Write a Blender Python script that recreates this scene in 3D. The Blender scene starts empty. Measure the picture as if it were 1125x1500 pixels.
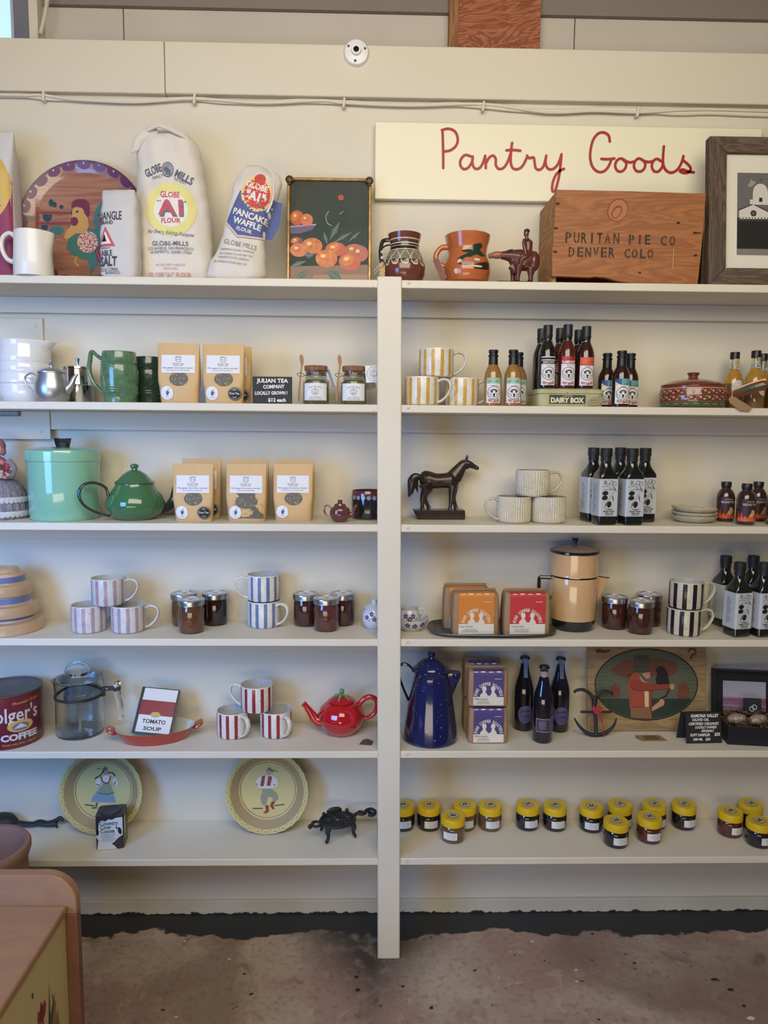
import bpy, bmesh, math, random
from mathutils import Vector, Matrix, Euler
from mathutils.geometry import tessellate_polygon
random.seed(7)
PI = math.pi
SC = bpy.context.scene
COL = SC.collection
# ---------------------------------------------------------------- camera, world, lights, exposure
EYE = Vector((0, 0, 1.47))
PITCH, YAW, ROLL, FPX = .1061, .0229, .0084, 1060.0
def cam_axes():
    f = Vector((math.sin(YAW)*math.cos(PITCH), math.cos(YAW)*math.cos(PITCH), -math.sin(PITCH)))
    r0 = Vector((math.cos(YAW), -math.sin(YAW), 0)); u0 = r0.cross(f)
    r = r0*math.cos(ROLL) + u0*math.sin(ROLL); u = -r0*math.sin(ROLL) + u0*math.cos(ROLL)
    return r, u, f
RT, UP, FW = cam_axes()
cd = bpy.data.cameras.new('camera'); cam = bpy.data.objects.new('camera', cd); COL.objects.link(cam)
mm = Matrix((RT, UP, -FW)).transposed().to_4x4(); mm.translation = EYE
cam.matrix_world = mm
cd.sensor_fit = 'VERTICAL'; cd.sensor_height = 36.0; cd.sensor_width = 27.0; cd.lens = 36.0*FPX/1500.0
cd.clip_start = .01
SC.camera = cam
w = bpy.data.worlds.new('world'); SC.world = w; w.use_nodes = True
w.node_tree.nodes['Background'].inputs[0].default_value = (1.0, .93, .86, 1)
w.node_tree.nodes['Background'].inputs[1].default_value = .07
def area(name, loc, target, sx, sy, power, col, spread=PI):
    l = bpy.data.lights.new(name, 'AREA'); l.shape = 'RECTANGLE'; l.size = sx; l.size_y = sy
    l.energy = power; l.color = col; l.spread = spread
    o = bpy.data.objects.new(name, l); COL.objects.link(o); o.location = loc
    o.rotation_euler = (Vector(target)-Vector(loc)).to_track_quat('-Z', 'Y').to_euler()
    return o
area('window_daylight', (-1.72, .12, 1.45), (-.70, 2.1, .58), .8, 1.1, 17.5, (.17, .42, 1.0), 1.9)
area('unseen_overhead_key', (.05, .0, 2.50), (.0, 2.1, 1.8), 2.2, 1.1, 45, (1.0, .915, .755))  # unseen area lamp added above the camera, brightens upper shelves more than lower
area('sunlit_floor_bounce', (-.6, -1.7, .06), (-.1, 2.1, 1.9), 2.4, 1.2, 40, (1.0, .86, .64))
SC.view_settings.view_transform = 'Standard'; SC.view_settings.look = 'None'
SC.view_settings.gamma = 1; SC.view_settings.use_curve_mapping = False
SC.view_settings.exposure = 0.0

# ---------------------------------------------------------------- pixel -> world layout helpers
def ray(px, py):
    return FW + RT*((px-562.5)/FPX) - UP*((py-750)/FPX)
def atY(px, py, Y):
    d = ray(px, py); return EYE + d*(Y/d.y)
def onZ(px, py, Z):
    d = ray(px, py); return EYE + d*((Z-EYE.z)/d.z)
def xat(px, Y, Z):
    a = (px-562.5)/FPX; z = Z-EYE.z
    return -((Y*RT.y+z*RT.z) - a*(Y*FW.y+z*FW.z))/(RT.x - a*FW.x)
FRONT, WALL = 1.90, 2.102
SH = {1: 1.8645, 2: 1.5487, 3: 1.2345, 4: .9234, 5: .609, 6: .298}
def PX(px, s, dY):
    return Vector((xat(px, FRONT+dY, SH[s]), FRONT+dY, SH[s]))
def PB(px, py, s, r=0):
    p = onZ(px, py, SH[s]); y = min(p.y + r, WALL-.002-r); return Vector((xat(px, y, SH[s]), y, SH[s]))

# ---------------------------------------------------------------- materials
def lin(c):
    return tuple(((v/255)/12.92 if v/255 <= .04045 else ((v/255+.055)/1.055)**2.4) for v in c) + (1,)
MC = {}
def M(name, c, rough=.5, metal=0, coat=0, trans=0, noise=None, bump=None, speck=None, c2=None, wood=None, sheen=0, ior=1.45):
    if name in MC: return MC[name]
    m = bpy.data.materials.new(name); MC[name] = m; m.use_nodes = True
    nt = m.node_tree; N = nt.nodes; L = nt.links; b = N['Principled BSDF']
    b.inputs['Base Color'].default_value = lin(c); b.inputs['Roughness'].default_value = rough
    b.inputs['Metallic'].default_value = metal; b.inputs['Coat Weight'].default_value = coat
    b.inputs['Coat Roughness'].default_value = .05; b.inputs['Transmission Weight'].default_value = trans
    b.inputs['IOR'].default_value = ior
    if sheen: b.inputs['Sheen Weight'].default_value = sheen
    tc = None
    def coord():
        nonlocal tc
        if tc is None: tc = N.new('ShaderNodeTexCoord')
        return tc.outputs['Object']
    cur = None
    if wood:      # (scale vec, distortion, second colour)
        sc, dist, cc = wood
        mp = N.new('ShaderNodeMapping'); mp.inputs['Scale'].default_value = sc; L.new(coord(), mp.inputs[0])
        nz = N.new('ShaderNodeTexNoise'); nz.inputs['Scale'].default_value = 1; nz.inputs['Detail'].default_value = 7
        nz.inputs['Distortion'].default_value = dist; L.new(mp.outputs[0], nz.inputs[0])
        wv = N.new('ShaderNodeMath'); wv.operation = 'MULTIPLY'; wv.inputs[1].default_value = 9; L.new(nz.outputs[0], wv.inputs[0])
        fr = N.new('ShaderNodeMath'); fr.operation = 'PINGPONG'; fr.inputs[1].default_value = .5; L.new(wv.outputs[0], fr.inputs[0])
        mx = N.new('ShaderNodeMixRGB'); mx.inputs[1].default_value = lin(c); mx.inputs[2].default_value = lin(cc)
        m2 = N.new('ShaderNodeMath'); m2.operation = 'MULTIPLY'; m2.inputs[1].default_value = 1.9; L.new(fr.outputs[0], m2.inputs[0])
        L.new(m2.outputs[0], mx.inputs[0]); cur = mx.outputs[0]
        bp = N.new('ShaderNodeBump'); bp.inputs['Strength'].default_value = .25; bp.inputs['Distance'].default_value = .001
        L.new(fr.outputs[0], bp.inputs['Height']); L.new(bp.outputs[0], b.inputs['Normal'])
    if noise:     # (scale, amount) value variation, towards c2
        nz = N.new('ShaderNodeTexNoise'); nz.inputs['Scale'].default_value = noise[0]; nz.inputs['Detail'].default_value = 5
        L.new(coord(), nz.inputs[0])
        mr = N.new('ShaderNodeMapRange'); mr.inputs[1].default_value = .35; mr.inputs[2].default_value = .68
        mr.inputs[3].default_value = 0; mr.inputs[4].default_value = noise[1]; L.new(nz.outputs[0], mr.inputs[0])
        mx = N.new('ShaderNodeMixRGB'); L.new(mr.outputs[0], mx.inputs[0])
        if cur: L.new(cur, mx.inputs[1])
        else: mx.inputs[1].default_value = lin(c)
        mx.inputs[2].default_value = lin(c2) if c2 else lin(tuple(v*.6 for v in c)); cur = mx.outputs[0]
    if speck:     # (scale, threshold, colour)
        nz = N.new('ShaderNodeTexNoise'); nz.inputs['Scale'].default_value = speck[0]; nz.inputs['Detail'].default_value = 2
        L.new(coord(), nz.inputs[0])
        th = N.new('ShaderNodeMapRange'); th.inputs[1].default_value = speck[1]; th.inputs[2].default_value = speck[1]+.03
        L.new(nz.outputs[0], th.inputs[0])
        mx = N.new('ShaderNodeMixRGB'); L.new(th.outputs[0], mx.inputs[0])
        if cur: L.new(cur, mx.inputs[1])
        else: mx.inputs[1].default_value = lin(c)
        mx.inputs[2].default_value = lin(speck[2]); cur = mx.outputs[0]
    if cur: L.new(cur, b.inputs['Base Color'])
    if bump:
        nz = N.new('ShaderNodeTexNoise'); nz.inputs['Scale'].default_value = bump[0]; nz.inputs['Detail'].default_value = 4
        L.new(coord(), nz.inputs[0])
        bp = N.new('ShaderNodeBump'); bp.inputs['Strength'].default_value = bump[1]; bp.inputs['Distance'].default_value = .002
        L.new(nz.outputs[0], bp.inputs['Height']); L.new(bp.outputs[0], b.inputs['Normal'])
    return m
BLACK = (24, 24, 26)
paint = M('cream_paint', (214, 206, 188), .55, noise=(3, .12), c2=(190, 182, 166), bump=(60, .12))
paintd = M('shelf_paint', (219, 212, 195), .5, noise=(5, .16), c2=(190, 180, 160), bump=(40, .15))
paintu = M('upper_wall_paint', (196, 188, 176), .7, noise=(4, .25), c2=(168, 160, 150), bump=(60, .15))
ceilm = M('ceiling_paint', (134, 124, 116), .8, noise=(3, .3), c2=(116, 108, 100))
black = M('black_ink', BLACK, .6)
white = M('white_paper', (222, 222, 226), .6)
silverm = M('silver_lid', (190, 190, 192), .28, metal=1)
glass = M('clear_glass', (238, 246, 244), .03, trans=1)
kraft = M('kraft_paper', (206, 172, 122), .6, noise=(30, .25), c2=(186, 150, 100), bump=(25, .3))
kraftb = M('kraft_bag_brown', (160, 126, 92), .65, noise=(25, .3), c2=(134, 104, 76), bump=(22, .5))

# ---------------------------------------------------------------- mesh builder
def cr(pts, n=6, closed=False):
    P = [Vector(p) for p in pts]; out = []; k = len(P)
    for i in range(k if closed else k-1):
        if closed: a, b, c, d = P[(i-1) % k], P[i], P[(i+1) % k], P[(i+2) % k]
        else: a, b, c, d = P[max(i-1, 0)], P[i], P[i+1], P[min(i+2, k-1)]
        for j in range(n):
            t = j/n
            out.append(.5*((2*b)+(c-a)*t+(2*a-5*b+4*c-d)*t*t+(3*b-a-3*c+d)*t**3))
    if not closed: out.append(P[-1])
    return out
def lerp_list(v, n):
    if isinstance(v, (int, float)): return [v]*n
    out = []
    for i in range(n):
        t = i*(len(v)-1)/max(1, n-1); k = min(int(t), len(v)-2); f = t-k
        out.append(v[k]*(1-f)+v[k+1]*f)
    return out
class MB:
    def __init__(s): s.v = []; s.f = []; s.m = []
    def face(s, idx, m=0): s.f.append(tuple(idx)); s.m.append(m)
    def box(s, x0, x1, y0, y1, z0, z1, m=0, mat=None):
        c = [Vector((x, y, z)) for z in (z0, z1) for y in (y0, y1) for x in (x0, x1)]
        if mat: c = [mat @ p for p in c]
        b = len(s.v); s.v += c
        for q in ((0, 2, 3, 1), (4, 5, 7, 6), (0, 1, 5, 4), (2, 6, 7, 3), (1, 3, 7, 5), (0, 4, 6, 2)): s.face([b+i for i in q], m)
        return s
    def loft(s, secs, seg=32, m=0, caps=(True, True), fn=None):
        # secs: (z, rx, ry, expo, cx, cy)
        rings = []
        for q in secs:
            z, rx, ry = q[0], q[1], q[2]; e = q[3] if len(q) > 3 else 2; cx = q[4] if len(q) > 4 else 0; cy = q[5] if len(q) > 5 else 0
            r = []
            for i in range(seg):
                a = 2*PI*(i+.5)/seg; c, sn = math.cos(a), math.sin(a)
                x = cx+rx*math.copysign(abs(c)**(2/e), c); y = cy+ry*math.copysign(abs(sn)**(2/e), sn)
                p = Vector((x, y, z)); r.append(fn(p) if fn else p)
            b = len(s.v); s.v += r; rings.append(b)
        for k in range(len(rings)-1):
            a, b = rings[k], rings[k+1]; mi = m(k) if callable(m) else m
            for i in range(seg): s.face((a+i, a+(i+1) % seg, b+(i+1) % seg, b+i), mi)
        m0 = m(0) if callable(m) else m; m1 = m(len(rings)-2) if callable(m) else m
        if caps[0]: s.face([rings[0]+i for i in range(seg)][::-1], m0)
        if caps[1]: s.face([rings[-1]+i for i in range(seg)], m1)
        return s
    def lathe(s, prof, seg=40, m=0, mf=None, rf=None, xf=None):
        # prof (r,z) ; mf(k,i)->material ; rf(r,z,ang)->(r,z)
        rings = []
        for (r, z) in prof:
            if r < 1e-5:
                p = Vector((0, 0, z)); s.v.append(xf @ p if xf else p); rings.append((len(s.v)-1, True)); continue
            b = len(s.v)
            for i in range(seg):
                a = 2*PI*i/seg; rr, zz = rf(r, z, a) if rf else (r, z)
                p = Vector((rr*math.cos(a), rr*math.sin(a), zz)); s.v.append(xf @ p if xf else p)
            rings.append((b, False))
        for k in range(len(rings)-1):
            (a, pa), (b, pb) = rings[k], rings[k+1]
            for i in range(seg):
                j = (i+1) % seg; mi = mf(k, i) if mf else m
                if pa and pb: continue
                if pa: s.face((a, b+j, b+i), mi)
                elif pb: s.face((a+i, a+j, b), mi)
                else: s.face((a+i, a+j, b+j, b+i), mi)
        return s
    def tube(s, pts, rad, seg=10, m=0, closed=False, flat=1.0, up=None, xf=None):
        P = [Vector(p) for p in pts]; n = len(P); R = lerp_list(rad, n)
        T = []
        for i in range(n):
            if closed: t = P[(i+1) % n]-P[i-1]
            else: t = P[min(i+1, n-1)]-P[max(i-1, 0)]
            T.append(t.normalized() if t.length > 1e-9 else Vector((0, 0, 1)))
        u = Vector(up) if up else Vector((0, 1, 0))
        if abs(u.dot(T[0])) > .95: u = Vector((1, 0, 0))
        u = (u-T[0]*u.dot(T[0])).normalized(); rings = []
        for i in range(n):
            if up: uu = Vector(up); uu = uu-T[i]*uu.dot(T[i]); u = uu.normalized() if uu.length > .05 else u
            u = (u-T[i]*u.dot(T[i])).normalized(); wv = T[i].cross(u); b = len(s.v)
            for k in range(seg):
                a = 2*PI*k/seg; p = P[i]+u*(R[i]*flat*math.cos(a))+wv*(R[i]*math.sin(a)); s.v.append(xf @ p if xf else p)
            rings.append(b)
        for k in range(n if closed else n-1):
            a, b = rings[k], rings[(k+1) % n]
            for i in range(seg): s.face((a+i, a+(i+1) % seg, b+(i+1) % seg, b+i), m)
        if not closed:
            s.face([rings[0]+i for i in range(seg)][::-1], m); s.face([rings[-1]+i for i in range(seg)], m)
        return s
    def ball(s, c, r, m=0, seg=16, rings=10, mat=None):
        if isinstance(r, (int, float)): r = (r, r, r)
        c = Vector(c); x = Matrix.Translation(c) @ (mat or Matrix()) @ Matrix.Diagonal((r[0], r[1], r[2], 1))
        return s.lathe([(math.sin(PI*k/rings), -math.cos(PI*k/rings)) if 0 < k < rings else (0, -1 if k == 0 else 1) for k in range(rings+1)], seg, m, xf=x)
    def prism(s, pts, y0, y1, m=0, xf=None):
        # outline in x,z extruded along y
        n = len(pts); b = len(s.v)
        for y in (y0, y1):
            for (x, z) in pts: p = Vector((x, y, z)); s.v.append(xf @ p if xf else p)
        tri = tessellate_polygon([[Vector((x, z, 0)) for x, z in pts]])
        for t in tri:
            s.face((b+t[0], b+t[1], b+t[2]), m); s.face((b+n+t[2], b+n+t[1], b+n+t[0]), m)
        for i in range(n): s.face((b+i, b+(i+1) % n, b+n+(i+1) % n, b+n+i), m)
        return s
    def build(s, name, mats, parent=None, bevel=0, subd=0, remesh=0, sharp=35, flatshade=False):
        me = bpy.data.meshes.new(name); me.from_pydata([tuple(v) for v in s.v], [], s.f)
        if not isinstance(mats, (list, tuple)): mats = [mats]
        for m in mats: me.materials.append(m)
        me.polygons.foreach_set('material_index', s.m)
        bm = bmesh.new(); bm.from_mesh(me); bmesh.ops.recalc_face_normals(bm, faces=bm.faces); bm.to_mesh(me); bm.free()
        if not flatshade:
            me.shade_smooth()
            if not remesh: me.set_sharp_from_angle(angle=math.radians(sharp))
        o = bpy.data.objects.new(name, me); COL.objects.link(o)
        if parent: o.parent = parent
        if remesh:
            md = o.modifiers.new('r', 'REMESH'); md.mode = 'VOXEL'; md.voxel_size = remesh; md.use_smooth_shade = True
            sm = o.modifiers.new('s', 'SMOOTH'); sm.iterations = 1; sm.factor = .5
        if bevel:
            md = o.modifiers.new('b', 'BEVEL'); md.width = bevel; md.segments = 2; md.limit_method = 'ANGLE'
        if subd:
            md = o.modifiers.new('d', 'SUBSURF'); md.levels = subd; md.render_levels = subd
        return o
def tag(o, label=None, cat=None, group=None, kind=None):
    if label: o['label'] = label
    if cat: o['category'] = cat
    if group: o['group'] = group
    if kind: o['kind'] = kind
    return o
def thing(name, label, cat, loc=(0, 0, 0), rz=0, group=None, rx=0, ry=0):
    o = bpy.data.objects.new(name, None); o.empty_display_size = .03; COL.objects.link(o); o.location = loc; o.rotation_euler = (rx, ry, rz)
    return tag(o, label, cat, group)
def place(o, loc, rz=0, rx=0, ry=0):
    o.location = loc; o.rotation_euler = (rx, ry, rz); return o
def dup(root, loc, rz=0, label=None, rx=0, ry=0, group=None):
    def cp(o, par):
        c = o.copy(); COL.objects.link(c)
        if par: c.parent = par
        for ch in list(o.children): cp(ch, c)
        return c
    kids = list(root.children)
    r = root.copy(); COL.objects.link(r)
    for ch in kids: cp(ch, r)
    place(r, loc, rz, rx, ry)
    if label: r['label'] = label
    if group: r['group'] = group
    return r

# ---------------------------------------------------------------- flat print (2D drawings laid on a surface)
TXT = {}
def text_tris(s, bold=0):
    k = (s, bold)
    if k in TXT: return TXT[k]
    cu = bpy.data.curves.new('t', 'FONT'); cu.body = s; cu.size = 1; cu.resolution_u = 2; cu.offset = bold; cu.fill_mode = 'FRONT' if hasattr(cu, 'fill_mode') else cu.fill_mode
    o = bpy.data.objects.new('t', cu); me = o.to_mesh()
    v = [(p.co.x, p.co.y) for p in me.vertices]; f = [tuple(p.vertices) for p in me.polygons]
    o.to_mesh_clear(); bpy.data.objects.remove(o); bpy.data.curves.remove(cu)
    if not v: v = [(0, 0)]
    x0 = min(p[0] for p in v); x1 = max(p[0] for p in v); y1 = max(p[1] for p in v)
    TXT[k] = (v, f, x0, x1, y1); return TXT[k]
class Dec:
    def __init__(s): s.it = []; s.lay = 0
    def _add(s, v, f, m, keep=False):
        if not keep: s.lay += 1
        s.it.append((v, f, m, s.lay)); return s
    def poly(s, pts, m=0, keep=False):
        t = tessellate_polygon([[Vector((x, y, 0)) for x, y in pts]])
        return s._add(list(pts), [tuple(q) for q in t], m, keep)
    def rect(s, x0, y0, x1, y1, m=0, keep=False): return s.poly([(x0, y0), (x1, y0), (x1, y1), (x0, y1)], m, keep)
    def ell(s, cx, cy, rx, ry=None, m=0, n=28, rot=0, keep=False):
        ry = ry if ry is not None else rx; c, q = math.cos(rot), math.sin(rot); P = []
        for i in range(n):
            a = 2*PI*i/n; x, y = rx*math.cos(a), ry*math.sin(a); P.append((cx+x*c-y*q, cy+x*q+y*c))
        return s.poly(P, m, keep)
    def stroke(s, pts, wd, m=0, closed=False, keep=False, sm=0):
        if sm: pts = [(p.x, p.y) for p in cr([(a, b, 0) for a, b in pts], sm, closed)]
        n = len(pts); W = lerp_list(wd, n); L = []; Rr = []
        for i in range(n):
            if closed: a, b = pts[i-1], pts[(i+1) % n]
            else: a, b = pts[max(i-1, 0)], pts[min(i+1, n-1)]
            dx, dy = b[0]-a[0], b[1]-a[1]; l = math.hypot(dx, dy) or 1; nx, ny = -dy/l*W[i]/2, dx/l*W[i]/2
            L.append((pts[i][0]+nx, pts[i][1]+ny)); Rr.append((pts[i][0]-nx, pts[i][1]-ny))
        f = []
        for i in range(n if closed else n-1): j = (i+1) % n; f.append((i, n+i, n+j, j))
        s._add(L+Rr, f, m, keep)
        if not closed:
            for q, (e, ww) in enumerate(((pts[0], W[0]), (pts[-1], W[-1]))): s.ell(e[0], e[1], ww/2, m=m, n=8, keep=True); s.it[-1] = s.it[-1][:3]+(s.lay+.3*(q+1),)
        return s
    def ring(s, cx, cy, rx, wd, m=0, ry=None, n=36):
        ry = ry if ry is not None else rx
        return s.stroke([(cx+rx*math.cos(2*PI*i/n), cy+ry*math.sin(2*PI*i/n)) for i in range(n)], wd, m, True)
    def text(s, t, cx, cy, h, w=None, m=0, bold=0, shear=0, rot=0, bend=None, align='c'):
        v, f, x0, x1, y1 = text_tris(t, bold); k = h/.7; wn = (x1-x0)*k; kx = k*(w/wn) if w and wn > 0 else k
        hw = (x1-x0)*kx/2; o = []
        for (x, y) in v:
            X = (x-x0)*kx-hw+y*shear*k; Y = y*k-h/2
            if align == 'l': X += hw
            if bend:      # bend radius; positive = arch
                a = X/bend; X, Y = (bend+Y)*math.sin(a), (bend+Y)*math.cos(a)-bend
            c, q = math.cos(rot), math.sin(rot); o.append((cx+X*c-Y*q, cy+X*q+Y*c))
        return s._add(o, f, m)
    def lines(s, cx, cy, w, n, gap, th, m=0):      # unreadably small print
        for i in range(n):
            ww = w*random.uniform(.7, 1); x = cx-ww/2
            while x < cx+ww/2:
                l = random.uniform(.06, .16)*w; s.rect(x, cy-i*gap-th/2, min(x+l, cx+ww/2), cy-i*gap+th/2, m, keep=not (i == 0 and x == cx-ww/2)); x += l+w*.025
        return s
    def build(s, name, mats, parent, fn, step=None, base=.0004, eps=.00012, label=None):
        eps = min(eps, .0010/max(1, s.lay))
        bm = bmesh.new()
        for v, f, m, l in s.it:
            vs = [bm.verts.new((x, y, base+l*eps)) for x, y in v]
            for q in f:
                if len(set(q)) < 3: continue
                try: bm.faces.new([vs[i] for i in q]).material_index = m
                except ValueError: pass
        if step:
            sx = step[0] if isinstance(step, tuple) else step; sy = step[1] if isinstance(step, tuple) else None
            for ax, st in ((0, sx), (1, sy)):
                if not st: continue
                lo = min(v.co[ax] for v in bm.verts); hi = max(v.co[ax] for v in bm.verts)
                k = math.ceil(lo/st)
                while k*st < hi:
                    co = [0, 0, 0]; co[ax] = k*st; no = [0, 0, 0]; no[ax] = 1
                    bmesh.ops.bisect_plane(bm, geom=bm.verts[:]+bm.edges[:]+bm.faces[:], dist=1e-7, plane_co=co, plane_no=no); k += 1
        bm.faces.ensure_lookup_table()
        fl = [f for f in bm.faces if f.normal.z < 0]
        if fl: bmesh.ops.reverse_faces(bm, faces=fl)
        for v in bm.verts: v.co = fn(v.co.x, v.co.y, v.co.z)
        me = bpy.data.meshes.new(name); bm.to_mesh(me); bm.free(); me.shade_smooth()
        for m in (mats if isinstance(mats, (list, tuple)) else [mats]): me.materials.append(m)
        o = bpy.data.objects.new(name, me); COL.objects.link(o); o.parent = parent
        if label: o['label'] = label
        return o
def flat(y0=0, z0=0, x0=0, tilt=0):   # faces -y, tilt leans back about its foot
    c, q = math.cos(tilt), math.sin(tilt)
    return lambda u, v, w: Vector((x0+u, y0-w*c+v*q, z0+v*c+w*q))
def cyl(R, z0=0, a0=0):
    def f(u, v, w):
        r = R(v+z0) if callable(R) else R
        rr = R if not callable(R) else R(z0)
        a = u/rr+a0; return Vector(((r+w)*math.sin(a), -(r+w)*math.cos(a), z0+v))
    return f
def top(z0, x0=0, y0=0, rz=0):        # faces up
    c, q = math.cos(rz), math.sin(rz)
    return lambda u, v, w: Vector((x0+u*c-v*q, y0+u*q+v*c, z0+w))

# ================================================================ SETTING
def floor_material():
    m = bpy.data.materials.new('painted_concrete'); m.use_nodes = True; nt = m.node_tree; N = nt.nodes; L = nt.links; b = N['Principled BSDF']
    b.inputs['Roughness'].default_value = .62
    tc = N.new('ShaderNodeTexCoord')
    def noise(sc, det=6, dist=0):
        n = N.new('ShaderNodeTexNoise'); n.inputs['Scale'].default_value = sc; n.inputs['Detail'].default_value = det; n.inputs['Distortion'].default_value = dist
        L.new(tc.outputs['Object'], n.inputs[0]); return n.outputs[0]
    def rng(x, a, b2, lo=0, hi=1):
        r = N.new('ShaderNodeMapRange'); r.inputs[1].default_value = a; r.inputs[2].default_value = b2; r.inputs[3].default_value = lo; r.inputs[4].default_value = hi; L.new(x, r.inputs[0]); return r.outputs[0]
    def mix(f, a, c):
        x = N.new('ShaderNodeMixRGB'); L.new(f, x.inputs[0])
        if isinstance(a, tuple): x.inputs[1].default_value = lin(a)
        else: L.new(a, x.inputs[1])
        x.inputs[2].default_value = lin(c); return x.outputs[0]
    def math_(op, a, c):
        x = N.new('ShaderNodeMath'); x.operation = op
        for i, q in enumerate((a, c)):
            if isinstance(q, (int, float)): x.inputs[i].default_value = q
            else: L.new(q, x.inputs[i])
        return x.outputs[0]
    c = mix(rng(noise(3.2, 7, .6), .42, .62), (166, 136, 122), (184, 168, 150))
    c = mix(rng(noise(60, 4), .5, .75, 0, .55), c, (122, 96, 84))
    c = mix(rng(noise(22, 6, 1), .60, .66, 0, .5), c, (188, 174, 152))
    c = mix(rng(noise(38, 3), .70, .72), c, (38, 36, 34))
    s = N.new('ShaderNodeSeparateXYZ'); L.new(tc.outputs['Object'], s.inputs[0])
    c = mix(rng(noise(1.7, 5, 1.2), .52, .66, 0, .55), c, (112, 92, 80)); c = mix(rng(noise(9, 8, 1.5), .62, .72, 0, .6), c, (92, 78, 68))
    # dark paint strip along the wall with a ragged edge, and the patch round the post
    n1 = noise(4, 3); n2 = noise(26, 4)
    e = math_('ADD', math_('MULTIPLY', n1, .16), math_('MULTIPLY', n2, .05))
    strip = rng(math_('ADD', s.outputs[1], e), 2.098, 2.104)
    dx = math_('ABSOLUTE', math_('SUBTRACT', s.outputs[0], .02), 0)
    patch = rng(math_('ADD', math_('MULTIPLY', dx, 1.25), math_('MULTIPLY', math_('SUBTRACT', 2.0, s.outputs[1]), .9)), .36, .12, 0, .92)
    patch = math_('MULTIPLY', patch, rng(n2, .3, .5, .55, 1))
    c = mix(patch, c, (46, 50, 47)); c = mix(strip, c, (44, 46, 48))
    L.new(c, b.inputs['Base Color'])
    bp = N.new('ShaderNodeBump'); bp.inputs['Strength'].default_value = .25; bp.inputs['Distance'].default_value = .004
    L.new(noise(45, 6), bp.inputs['Height']); L.new(bp.outputs[0], b.inputs['Normal'])
    return m
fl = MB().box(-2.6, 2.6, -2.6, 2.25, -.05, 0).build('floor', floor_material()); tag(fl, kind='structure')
# little bits lying on the floor
fk = MB()
for px, py, r in ((844, 1421, .007), (336, 1405, .005), (780, 1379, .006), (1100, 1492, .011), (270, 1379, .005), (258, 1490, .004), (730, 1432, .003), (845, 1438, .005)):
    p = onZ(px, py, .002); n = 6
    fk.prism([(r*random.uniform(.6, 1.2)*math.cos(2*PI*i/n), r*.6*random.uniform(.6, 1.2)*math.sin(2*PI*i/n)) for i in range(n)], 0, .001, xf=Matrix.Translation(p) @ Matrix.Rotation(PI/2, 4, 'X'))
tag(fk.build('paint_chips', M('chip_white', (214, 208, 196), .7), fl), kind='stuff')
dk = MB()
for px, py, r in ((1070, 1450, .01), (1046, 1435, .008), (1090, 1474, .008), (916, 1398, .004), (930, 1411, .006), (868, 1368, .005), (523, 1431, .007), (590, 1445, .005), (524, 1450, .008), (358, 1427, .004)):
    p = onZ(px, py, .002); n = 7
    dk.prism([(r*random.uniform(.5, 1.2)*math.cos(2*PI*i/n), r*.6*random.uniform(.5, 1.2)*math.sin(2*PI*i/n)) for i in range(n)], 0, .0015, xf=Matrix.Translation(p) @ Matrix.Rotation(PI/2, 4, 'X'))
tag(dk.build('dirt_crumbs', M('crumb_dark', (46, 40, 36), .9), fl), kind='stuff')

bo = atY(560, 143, 2.082).z
wb = MB().box(-1.7, 1.7, WALL, WALL+.03, 0, bo-.0006).build('wall_back', paint); tag(wb, kind='structure')
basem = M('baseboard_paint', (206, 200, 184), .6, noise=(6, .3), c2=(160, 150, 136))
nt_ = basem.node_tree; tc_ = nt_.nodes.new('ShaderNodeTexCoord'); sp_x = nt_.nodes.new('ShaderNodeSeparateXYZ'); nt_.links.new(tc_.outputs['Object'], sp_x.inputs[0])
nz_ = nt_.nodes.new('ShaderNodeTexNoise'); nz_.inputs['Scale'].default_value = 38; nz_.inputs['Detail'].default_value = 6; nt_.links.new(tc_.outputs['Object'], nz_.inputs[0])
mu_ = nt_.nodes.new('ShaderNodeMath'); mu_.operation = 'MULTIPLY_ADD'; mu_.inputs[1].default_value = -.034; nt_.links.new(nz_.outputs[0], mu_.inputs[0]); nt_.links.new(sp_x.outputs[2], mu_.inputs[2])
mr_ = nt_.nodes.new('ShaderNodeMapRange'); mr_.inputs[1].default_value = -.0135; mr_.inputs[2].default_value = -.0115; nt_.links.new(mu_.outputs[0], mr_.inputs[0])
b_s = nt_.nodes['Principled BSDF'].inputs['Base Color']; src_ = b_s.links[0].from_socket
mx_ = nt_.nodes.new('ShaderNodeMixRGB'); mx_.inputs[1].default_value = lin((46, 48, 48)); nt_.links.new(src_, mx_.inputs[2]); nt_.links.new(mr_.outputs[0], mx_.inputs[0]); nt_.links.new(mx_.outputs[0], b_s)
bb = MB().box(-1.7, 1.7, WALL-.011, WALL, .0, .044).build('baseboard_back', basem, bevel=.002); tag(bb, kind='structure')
# header beam across the top, two butted boards
seam = atY(241, 100, 2.082).x
bt = atY(560, 66, 2.082).z; bo = atY(560, 143, 2.082).z
beam = thing('trim_1', None, None); tag(beam, kind='structure')
MB().box(-1.7, seam-.001, 2.082, 2.20, bo, bt).build('board', paint, beam, bevel=.003)
MB().box(seam+.001, 1.7, 2.080, 2.20, bo, bt-.001).build('board', paint, beam, bevel=.003)
# recessed upper wall boards and dark ceiling
uw = thing('wall_upper', None, None); tag(uw, kind='structure')
zt = atY(560, 21, 2.24).z
xs = [-1.9, atY(181, 40, 2.24).x, atY(842, 40, 2.24).x, 1.9]
for i in range(3): MB().box(xs[i]+.0015, xs[i+1]-.0015, 2.24, 2.26, bt-.1, zt).build('board', paintu, uw, bevel=.001)
MB().box(-1.9, 1.9, 2.225, 2.26, zt+.0005, zt+.28).build('dark_rafter', ceilm, uw)
zt0 = zt; zt = zt+.27
ce = MB().box(-2.6, 2.6, -2.6, 2.225, zt, zt+.04).build('ceiling', ceilm); tag(ce, kind='structure')
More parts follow.
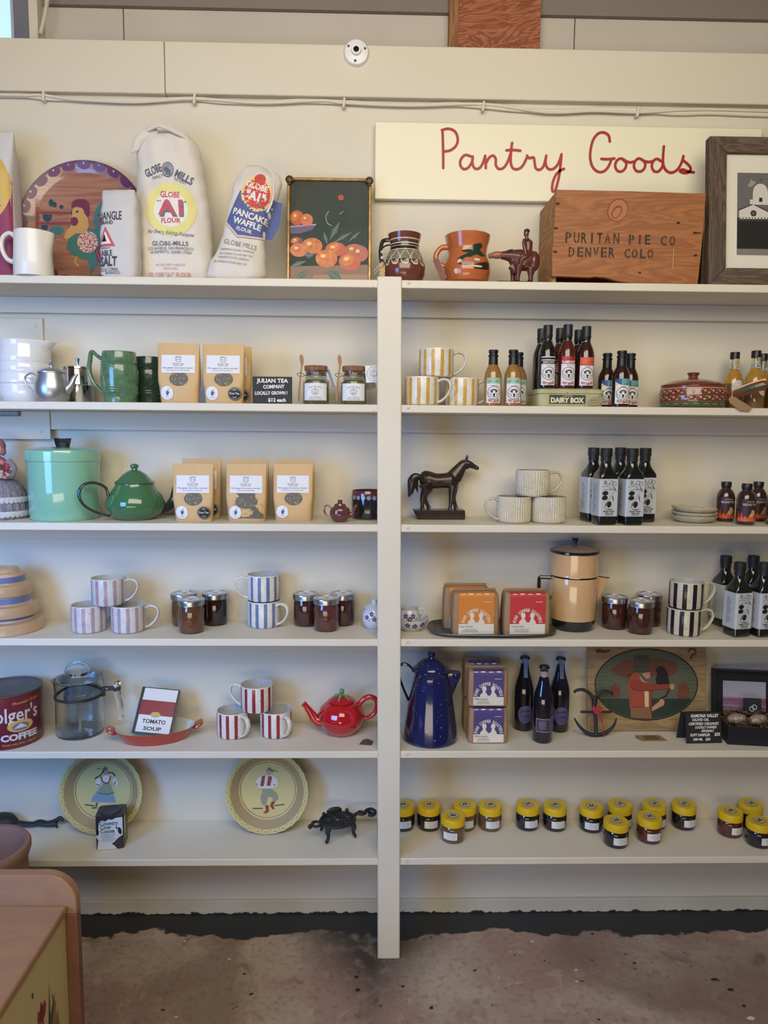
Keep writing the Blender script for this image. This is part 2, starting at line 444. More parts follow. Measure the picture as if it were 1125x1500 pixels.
# raw plywood gusset rising behind the beam
a = atY(671, 60, 2.215); b_ = atY(790, 60, 2.215); a0 = atY(657, 60, 2.215)
gus = thing('trim_2', None, None); tag(gus, kind='structure')
MB().box(a.x, b_.x, 2.205, 2.222, bt-.06, zt-.002).build('plywood_panel', M('plywood', (176, 108, 70), .6, wood=((5, 1, 13), 2.2, (120, 62, 36))), gus)
MB().box(a0.x, a.x-.001, 2.202, 2.238, bt-.06, zt-.002).build('stud', M('stud_wood', (158, 112, 72), .65, wood=((30, 4, 2), .5, (120, 80, 48))), gus)
# window at the top left: sky-lit pane, sash, post
w1 = thing('window_1', None, None); tag(w1, kind='structure')
sky = bpy.data.materials.new('daylit_pane'); sky.use_nodes = True; q = sky.node_tree.nodes['Principled BSDF']
q.inputs['Base Color'].default_value = (.3, .4, .5, 1); q.inputs['Emission Color'].default_value = lin((176, 218, 248)); q.inputs['Emission Strength'].default_value = 1.0; q.inputs['Roughness'].default_value = .1
g = [atY(x, 30, 2.2).x for x in (-60, 17, 24, 44, 57)]
MB().box(g[0], g[1], 2.21, 2.214, bt-.05, zt-.002).build('pane', sky, w1)
MB().box(g[1], g[1]+.008, 2.195, 2.22, bt-.05, zt-.002).build('window_frame', M('sash', (170, 180, 196), .5), w1)
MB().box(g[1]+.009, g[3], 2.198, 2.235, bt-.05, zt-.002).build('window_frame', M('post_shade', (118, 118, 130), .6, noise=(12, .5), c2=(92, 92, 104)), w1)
MB().box(g[3], g[4], 2.19, 2.235, bt-.05, zt-.002).build('window_frame', paint, w1, bevel=.002)
# corrugated flexible cord hanging beside the post
cp = [atY(x, y, 2.17) for x, y in ((71, -30), (69, 0), (67, 15), (63, 35), (59, 50))]
cpts = cr(cp, 14)
cc = MB().tube(cpts, [.0052+.0014*(i % 2) for i in range(len(cpts))], 10).build('flexible_conduit', M('conduit_ivory', (206, 200, 182), .5))
tag(cc, 'ivory corrugated conduit hanging beside the window post', 'conduit')
# sheathing patch behind the two upper left shelves
pz0 = atY(20, 643, 2.095).z; pz1 = atY(20, 466, 2.095).z; px1 = atY(66, 560, 2.095).x
t3 = thing('trim_3', None, None); tag(t3, kind='structure')
MB().box(-1.7, px1, 2.094, 2.102, SH[2]+.001, pz1).build('board', paint, t3, bevel=.001)
MB().box(-1.7, atY(73, 620, 2.078).x, 2.078, 2.0828, pz0, SH[2]-.021).build('board', paint, t3, bevel=.001)
for px, py, yy in ((51, 477, 2.093), (59, 632, 2.0775)):
    p = atY(px, py, yy); MB().lathe([(0, 0), (.0045, 0), (.0045, .0012), (.003, .002), (0, .0016)], 12, xf=Matrix.Translation(p) @ Matrix.Rotation(PI/2, 4, 'X')).build('screw', paint, t3)

# ================================================================ SHELVING
unit = thing('shelving_unit', 'cream painted built-in wooden shelves with six tiers and a centre post', 'shelf', (0, 0, 0))
pl0, pl1 = xat(552.6, 1.895, 1.87), xat(588.6, 1.895, 1.87); pb0, pb1 = xat(553.4, 1.895, .05), xat(586, 1.895, .05)
post = MB(); ztop = atY(570, 404.5, 1.895).z
for (y) in (1.895, 1.933):
    for x, z in ((pb0, 0), (pb1, 0), (pl1, ztop), (pl0, ztop)): post.v.append(Vector((x, y, z)))
for f in ((0, 1, 2, 3), (7, 6, 5, 4), (0, 4, 5, 1), (1, 5, 6, 2), (2, 6, 7, 3), (3, 7, 4, 0)): post.face(f)
post.build('post', paintd, unit, bevel=.003)
for k, z in SH.items():
    xm = pl0+(pb0-pl0)*(1-z/1.87); xn = pl1+(pb1-pl1)*(1-z/1.87)
    xl = -1.6
    dz = {1: (-.001, .001), 2: (.001, -.002), 3: (.0015, -.001), 4: (0, 0), 5: (-.002, .001), 6: (-.001, .001)}[k]
    MB().box(xl, xm+.0015, FRONT, WALL-.0005, z-.0205, z-.0004).build('shelf_board', paintd, unit, bevel=.0022)
    MB().box(xn-.0015, 1.6, FRONT, WALL-.0005, z-.0205, z-.0004).build('shelf_board', paintd, unit, bevel=.0022)
    zc = {1: atY(300, 461, 2.083).z, 2: atY(300, 631, 2.083).z, 3: atY(300, 790, 2.083).z}.get(k, z-.09)
    MB().box(-1.6, 1.6, 2.083, WALL-.0006, zc, z-.0206).build('cleat', paint, unit, bevel=.0015)
    for dx, dy in ((-.006, -.006), (.012, .003)):
        MB().lathe([(0, 0), (.0028, 0), (.002, .001), (0, .0012)], 10, xf=Matrix.Translation(((xm if dx < 0 else xn)+dx*1.5, FRONT-.0002 if dx < 0 else 1.8948, z-.010+dy)) @ Matrix.Rotation(PI/2, 4, 'X')).build('nail', paintd, unit)

# cable stapled under the beam
cab = thing('electrical_cable', 'white painted cable stapled in shallow waves below the header beam', 'cable', (0, 0, 0))
cabm = M('cable_paint', (216, 208, 190), .45)
def cabpts(lst):
    P = [atY(x, y, 2.0945) for x, y in lst]
    for p in P: p.z = min(p.z, bo-.0075)
    return cr(P, 5)
c1 = cabpts([(-60, 134), (0, 136), (40, 139), (70, 144), (100, 145), (160, 147), (220, 147), (285, 144), (330, 149), (400, 150), (440, 148), (503, 150), (560, 153), (620, 154), (665, 153), (708, 156), (760, 161), (830, 163), (880, 160), (935, 162), (990, 166), (1040, 165), (1090, 167), (1180, 170)])
MB().tube(c1, .0062, 10, flat=.8).build('cable', cabm, cab)
c2_ = cabpts([(-60, 138), (30, 141), (64, 141), (110, 147), (200, 151), (285, 146), (380, 152), (470, 147), (505, 152), (600, 156), (708, 154), (800, 166), (870, 164), (934, 166), (1010, 162), (1080, 163), (1180, 166)])
MB().tube([p+Vector((0, -.006, 0)) for p in c2_], .004, 8).build('cable', cabm, cab)
for px, py in ((64, 141), (285, 145), (504, 151), (708, 156), (934, 164)):
    p = atY(px, py, 2.086); MB().box(-.0035, .0035, -.006, .014, -.013, .013, mat=Matrix.Translation(p) @ Matrix.Rotation(.1, 4, 'Y')).build('cable_clip', cabm, cab, bevel=.002)
# round socket on the beam
sp = atY(522, 79, 2.080); so = thing('lamp_socket', 'round white ceiling-lamp socket screwed to the header beam', 'socket', sp, rx=PI/2)
wp = M('white_plastic', (236, 236, 236), .3)
MB().lathe([(0, 0), (.034, 0), (.034, .006), (.031, .012), (.014, .018), (.012, .026), (.008, .026), (.008, .012), (0, .012)], 36).build('socket_base', wp, so)
MB().lathe([(0, .0125), (.0078, .0125), (.0078, .0245), (.006, .0245), (.006, .014), (0, .014)], 20, 0).build('socket_mouth', M('dark_metal', (60, 60, 62), .35, metal=1), so)
for a in (.3, 2.6, 4.6): MB().ball((.024*math.cos(a), .024*math.sin(a), .0145), (.0035, .0035, .0022)).build('screw', M('screw_steel', (90, 90, 92), .35, metal=1), so)

# ================================================================ ROW 1
# --- sign board
y0 = 2.075; P0 = atY(549, 291, y0); P1 = atY(1110, 302, y0); zt_ = atY(549, 178, y0).z
sg = thing('sign_board', 'long cream board with red hand-painted cursive lettering on the wall', 'sign', ((P0.x+P1.x)/2, y0, P0.z))
W2 = (P1.x-P0.x)/2; SHh = zt_-P0.z
MB().box(-W2, W2, 0, .018, 0, SHh).build('board', M('sign_cream', (236, 229, 202), .4, noise=(4, .1), c2=(226, 216, 186)), sg, bevel=.002)
d = Dec(); RED = M('sign_red', (166, 34, 40), .4)
def z1(pts): 
    o = []
    for X, Y in pts:
        p = atY(540+X/1.923, 170+Y/1.923, y0); o.append((p.x-sg.location.x, p.z-sg.location.z))
    return o
strokes = [[(208, 40), (209, 70), (210, 110), (210, 147)], [(206, 40), (225, 36), (243, 44), (251, 64), (246, 84), (230, 97), (213, 100)],
 [(288, 114), (272, 110), (260, 122), (258, 138), (268, 150), (282, 144), (292, 126), (293, 114)], [(293, 114), (292, 132), (299, 148), (312, 147), (322, 132), (328, 112)],
 [(328, 112), (329, 128), (330, 147)], [(330, 134), (340, 117), (351, 112), (358, 122), (358, 138), (366, 149), (380, 146), (392, 128), (400, 104)],
 [(404, 76), (401, 100), (400, 130), (406, 147), (420, 150), (434, 140), (446, 116)], [(388, 97), (408, 96), (427, 98)],
 [(446, 112), (452, 119), (464, 117), (467, 128), (470, 146), (480, 152), (492, 142), (500, 114)], [(500, 112), (498, 134), (506, 149), (520, 149), (534, 134), (543, 108)],
 [(543, 108), (540, 140), (536, 170), (530, 195), (524, 212), (517, 210), (518, 190), (526, 168), (538, 155), (550, 149)],
 [(679, 72), (676, 56), (663, 47), (646, 50), (632, 68), (625, 95), (624, 122), (632, 146), (648, 158), (664, 155), (676, 141), (684, 121)], [(655, 121), (672, 122), (692, 120)],
 [(720, 124), (709, 120), (698, 127), (694, 142), (701, 155), (713, 156), (723, 146), (725, 132), (717, 124)], [(722, 126), (735, 131), (750, 128)],
 [(771, 124), (760, 120), (750, 128), (747, 143), (754, 155), (767, 156), (777, 146), (778, 132), (770, 124)], [(776, 127), (788, 130), (801, 127)],
 [(824, 128), (812, 121), (801, 128), (797, 143), (804, 156), (816, 156), (826, 144), (829, 130)], [(831, 86), (829, 110), (829, 135), (836, 152), (850, 160), (866, 154), (878, 138), (886, 116)],
 [(886, 113), (885, 124), (896, 134), (906, 146), (903, 157), (890, 161), (876, 156), (884, 151), (900, 157), (915, 159)]]
for st in strokes: d.stroke(z1(st), .0074, 0, sm=4)
d.build('lettering', RED, sg, flat(0, 0), base=.0008)

# --- anchor flour bag, at the left edge
fb = thing('paper_flour_bag', 'tall paper flour bag, white over yellow and magenta, at the left end', 'bag', PX(-30, 1, .10))
YB = .378
def bagfn(hw, hd, H):
    def f(z):
        t = z/H; return hw*(1-.04*t), max(hd*(1-.9*max(0, (t-.72)/.28)), .003)
    return f
bf = bagfn(.112, .04, YB)
MB().loft([(z*YB, bf(z*YB)[0], bf(z*YB)[1], 5) for z in (0, .02, .1, .3, .5, .62, .72, .8, .88, .95, 1)], 48).build('bag', M('bag_white', (206, 202, 204), .55, bump=(14, .4)), fb)
def bagfront(bf, x0=0):
    return lambda u, v, w: Vector((x0+u, -bf(v)[1]*(1-min(1, abs(u)/bf(v)[0])**5)**(1/5)-w-.0006, v))
d = Dec(); h = .108
d.rect(-h, .004, h, .250, 0); d.ell(0, .235, .108, .11, 1, 40); d.rect(-h*.97, .235, h*.97, .268, 1); 
d.rect(-h, .268, h, .2681, 0)
d.text('ANCHOR', .008, .185, .024, .15, 2, .01, bend=-.25); d.ell(0.01, .150, .062, .018, 3, 30); d.ell(0.01, .156, .042, .017, 4, 24)
d.text('DARK', .012, .096, .022, .12, 3, .01); d.text('FLOUR', .0, .058, .022, .15, 3, .01); d.lines(0, .030, .15, 3, .008, .003, 3)
d.build('print', [M('magenta', (138, 44, 84), .5), M('bag_yellow', (206, 172, 92), .5), M('purple_ink', (120, 50, 130), .5), M('print_white', (226, 216, 214), .5), M('cake_brown', (140, 96, 84), .5)], fb, bagfront(bf), step=(.006, .01))

# --- rooster plate
PR = .171; Yp = 2.045
p0 = atY(124, 317, Yp+.02)
rp = thing('wooden_plate', 'large round lacquered wooden plate painted with a rooster, purple scalloped rim', 'plate', (p0.x, Yp-.005, SH[1]), rx=-.14)
pw = M('plate_wood', (164, 118, 98), .25, coat=.6, wood=((1.5, 1, 22), .6, (140, 94, 82)))
purp = M('plate_purple', (96, 50, 86), .4, coat=.15)
# plate modelled upright: axis along y
XR = Matrix.Translation((0, 0, PR)) @ Matrix.Rotation(PI/2, 4, 'X')
prof = [(0, .004), (PR*.78, .004), (PR*.83, .007), (PR*.95, .016), (PR*.985, .018), (PR, .016), (PR*.99, .009), (PR*.83, -.002), (PR*.7, -.006), (0, -.006)]
MB().lathe(prof, 72, mf=lambda k, i: 1 if 3 <= k <= 5 else 0, xf=XR).build('plate', [pw, purp], rp)
def platefn(u, v, w):
    r = math.hypot(u, v)/PR; y = .004 if r < .78 else .004+(r-.78)/.05*.003 if r < .83 else .007+(r-.83)/.12*.009
    return Vector((u, -y-w, PR+v))
d = Dec()
for i in range(24):
    a = 2*PI*i/24; d.ell(PR*.925*math.cos(a), PR*.925*math.sin(a), .018, .010, 0, 14, rot=a+PI/2, keep=i > 0)
for i in range(24):
    a = 2*PI*i/24; d.ell(PR*.95*math.cos(a), PR*.95*math.sin(a), .0022, m=1, n=8, keep=i > 0)
def zp(pts, ox, oy, s): return [((x-ox)*s, (oy-y)*s) for x, y in pts]
k = PR*2/ (178*4.018); PO = lambda pts: zp(pts, 498, 548, k)
TEAL, GOLDY, PUR, PINK, CRM, DKT = 2, 3, 4, 5, 6, 7
d.stroke(PO([(820, 400), (760, 375), (680, 385), (600, 430), (565, 520), (590, 600), (640, 650)]), .014, TEAL, sm=4); d.stroke(PO([(800, 430), (720, 405), (640, 450), (600, 530), (630, 620)]), .012, 8, sm=4); d.stroke(PO([(820, 460), (740, 440), (660, 480), (640, 560)]), .012, PINK, sm=4)
d.poly(PO([(410, 640), (400, 690), (440, 730), (520, 760), (545, 830), (560, 800), (610, 760), (640, 700), (660, 620), (620, 580), (540, 575), (470, 590)]), TEAL)
d.poly(PO([(560, 700), (580, 770), (640, 760), (660, 690), (600, 660)]), PUR); d.ell(*PO([(520, 652)])[0], 58*k, 62*k, CRM)
for i in range(4): d.stroke(PO([(570+i*16, 700-i*8), (585+i*16, 740), (600+i*14, 765-i*4)]), .0022, PINK, sm=3)
d.poly(PO([(425, 480), (440, 455), (480, 455), (515, 490), (525, 560), (510, 600), (450, 605), (405, 640), (385, 630), (400, 590), (425, 560), (430, 510)]), GOLDY)
d.poly(PO([(424, 450), (430, 420), (455, 405), (500, 405), (525, 430), (530, 480), (520, 515), (500, 490), (490, 460), (455, 445), (425, 462)]), PUR)
d.ell(*PO([(443, 535)])[0], 22*k, 26*k, PUR); d.ell(*PO([(458, 478)])[0], 8*k, m=7); d.poly(PO([(430, 470), (410, 485), (430, 497)]), 7)
d.stroke(PO([(460, 740), (450, 770), (470, 790)]), .004, GOLDY); d.stroke(PO([(540, 820), (545, 850), (550, 880)]), .005, TEAL); d.stroke(PO([(520, 885), (550, 872), (590, 882)]), .004, GOLDY)
for (x, y, rx, ry, m) in ((310, 430, 14, 22, DKT), (330, 440, 12, 16, DKT), (368, 452, 12, 12, DKT), (200, 525, 18, 12, TEAL), (290, 510, 26, 28, DKT), (345, 588, 40, 24, TEAL), (275, 570, 20, 20, DKT), (318, 638, 26, 16, TEAL), (190, 590, 16, 8, DKT)): d.ell(*PO([(x, y)])[0], rx*k, ry*k, m, 14, rot=(x % 5)*.3)
d.stroke(PO([(235, 420), (235, 640)]), .011, 8); d.stroke(PO([(255, 487), (415, 487)]), .009, 8); d.stroke(PO([(255, 550), (415, 545)]), .009, 8)
for q in (((235, 420), (235, 640)), ((255, 487), (415, 487)), ((255, 550), (415, 545))): d.stroke(PO(q), .002, PUR)
for i in range(10): x = 400+i*28; d.stroke(PO([(x, 850+8*(i % 3)), (x+14, 865), (x+30, 855)]), .0016, 7)
d.build('rooster_painting', [purp, M('white_dots', (230, 220, 225), .4), M('teal_paint', (60, 112, 112), .35, coat=.4), M('ochre_paint', (190, 148, 90), .35, coat=.4), M('plum_paint', (112, 46, 74), .35, coat=.4), M('rose_paint', (176, 92, 108), .35, coat=.4), M('cream_dabs', (214, 190, 176), .4, speck=(220, .5, (150, 70, 100))), M('deep_teal', (42, 74, 84), .35, coat=.4), M('fence_rose', (138, 80, 76), .35, coat=.4)], rp, platefn, step=(.02, .02), base=.0006)

# --- white milk pitcher
mp = thing('milk_pitcher', 'small plain white milk pitcher in front of the rooster plate', 'pitcher', PX(50, 1, .035+.0), rz=0)
wc = M('white_ceramic', (232, 228, 218), .35, coat=.3)
def spout(a0, w_, dr, z0, z1):
    def f(r, z, a):
        d_ = (a-a0+PI) % (2*PI)-PI; t = max(0, min(1, (z-z0)/(z1-z0))); return (r+dr*t*t*math.exp(-(d_/w_)**2), z-.006*t*math.exp(-(d_/w_)**2)*.5)
    return f
MB().lathe([(0, 0), (.047, 0), (.0485, .003), (.046, .06), (.0435, .112), (.042, .1135), (.0405, .112), (.044, .05), (.044, .006), (0, .006)], 48, rf=spout(0, .35, .014, .085, .1135)).build('pitcher_body', wc, mp)
MB().tube(cr([(-.044, 0, .102), (-.058, 0, .110), (-.075, 0, .098), (-.078, 0, .072), (-.066, 0, .046), (-.046, 0, .038)], 6), [.006, .0055, .005, .0055, .007], 12, flat=1.5).build('handle', wc, mp)

# --- cloth sacks
clothm = M('sack_cloth', (216, 210, 200), .85, noise=(9, .25), c2=(196, 188, 178), bump=(30, .9), sheen=.3)
class Sack:
    def __init__(s, secs, ex=2.6, wr=.0025, seed=0): s.S = secs; s.ex = ex; s.wr = wr; s.sd = seed   # (z, hw, hd, cx)
    def at(s, z):
        S = s.S
        if z <= S[0][0]: return S[0][1:]
        for a, b in zip(S, S[1:]):
            if z <= b[0]:
                t = (z-a[0])/(b[0]-a[0]); t = t*t*(3-2*t) if False else t; return tuple(a[i]+(b[i]-a[i])*t for i in (1, 2, 3))
        return S[-1][1:]
    def P(s, x, z, out=0, side=-1):
        hw, hd, cx = s.at(z); t = min(.999, abs((x-cx)/hw)); y = hd*(1-t**s.ex)**(1/s.ex)
        n = (math.sin(z*70+x*40+s.sd)*math.sin(x*90-z*35+s.sd*2)+.35*math.sin(z*190+x*60+s.sd)*math.sin(x*120+z*60)+(.6*math.sin(x*150+s.sd+math.sin(z*50))*max(0, z/s.S[-1][0]-.72)*3))*s.wr*(1-t**6)
        return Vector((x, side*(y+n+out), z))
    def mesh(s, name, mat, par):
        m = MB(); seg = 64; n = 46; H = s.S[-1][0]; R = []
        for k in range(n+1):
            z = H*k/n; hw, hd, cx = s.at(z); b = len(m.v)
            for i in range(seg):
                a = 2*PI*(i+.5)/seg; x = cx+hw*math.copysign(abs(math.cos(a))**(2/s.ex), math.cos(a))
                v = s.P(x, z, 0, -1 if math.sin(a) < 0 else 1); v.x += .0012*math.sin(z*130+s.sd)*abs(math.cos(a)); m.v.append(v)
            R.append(b)
        for k in range(n):
            for i in range(seg): m.face((R[k]+i, R[k]+(i+1) % seg, R[k+1]+(i+1) % seg, R[k+1]+i))
        m.face([R[0]+i for i in range(seg)]); m.face([R[-1]+i for i in range(seg)])
        return m.build(name, mat, par, sharp=60)
navy = M('faded_navy', (96, 100, 122), .8); red_ = M('faded_red', (196, 88, 100), .8); yel = M('faded_yellow', (222, 214, 140), .8); pinkf = M('faint_pink', (204, 158, 156), .8); whp = M('cloth_white', (226, 222, 214), .8)
# large flour sack
p = PX(257, 1, .102)
s1 = thing('flour_sack', 'largest cloth flour sack, off-white, printed with a yellow ring', 'sack', p)
k = .00179/4.891   # metres per pixel of the detail view
S1 = Sack([(0, .097, .046, 0), (.015, .103, .051, 0), (.10, .102, .053, -.002), (.2, .096, .052, -.002), (.28, .086, .049, -.004), (.33, .083, .048, -.008), (.36, .078, .042, -.012), (.376, .066, .030, -.014), (.388, .042, .015, -.02), (.395, .010, .004, -.03)], 2.4, .0034, 1)
S1.mesh('sack_body', clothm, s1)
MB().tube(cr([(-.03, -.03, .382), (-.055, -.036, .372), (-.078, -.036, .352), (-.085, -.036, .335), (-.098, -.034, .326)], 6), [.008, .013, .012, .009, .004], 12, flat=.6).tube(cr([(-.05, -.045, .375), (-.02, -.05, .385), (.02, -.04, .375), (.05, -.03, .360)], 5), [.004, .006, .007, .003], 8).build('tied_top', clothm, s1)
d = Dec(); Z = lambda x, y: ((x-330)*k, .400-(y-45)*k-.008)
def T(t, x, y, h, w, m, **kw): X, Y = Z(x, y); return d.text(t, X, Y, h*k, w*k if w else None, m, **kw)
d.ring(*Z(345, 625), 145*k, 60*k, 2, 150*k); d.ell(*Z(345, 625), 118*k, 122*k, 4)
T('GLOBE', 225, 360, 52, 125, 0, bold=.03, rot=.32); T('MILLS', 440, 402, 52, 125, 0, bold=.03, rot=-.42); d.ell(*Z(328, 355), 42*k, 52*k, 0); 
for q in (14, 24, 34): d.ring(*Z(328, 355), q*k, 3*k, 4, q*1.2*k)
T('FANCY', 258, 405, 22, 80, 0, rot=.2); T('PATENT', 415, 432, 22, 80, 0, rot=-.3)
T('GLOBE', 342, 525, 40, 135, 1, bold=.03); T('“', 262, 575, 26, 30, 3, bold=.02); T('”', 440, 585, 30, 30, 3, bold=.02)
T('A1', 350, 622, 96, 172, 3, bold=.05); T('A1', 342, 612, 96, 172, 1, bold=.04); T('FLOUR', 345, 702, 34, 140, 1, bold=.03)
T('For Every Baking Purpose', 338, 785, 26, 325, 0, shear=.3, rot=-.07); T('GLOBE-MILLS', 335, 858, 30, 255, 0, bold=.01); T('LOS ANGELES, SAN FRANCISCO', 335, 892, 20, 320, 0); T('SACRAMENTO, OGDEN, UTAH', 335, 918, 20, 290, 0)
T('98 LBS NET WEIGHT', 335, 1005, 16, 210, 5); T('BLEACHED', 335, 1030, 16, 100, 5); T('GLOBE "A1" FLOUR', 330, 1075, 34, 300, 5, bold=.02)
d.build('print', [navy, red_, yel, M('slate_shadow', (104, 112, 122), .8), whp, pinkf], s1, lambda u, v, w: S1.P(u, v, w+.0013), step=(.007, .007))
# salt bag
s2 = thing('salt_bag', 'small cloth salt bag with red triangle, leaning on the rooster plate', 'bag', PX(178, 1, .032), rz=-.10)
S2 = Sack([(0, .044, .026, 0), (.01, .049, .03, 0), (.10, .05, .03, .002), (.17, .047, .026, .003), (.205, .044, .014, .002), (.218, .042, .006, 0)], 3, .0012, 3)
S2.mesh('bag_body', M('salt_cloth', (200, 197, 196), .8, bump=(40, .5)), s2)
d = Dec(); k = .00179/4.018; Z = lambda x, y: ((x-712)*k, .218-(y-418)*k)
T('TRIANGLE', 668, 572, 46, 168, 0, bold=.02); T('BRAND', 662, 610, 20, 76, 0, bold=.02)
d.poly([Z(655, 632), Z(598, 742), Z(712, 742)], 1); d.poly([Z(653, 658), Z(620, 728), Z(688, 728)], 3); d.poly([Z(648, 672), Z(628, 716), Z(662, 716)], 2)
T('PREMIUM', 650, 752, 10, 60, 2); T('TABLE', 648, 778, 30, 90, 0, bold=.02); T('SALT', 668, 824, 52, 105, 0, bold=.03); T('LESLIE SALT COMPANY,', 668, 870, 20, 120, 0); T('SAN FRANCISCO', 690, 888, 14, 90, 0)
d.build('print', [M('salt_ink', (66, 70, 80), .8), M('salt_red', (196, 90, 100), .8), black, whp], s2, lambda u, v, w: S2.P(u, v, w+.0008), step=(.006, .008))
# pancake sack, slumped to the right
s3 = thing('pancake_flour_sack', 'slumping cloth pancake-flour sack with blue shield print, tied with string', 'sack', PX(347, 1, .055))
k = .00179/4.891
S3 = Sack([(0, .066, .038, -.002), (.012, .078, .045, -.002), (.05, .071, .043, .006), (.09, .058, .036, .016), (.14, .056, .034, .028), (.2, .060, .034, .044), (.245, .063, .030, .058), (.27, .052, .02, .060), (.285, .03, .012, .052), (.292, .014, .006, .045)], 2.4, .0030, 5)
S3.mesh('sack_body', clothm, s3)
MB().tube(cr([(.075, -.034, .285), (.10, -.038, .26), (.102, -.036, .22), (.097, -.036, .19), (.085, -.038, .165)], 6), [.0012, .0012, .002, .003], 8).build('tie_string', whp, s3)
d = Dec(); Z = lambda x, y: ((x-735)*k-.004, .292-(y-372)*k)
d.poly([Z(790, 565), Z(1075, 628), Z(1050, 790), Z(1000, 880), Z(775, 870), Z(690, 770)], 0)
d.ell(*Z(905, 590), 108*k, 120*k, 5, 30); d.ell(*Z(908, 590), 92*k, 100*k, 1, 30); d.ell(*Z(930, 490), 40*k, 40*k, 1, 20)
T('GLOBE', 912, 540, 40, 150, 4, bold=.03, rot=-.28); T('"A1"', 900, 608, 58, 135, 4, bold=.05, rot=-.28)
T('PANCAKE', 862, 738, 42, 245, 4, bold=.03, rot=-.30); T('WAFFLE', 838, 790, 40, 200, 4, bold=.03, rot=-.30); T('FLOUR', 818, 836, 24, 110, 4, bold=.02, rot=-.28)
d.stroke([Z(685, 785), Z(768, 885), Z(985, 893)], .0012, 1); T('GLOBE MILLS', 790, 932, 34, 230, 2, rot=-.2); 
for i, (x, y, ww) in enumerate(((770, 975, 240), (760, 1005, 240), (745, 1030, 220), (720, 1060, 240))): T('SELF RISING FLOUR NET WT' if i % 2 else 'PREPARED FLOUR COMPANY', x, y, 14, ww, 2, rot=-.12)
d.build('print', [M('shield_blue', (88, 98, 146), .8), M('sack_red', (200, 76, 72), .8), M('sack_grey', (140, 130, 136), .8), navy, whp, M('straw', (228, 200, 140), .8)], s3, lambda u, v, w: S3.P(u, v, w+.0013), step=(.007, .007))

# --- fruit painting in a gilt frame
Yf = 2.01; A = atY(420, 409, Yf); B = atY(543.5, 409, Yf); fw = (B.x-A.x); fz = SH[1]; fh = .292; tl = .10
pf = thing('framed_painting', 'small gilt-framed oil painting of peaches on dark green', 'painting', ((A.x+B.x)/2, Yf-.0, fz+.0015), rx=-tl)
gilt = M('gilt', (176, 140, 86), .35, metal=.6, noise=(60, .6), c2=(110, 78, 44))
for (x0, x1, z0, z1_) in ((-fw/2, -fw/2+.008, 0, fh), (fw/2-.008, fw/2, 0, fh), (-fw/2+.008, fw/2-.008, 0, .008), (-fw/2+.008, fw/2-.008, fh-.008, fh)): MB().box(x0, x1, -.006, .012, z0, z1_).build('frame_rail', gilt, pf, bevel=.002)
for sx in (-1, 1): MB().ball((sx*(fw/2-.006), -.004, fh-.006), (.011, .006, .011)).ball((sx*(fw/2-.014), -.006, fh-.009), .005).ball((sx*(fw/2-.006), -.006, fh-.018), .005).build('corner_ornament', M('corner_bronze', (96, 72, 52), .45, metal=.5), pf)
MB().box(-fw/2+.006, fw/2-.006, 0, .006, .006, fh-.006).build('canvas', M('canvas_green', (40, 56, 46), .6, noise=(9, .8), c2=(62, 66, 62)), pf)
d = Dec(); k = fw/(615.0); Z = lambda x, y: ((x-414)*k, fh-(y-95)*k*1.0)
d.poly([Z(130, 740), Z(700, 720), Z(700, 850), Z(130, 850)], 0); d.poly([Z(300, 800), Z(700, 790), Z(700, 850), Z(300, 850)], 9)
d.poly([Z(128, 440), Z(320, 430), Z(290, 470), Z(200, 500), Z(128, 500)], 1); d.stroke([Z(128, 452), Z(315, 432)], .003, 8)
for x, y, rx, ry, m in ((165, 385, 50, 55, 2), (250, 400, 45, 45, 3), (165, 555, 48, 30, 10), (170, 620, 65, 50, 3), (290, 590, 75, 60, 4), (600, 620, 75, 50, 5), (655, 640, 60, 60, 5), (462, 610, 75, 52, 2), (395, 680, 80, 65, 4), (565, 700, 80, 68, 2)):
    X, Y = Z(x, y); r0 = rx*k; r1 = ry*k
    if Z(x, y)[0]-r0 < -fw/2+.008: X = -fw/2+.008+r0
    if X+r0 > fw/2-.008: X = fw/2-.008-r0
    d.ell(X, Y, r0, r1, m, 24); d.ell(X-r0*.2, Y+r1*.2, r0*.62, r1*.6, 4 if m != 5 else 11, 20, rot=.4); d.ell(X-r0*.3, Y+r1*.3, r0*.25, r1*.22, 12, 14)
def leaf(x0, y0, x1, y1, w_, m=6):
    a, b = Z(x0, y0), Z(x1, y1); mx = ((a[0]+b[0])/2, (a[1]+b[1])/2); L_ = math.hypot(b[0]-a[0], b[1]-a[1]); nx, ny = -(b[1]-a[1])/L_*w_*k, (b[0]-a[0])/L_*w_*k
    d.poly([a, (mx[0]+nx, mx[1]+ny), b, (mx[0]-nx, mx[1]-ny)], m); d.stroke([a, mx, b], .0009, 7)
for q in ((420, 540, 488, 415, 22), (450, 560, 575, 488, 18), (400, 570, 375, 490, 16), (130, 745, 245, 700, 20), (165, 845, 270, 755, 22), (390, 765, 520, 850, 40), (560, 550, 640, 480, 14), (230, 655, 300, 660, 26)): leaf(*q)
d.stroke([Z(410, 335), Z(390, 370), Z(400, 420), Z(430, 440)], .0022, 7, sm=4); d.ell(*Z(498, 235), 22*k, 22*k, 2, 8); d.stroke([Z(515, 335), Z(490, 355)], .002, 7)
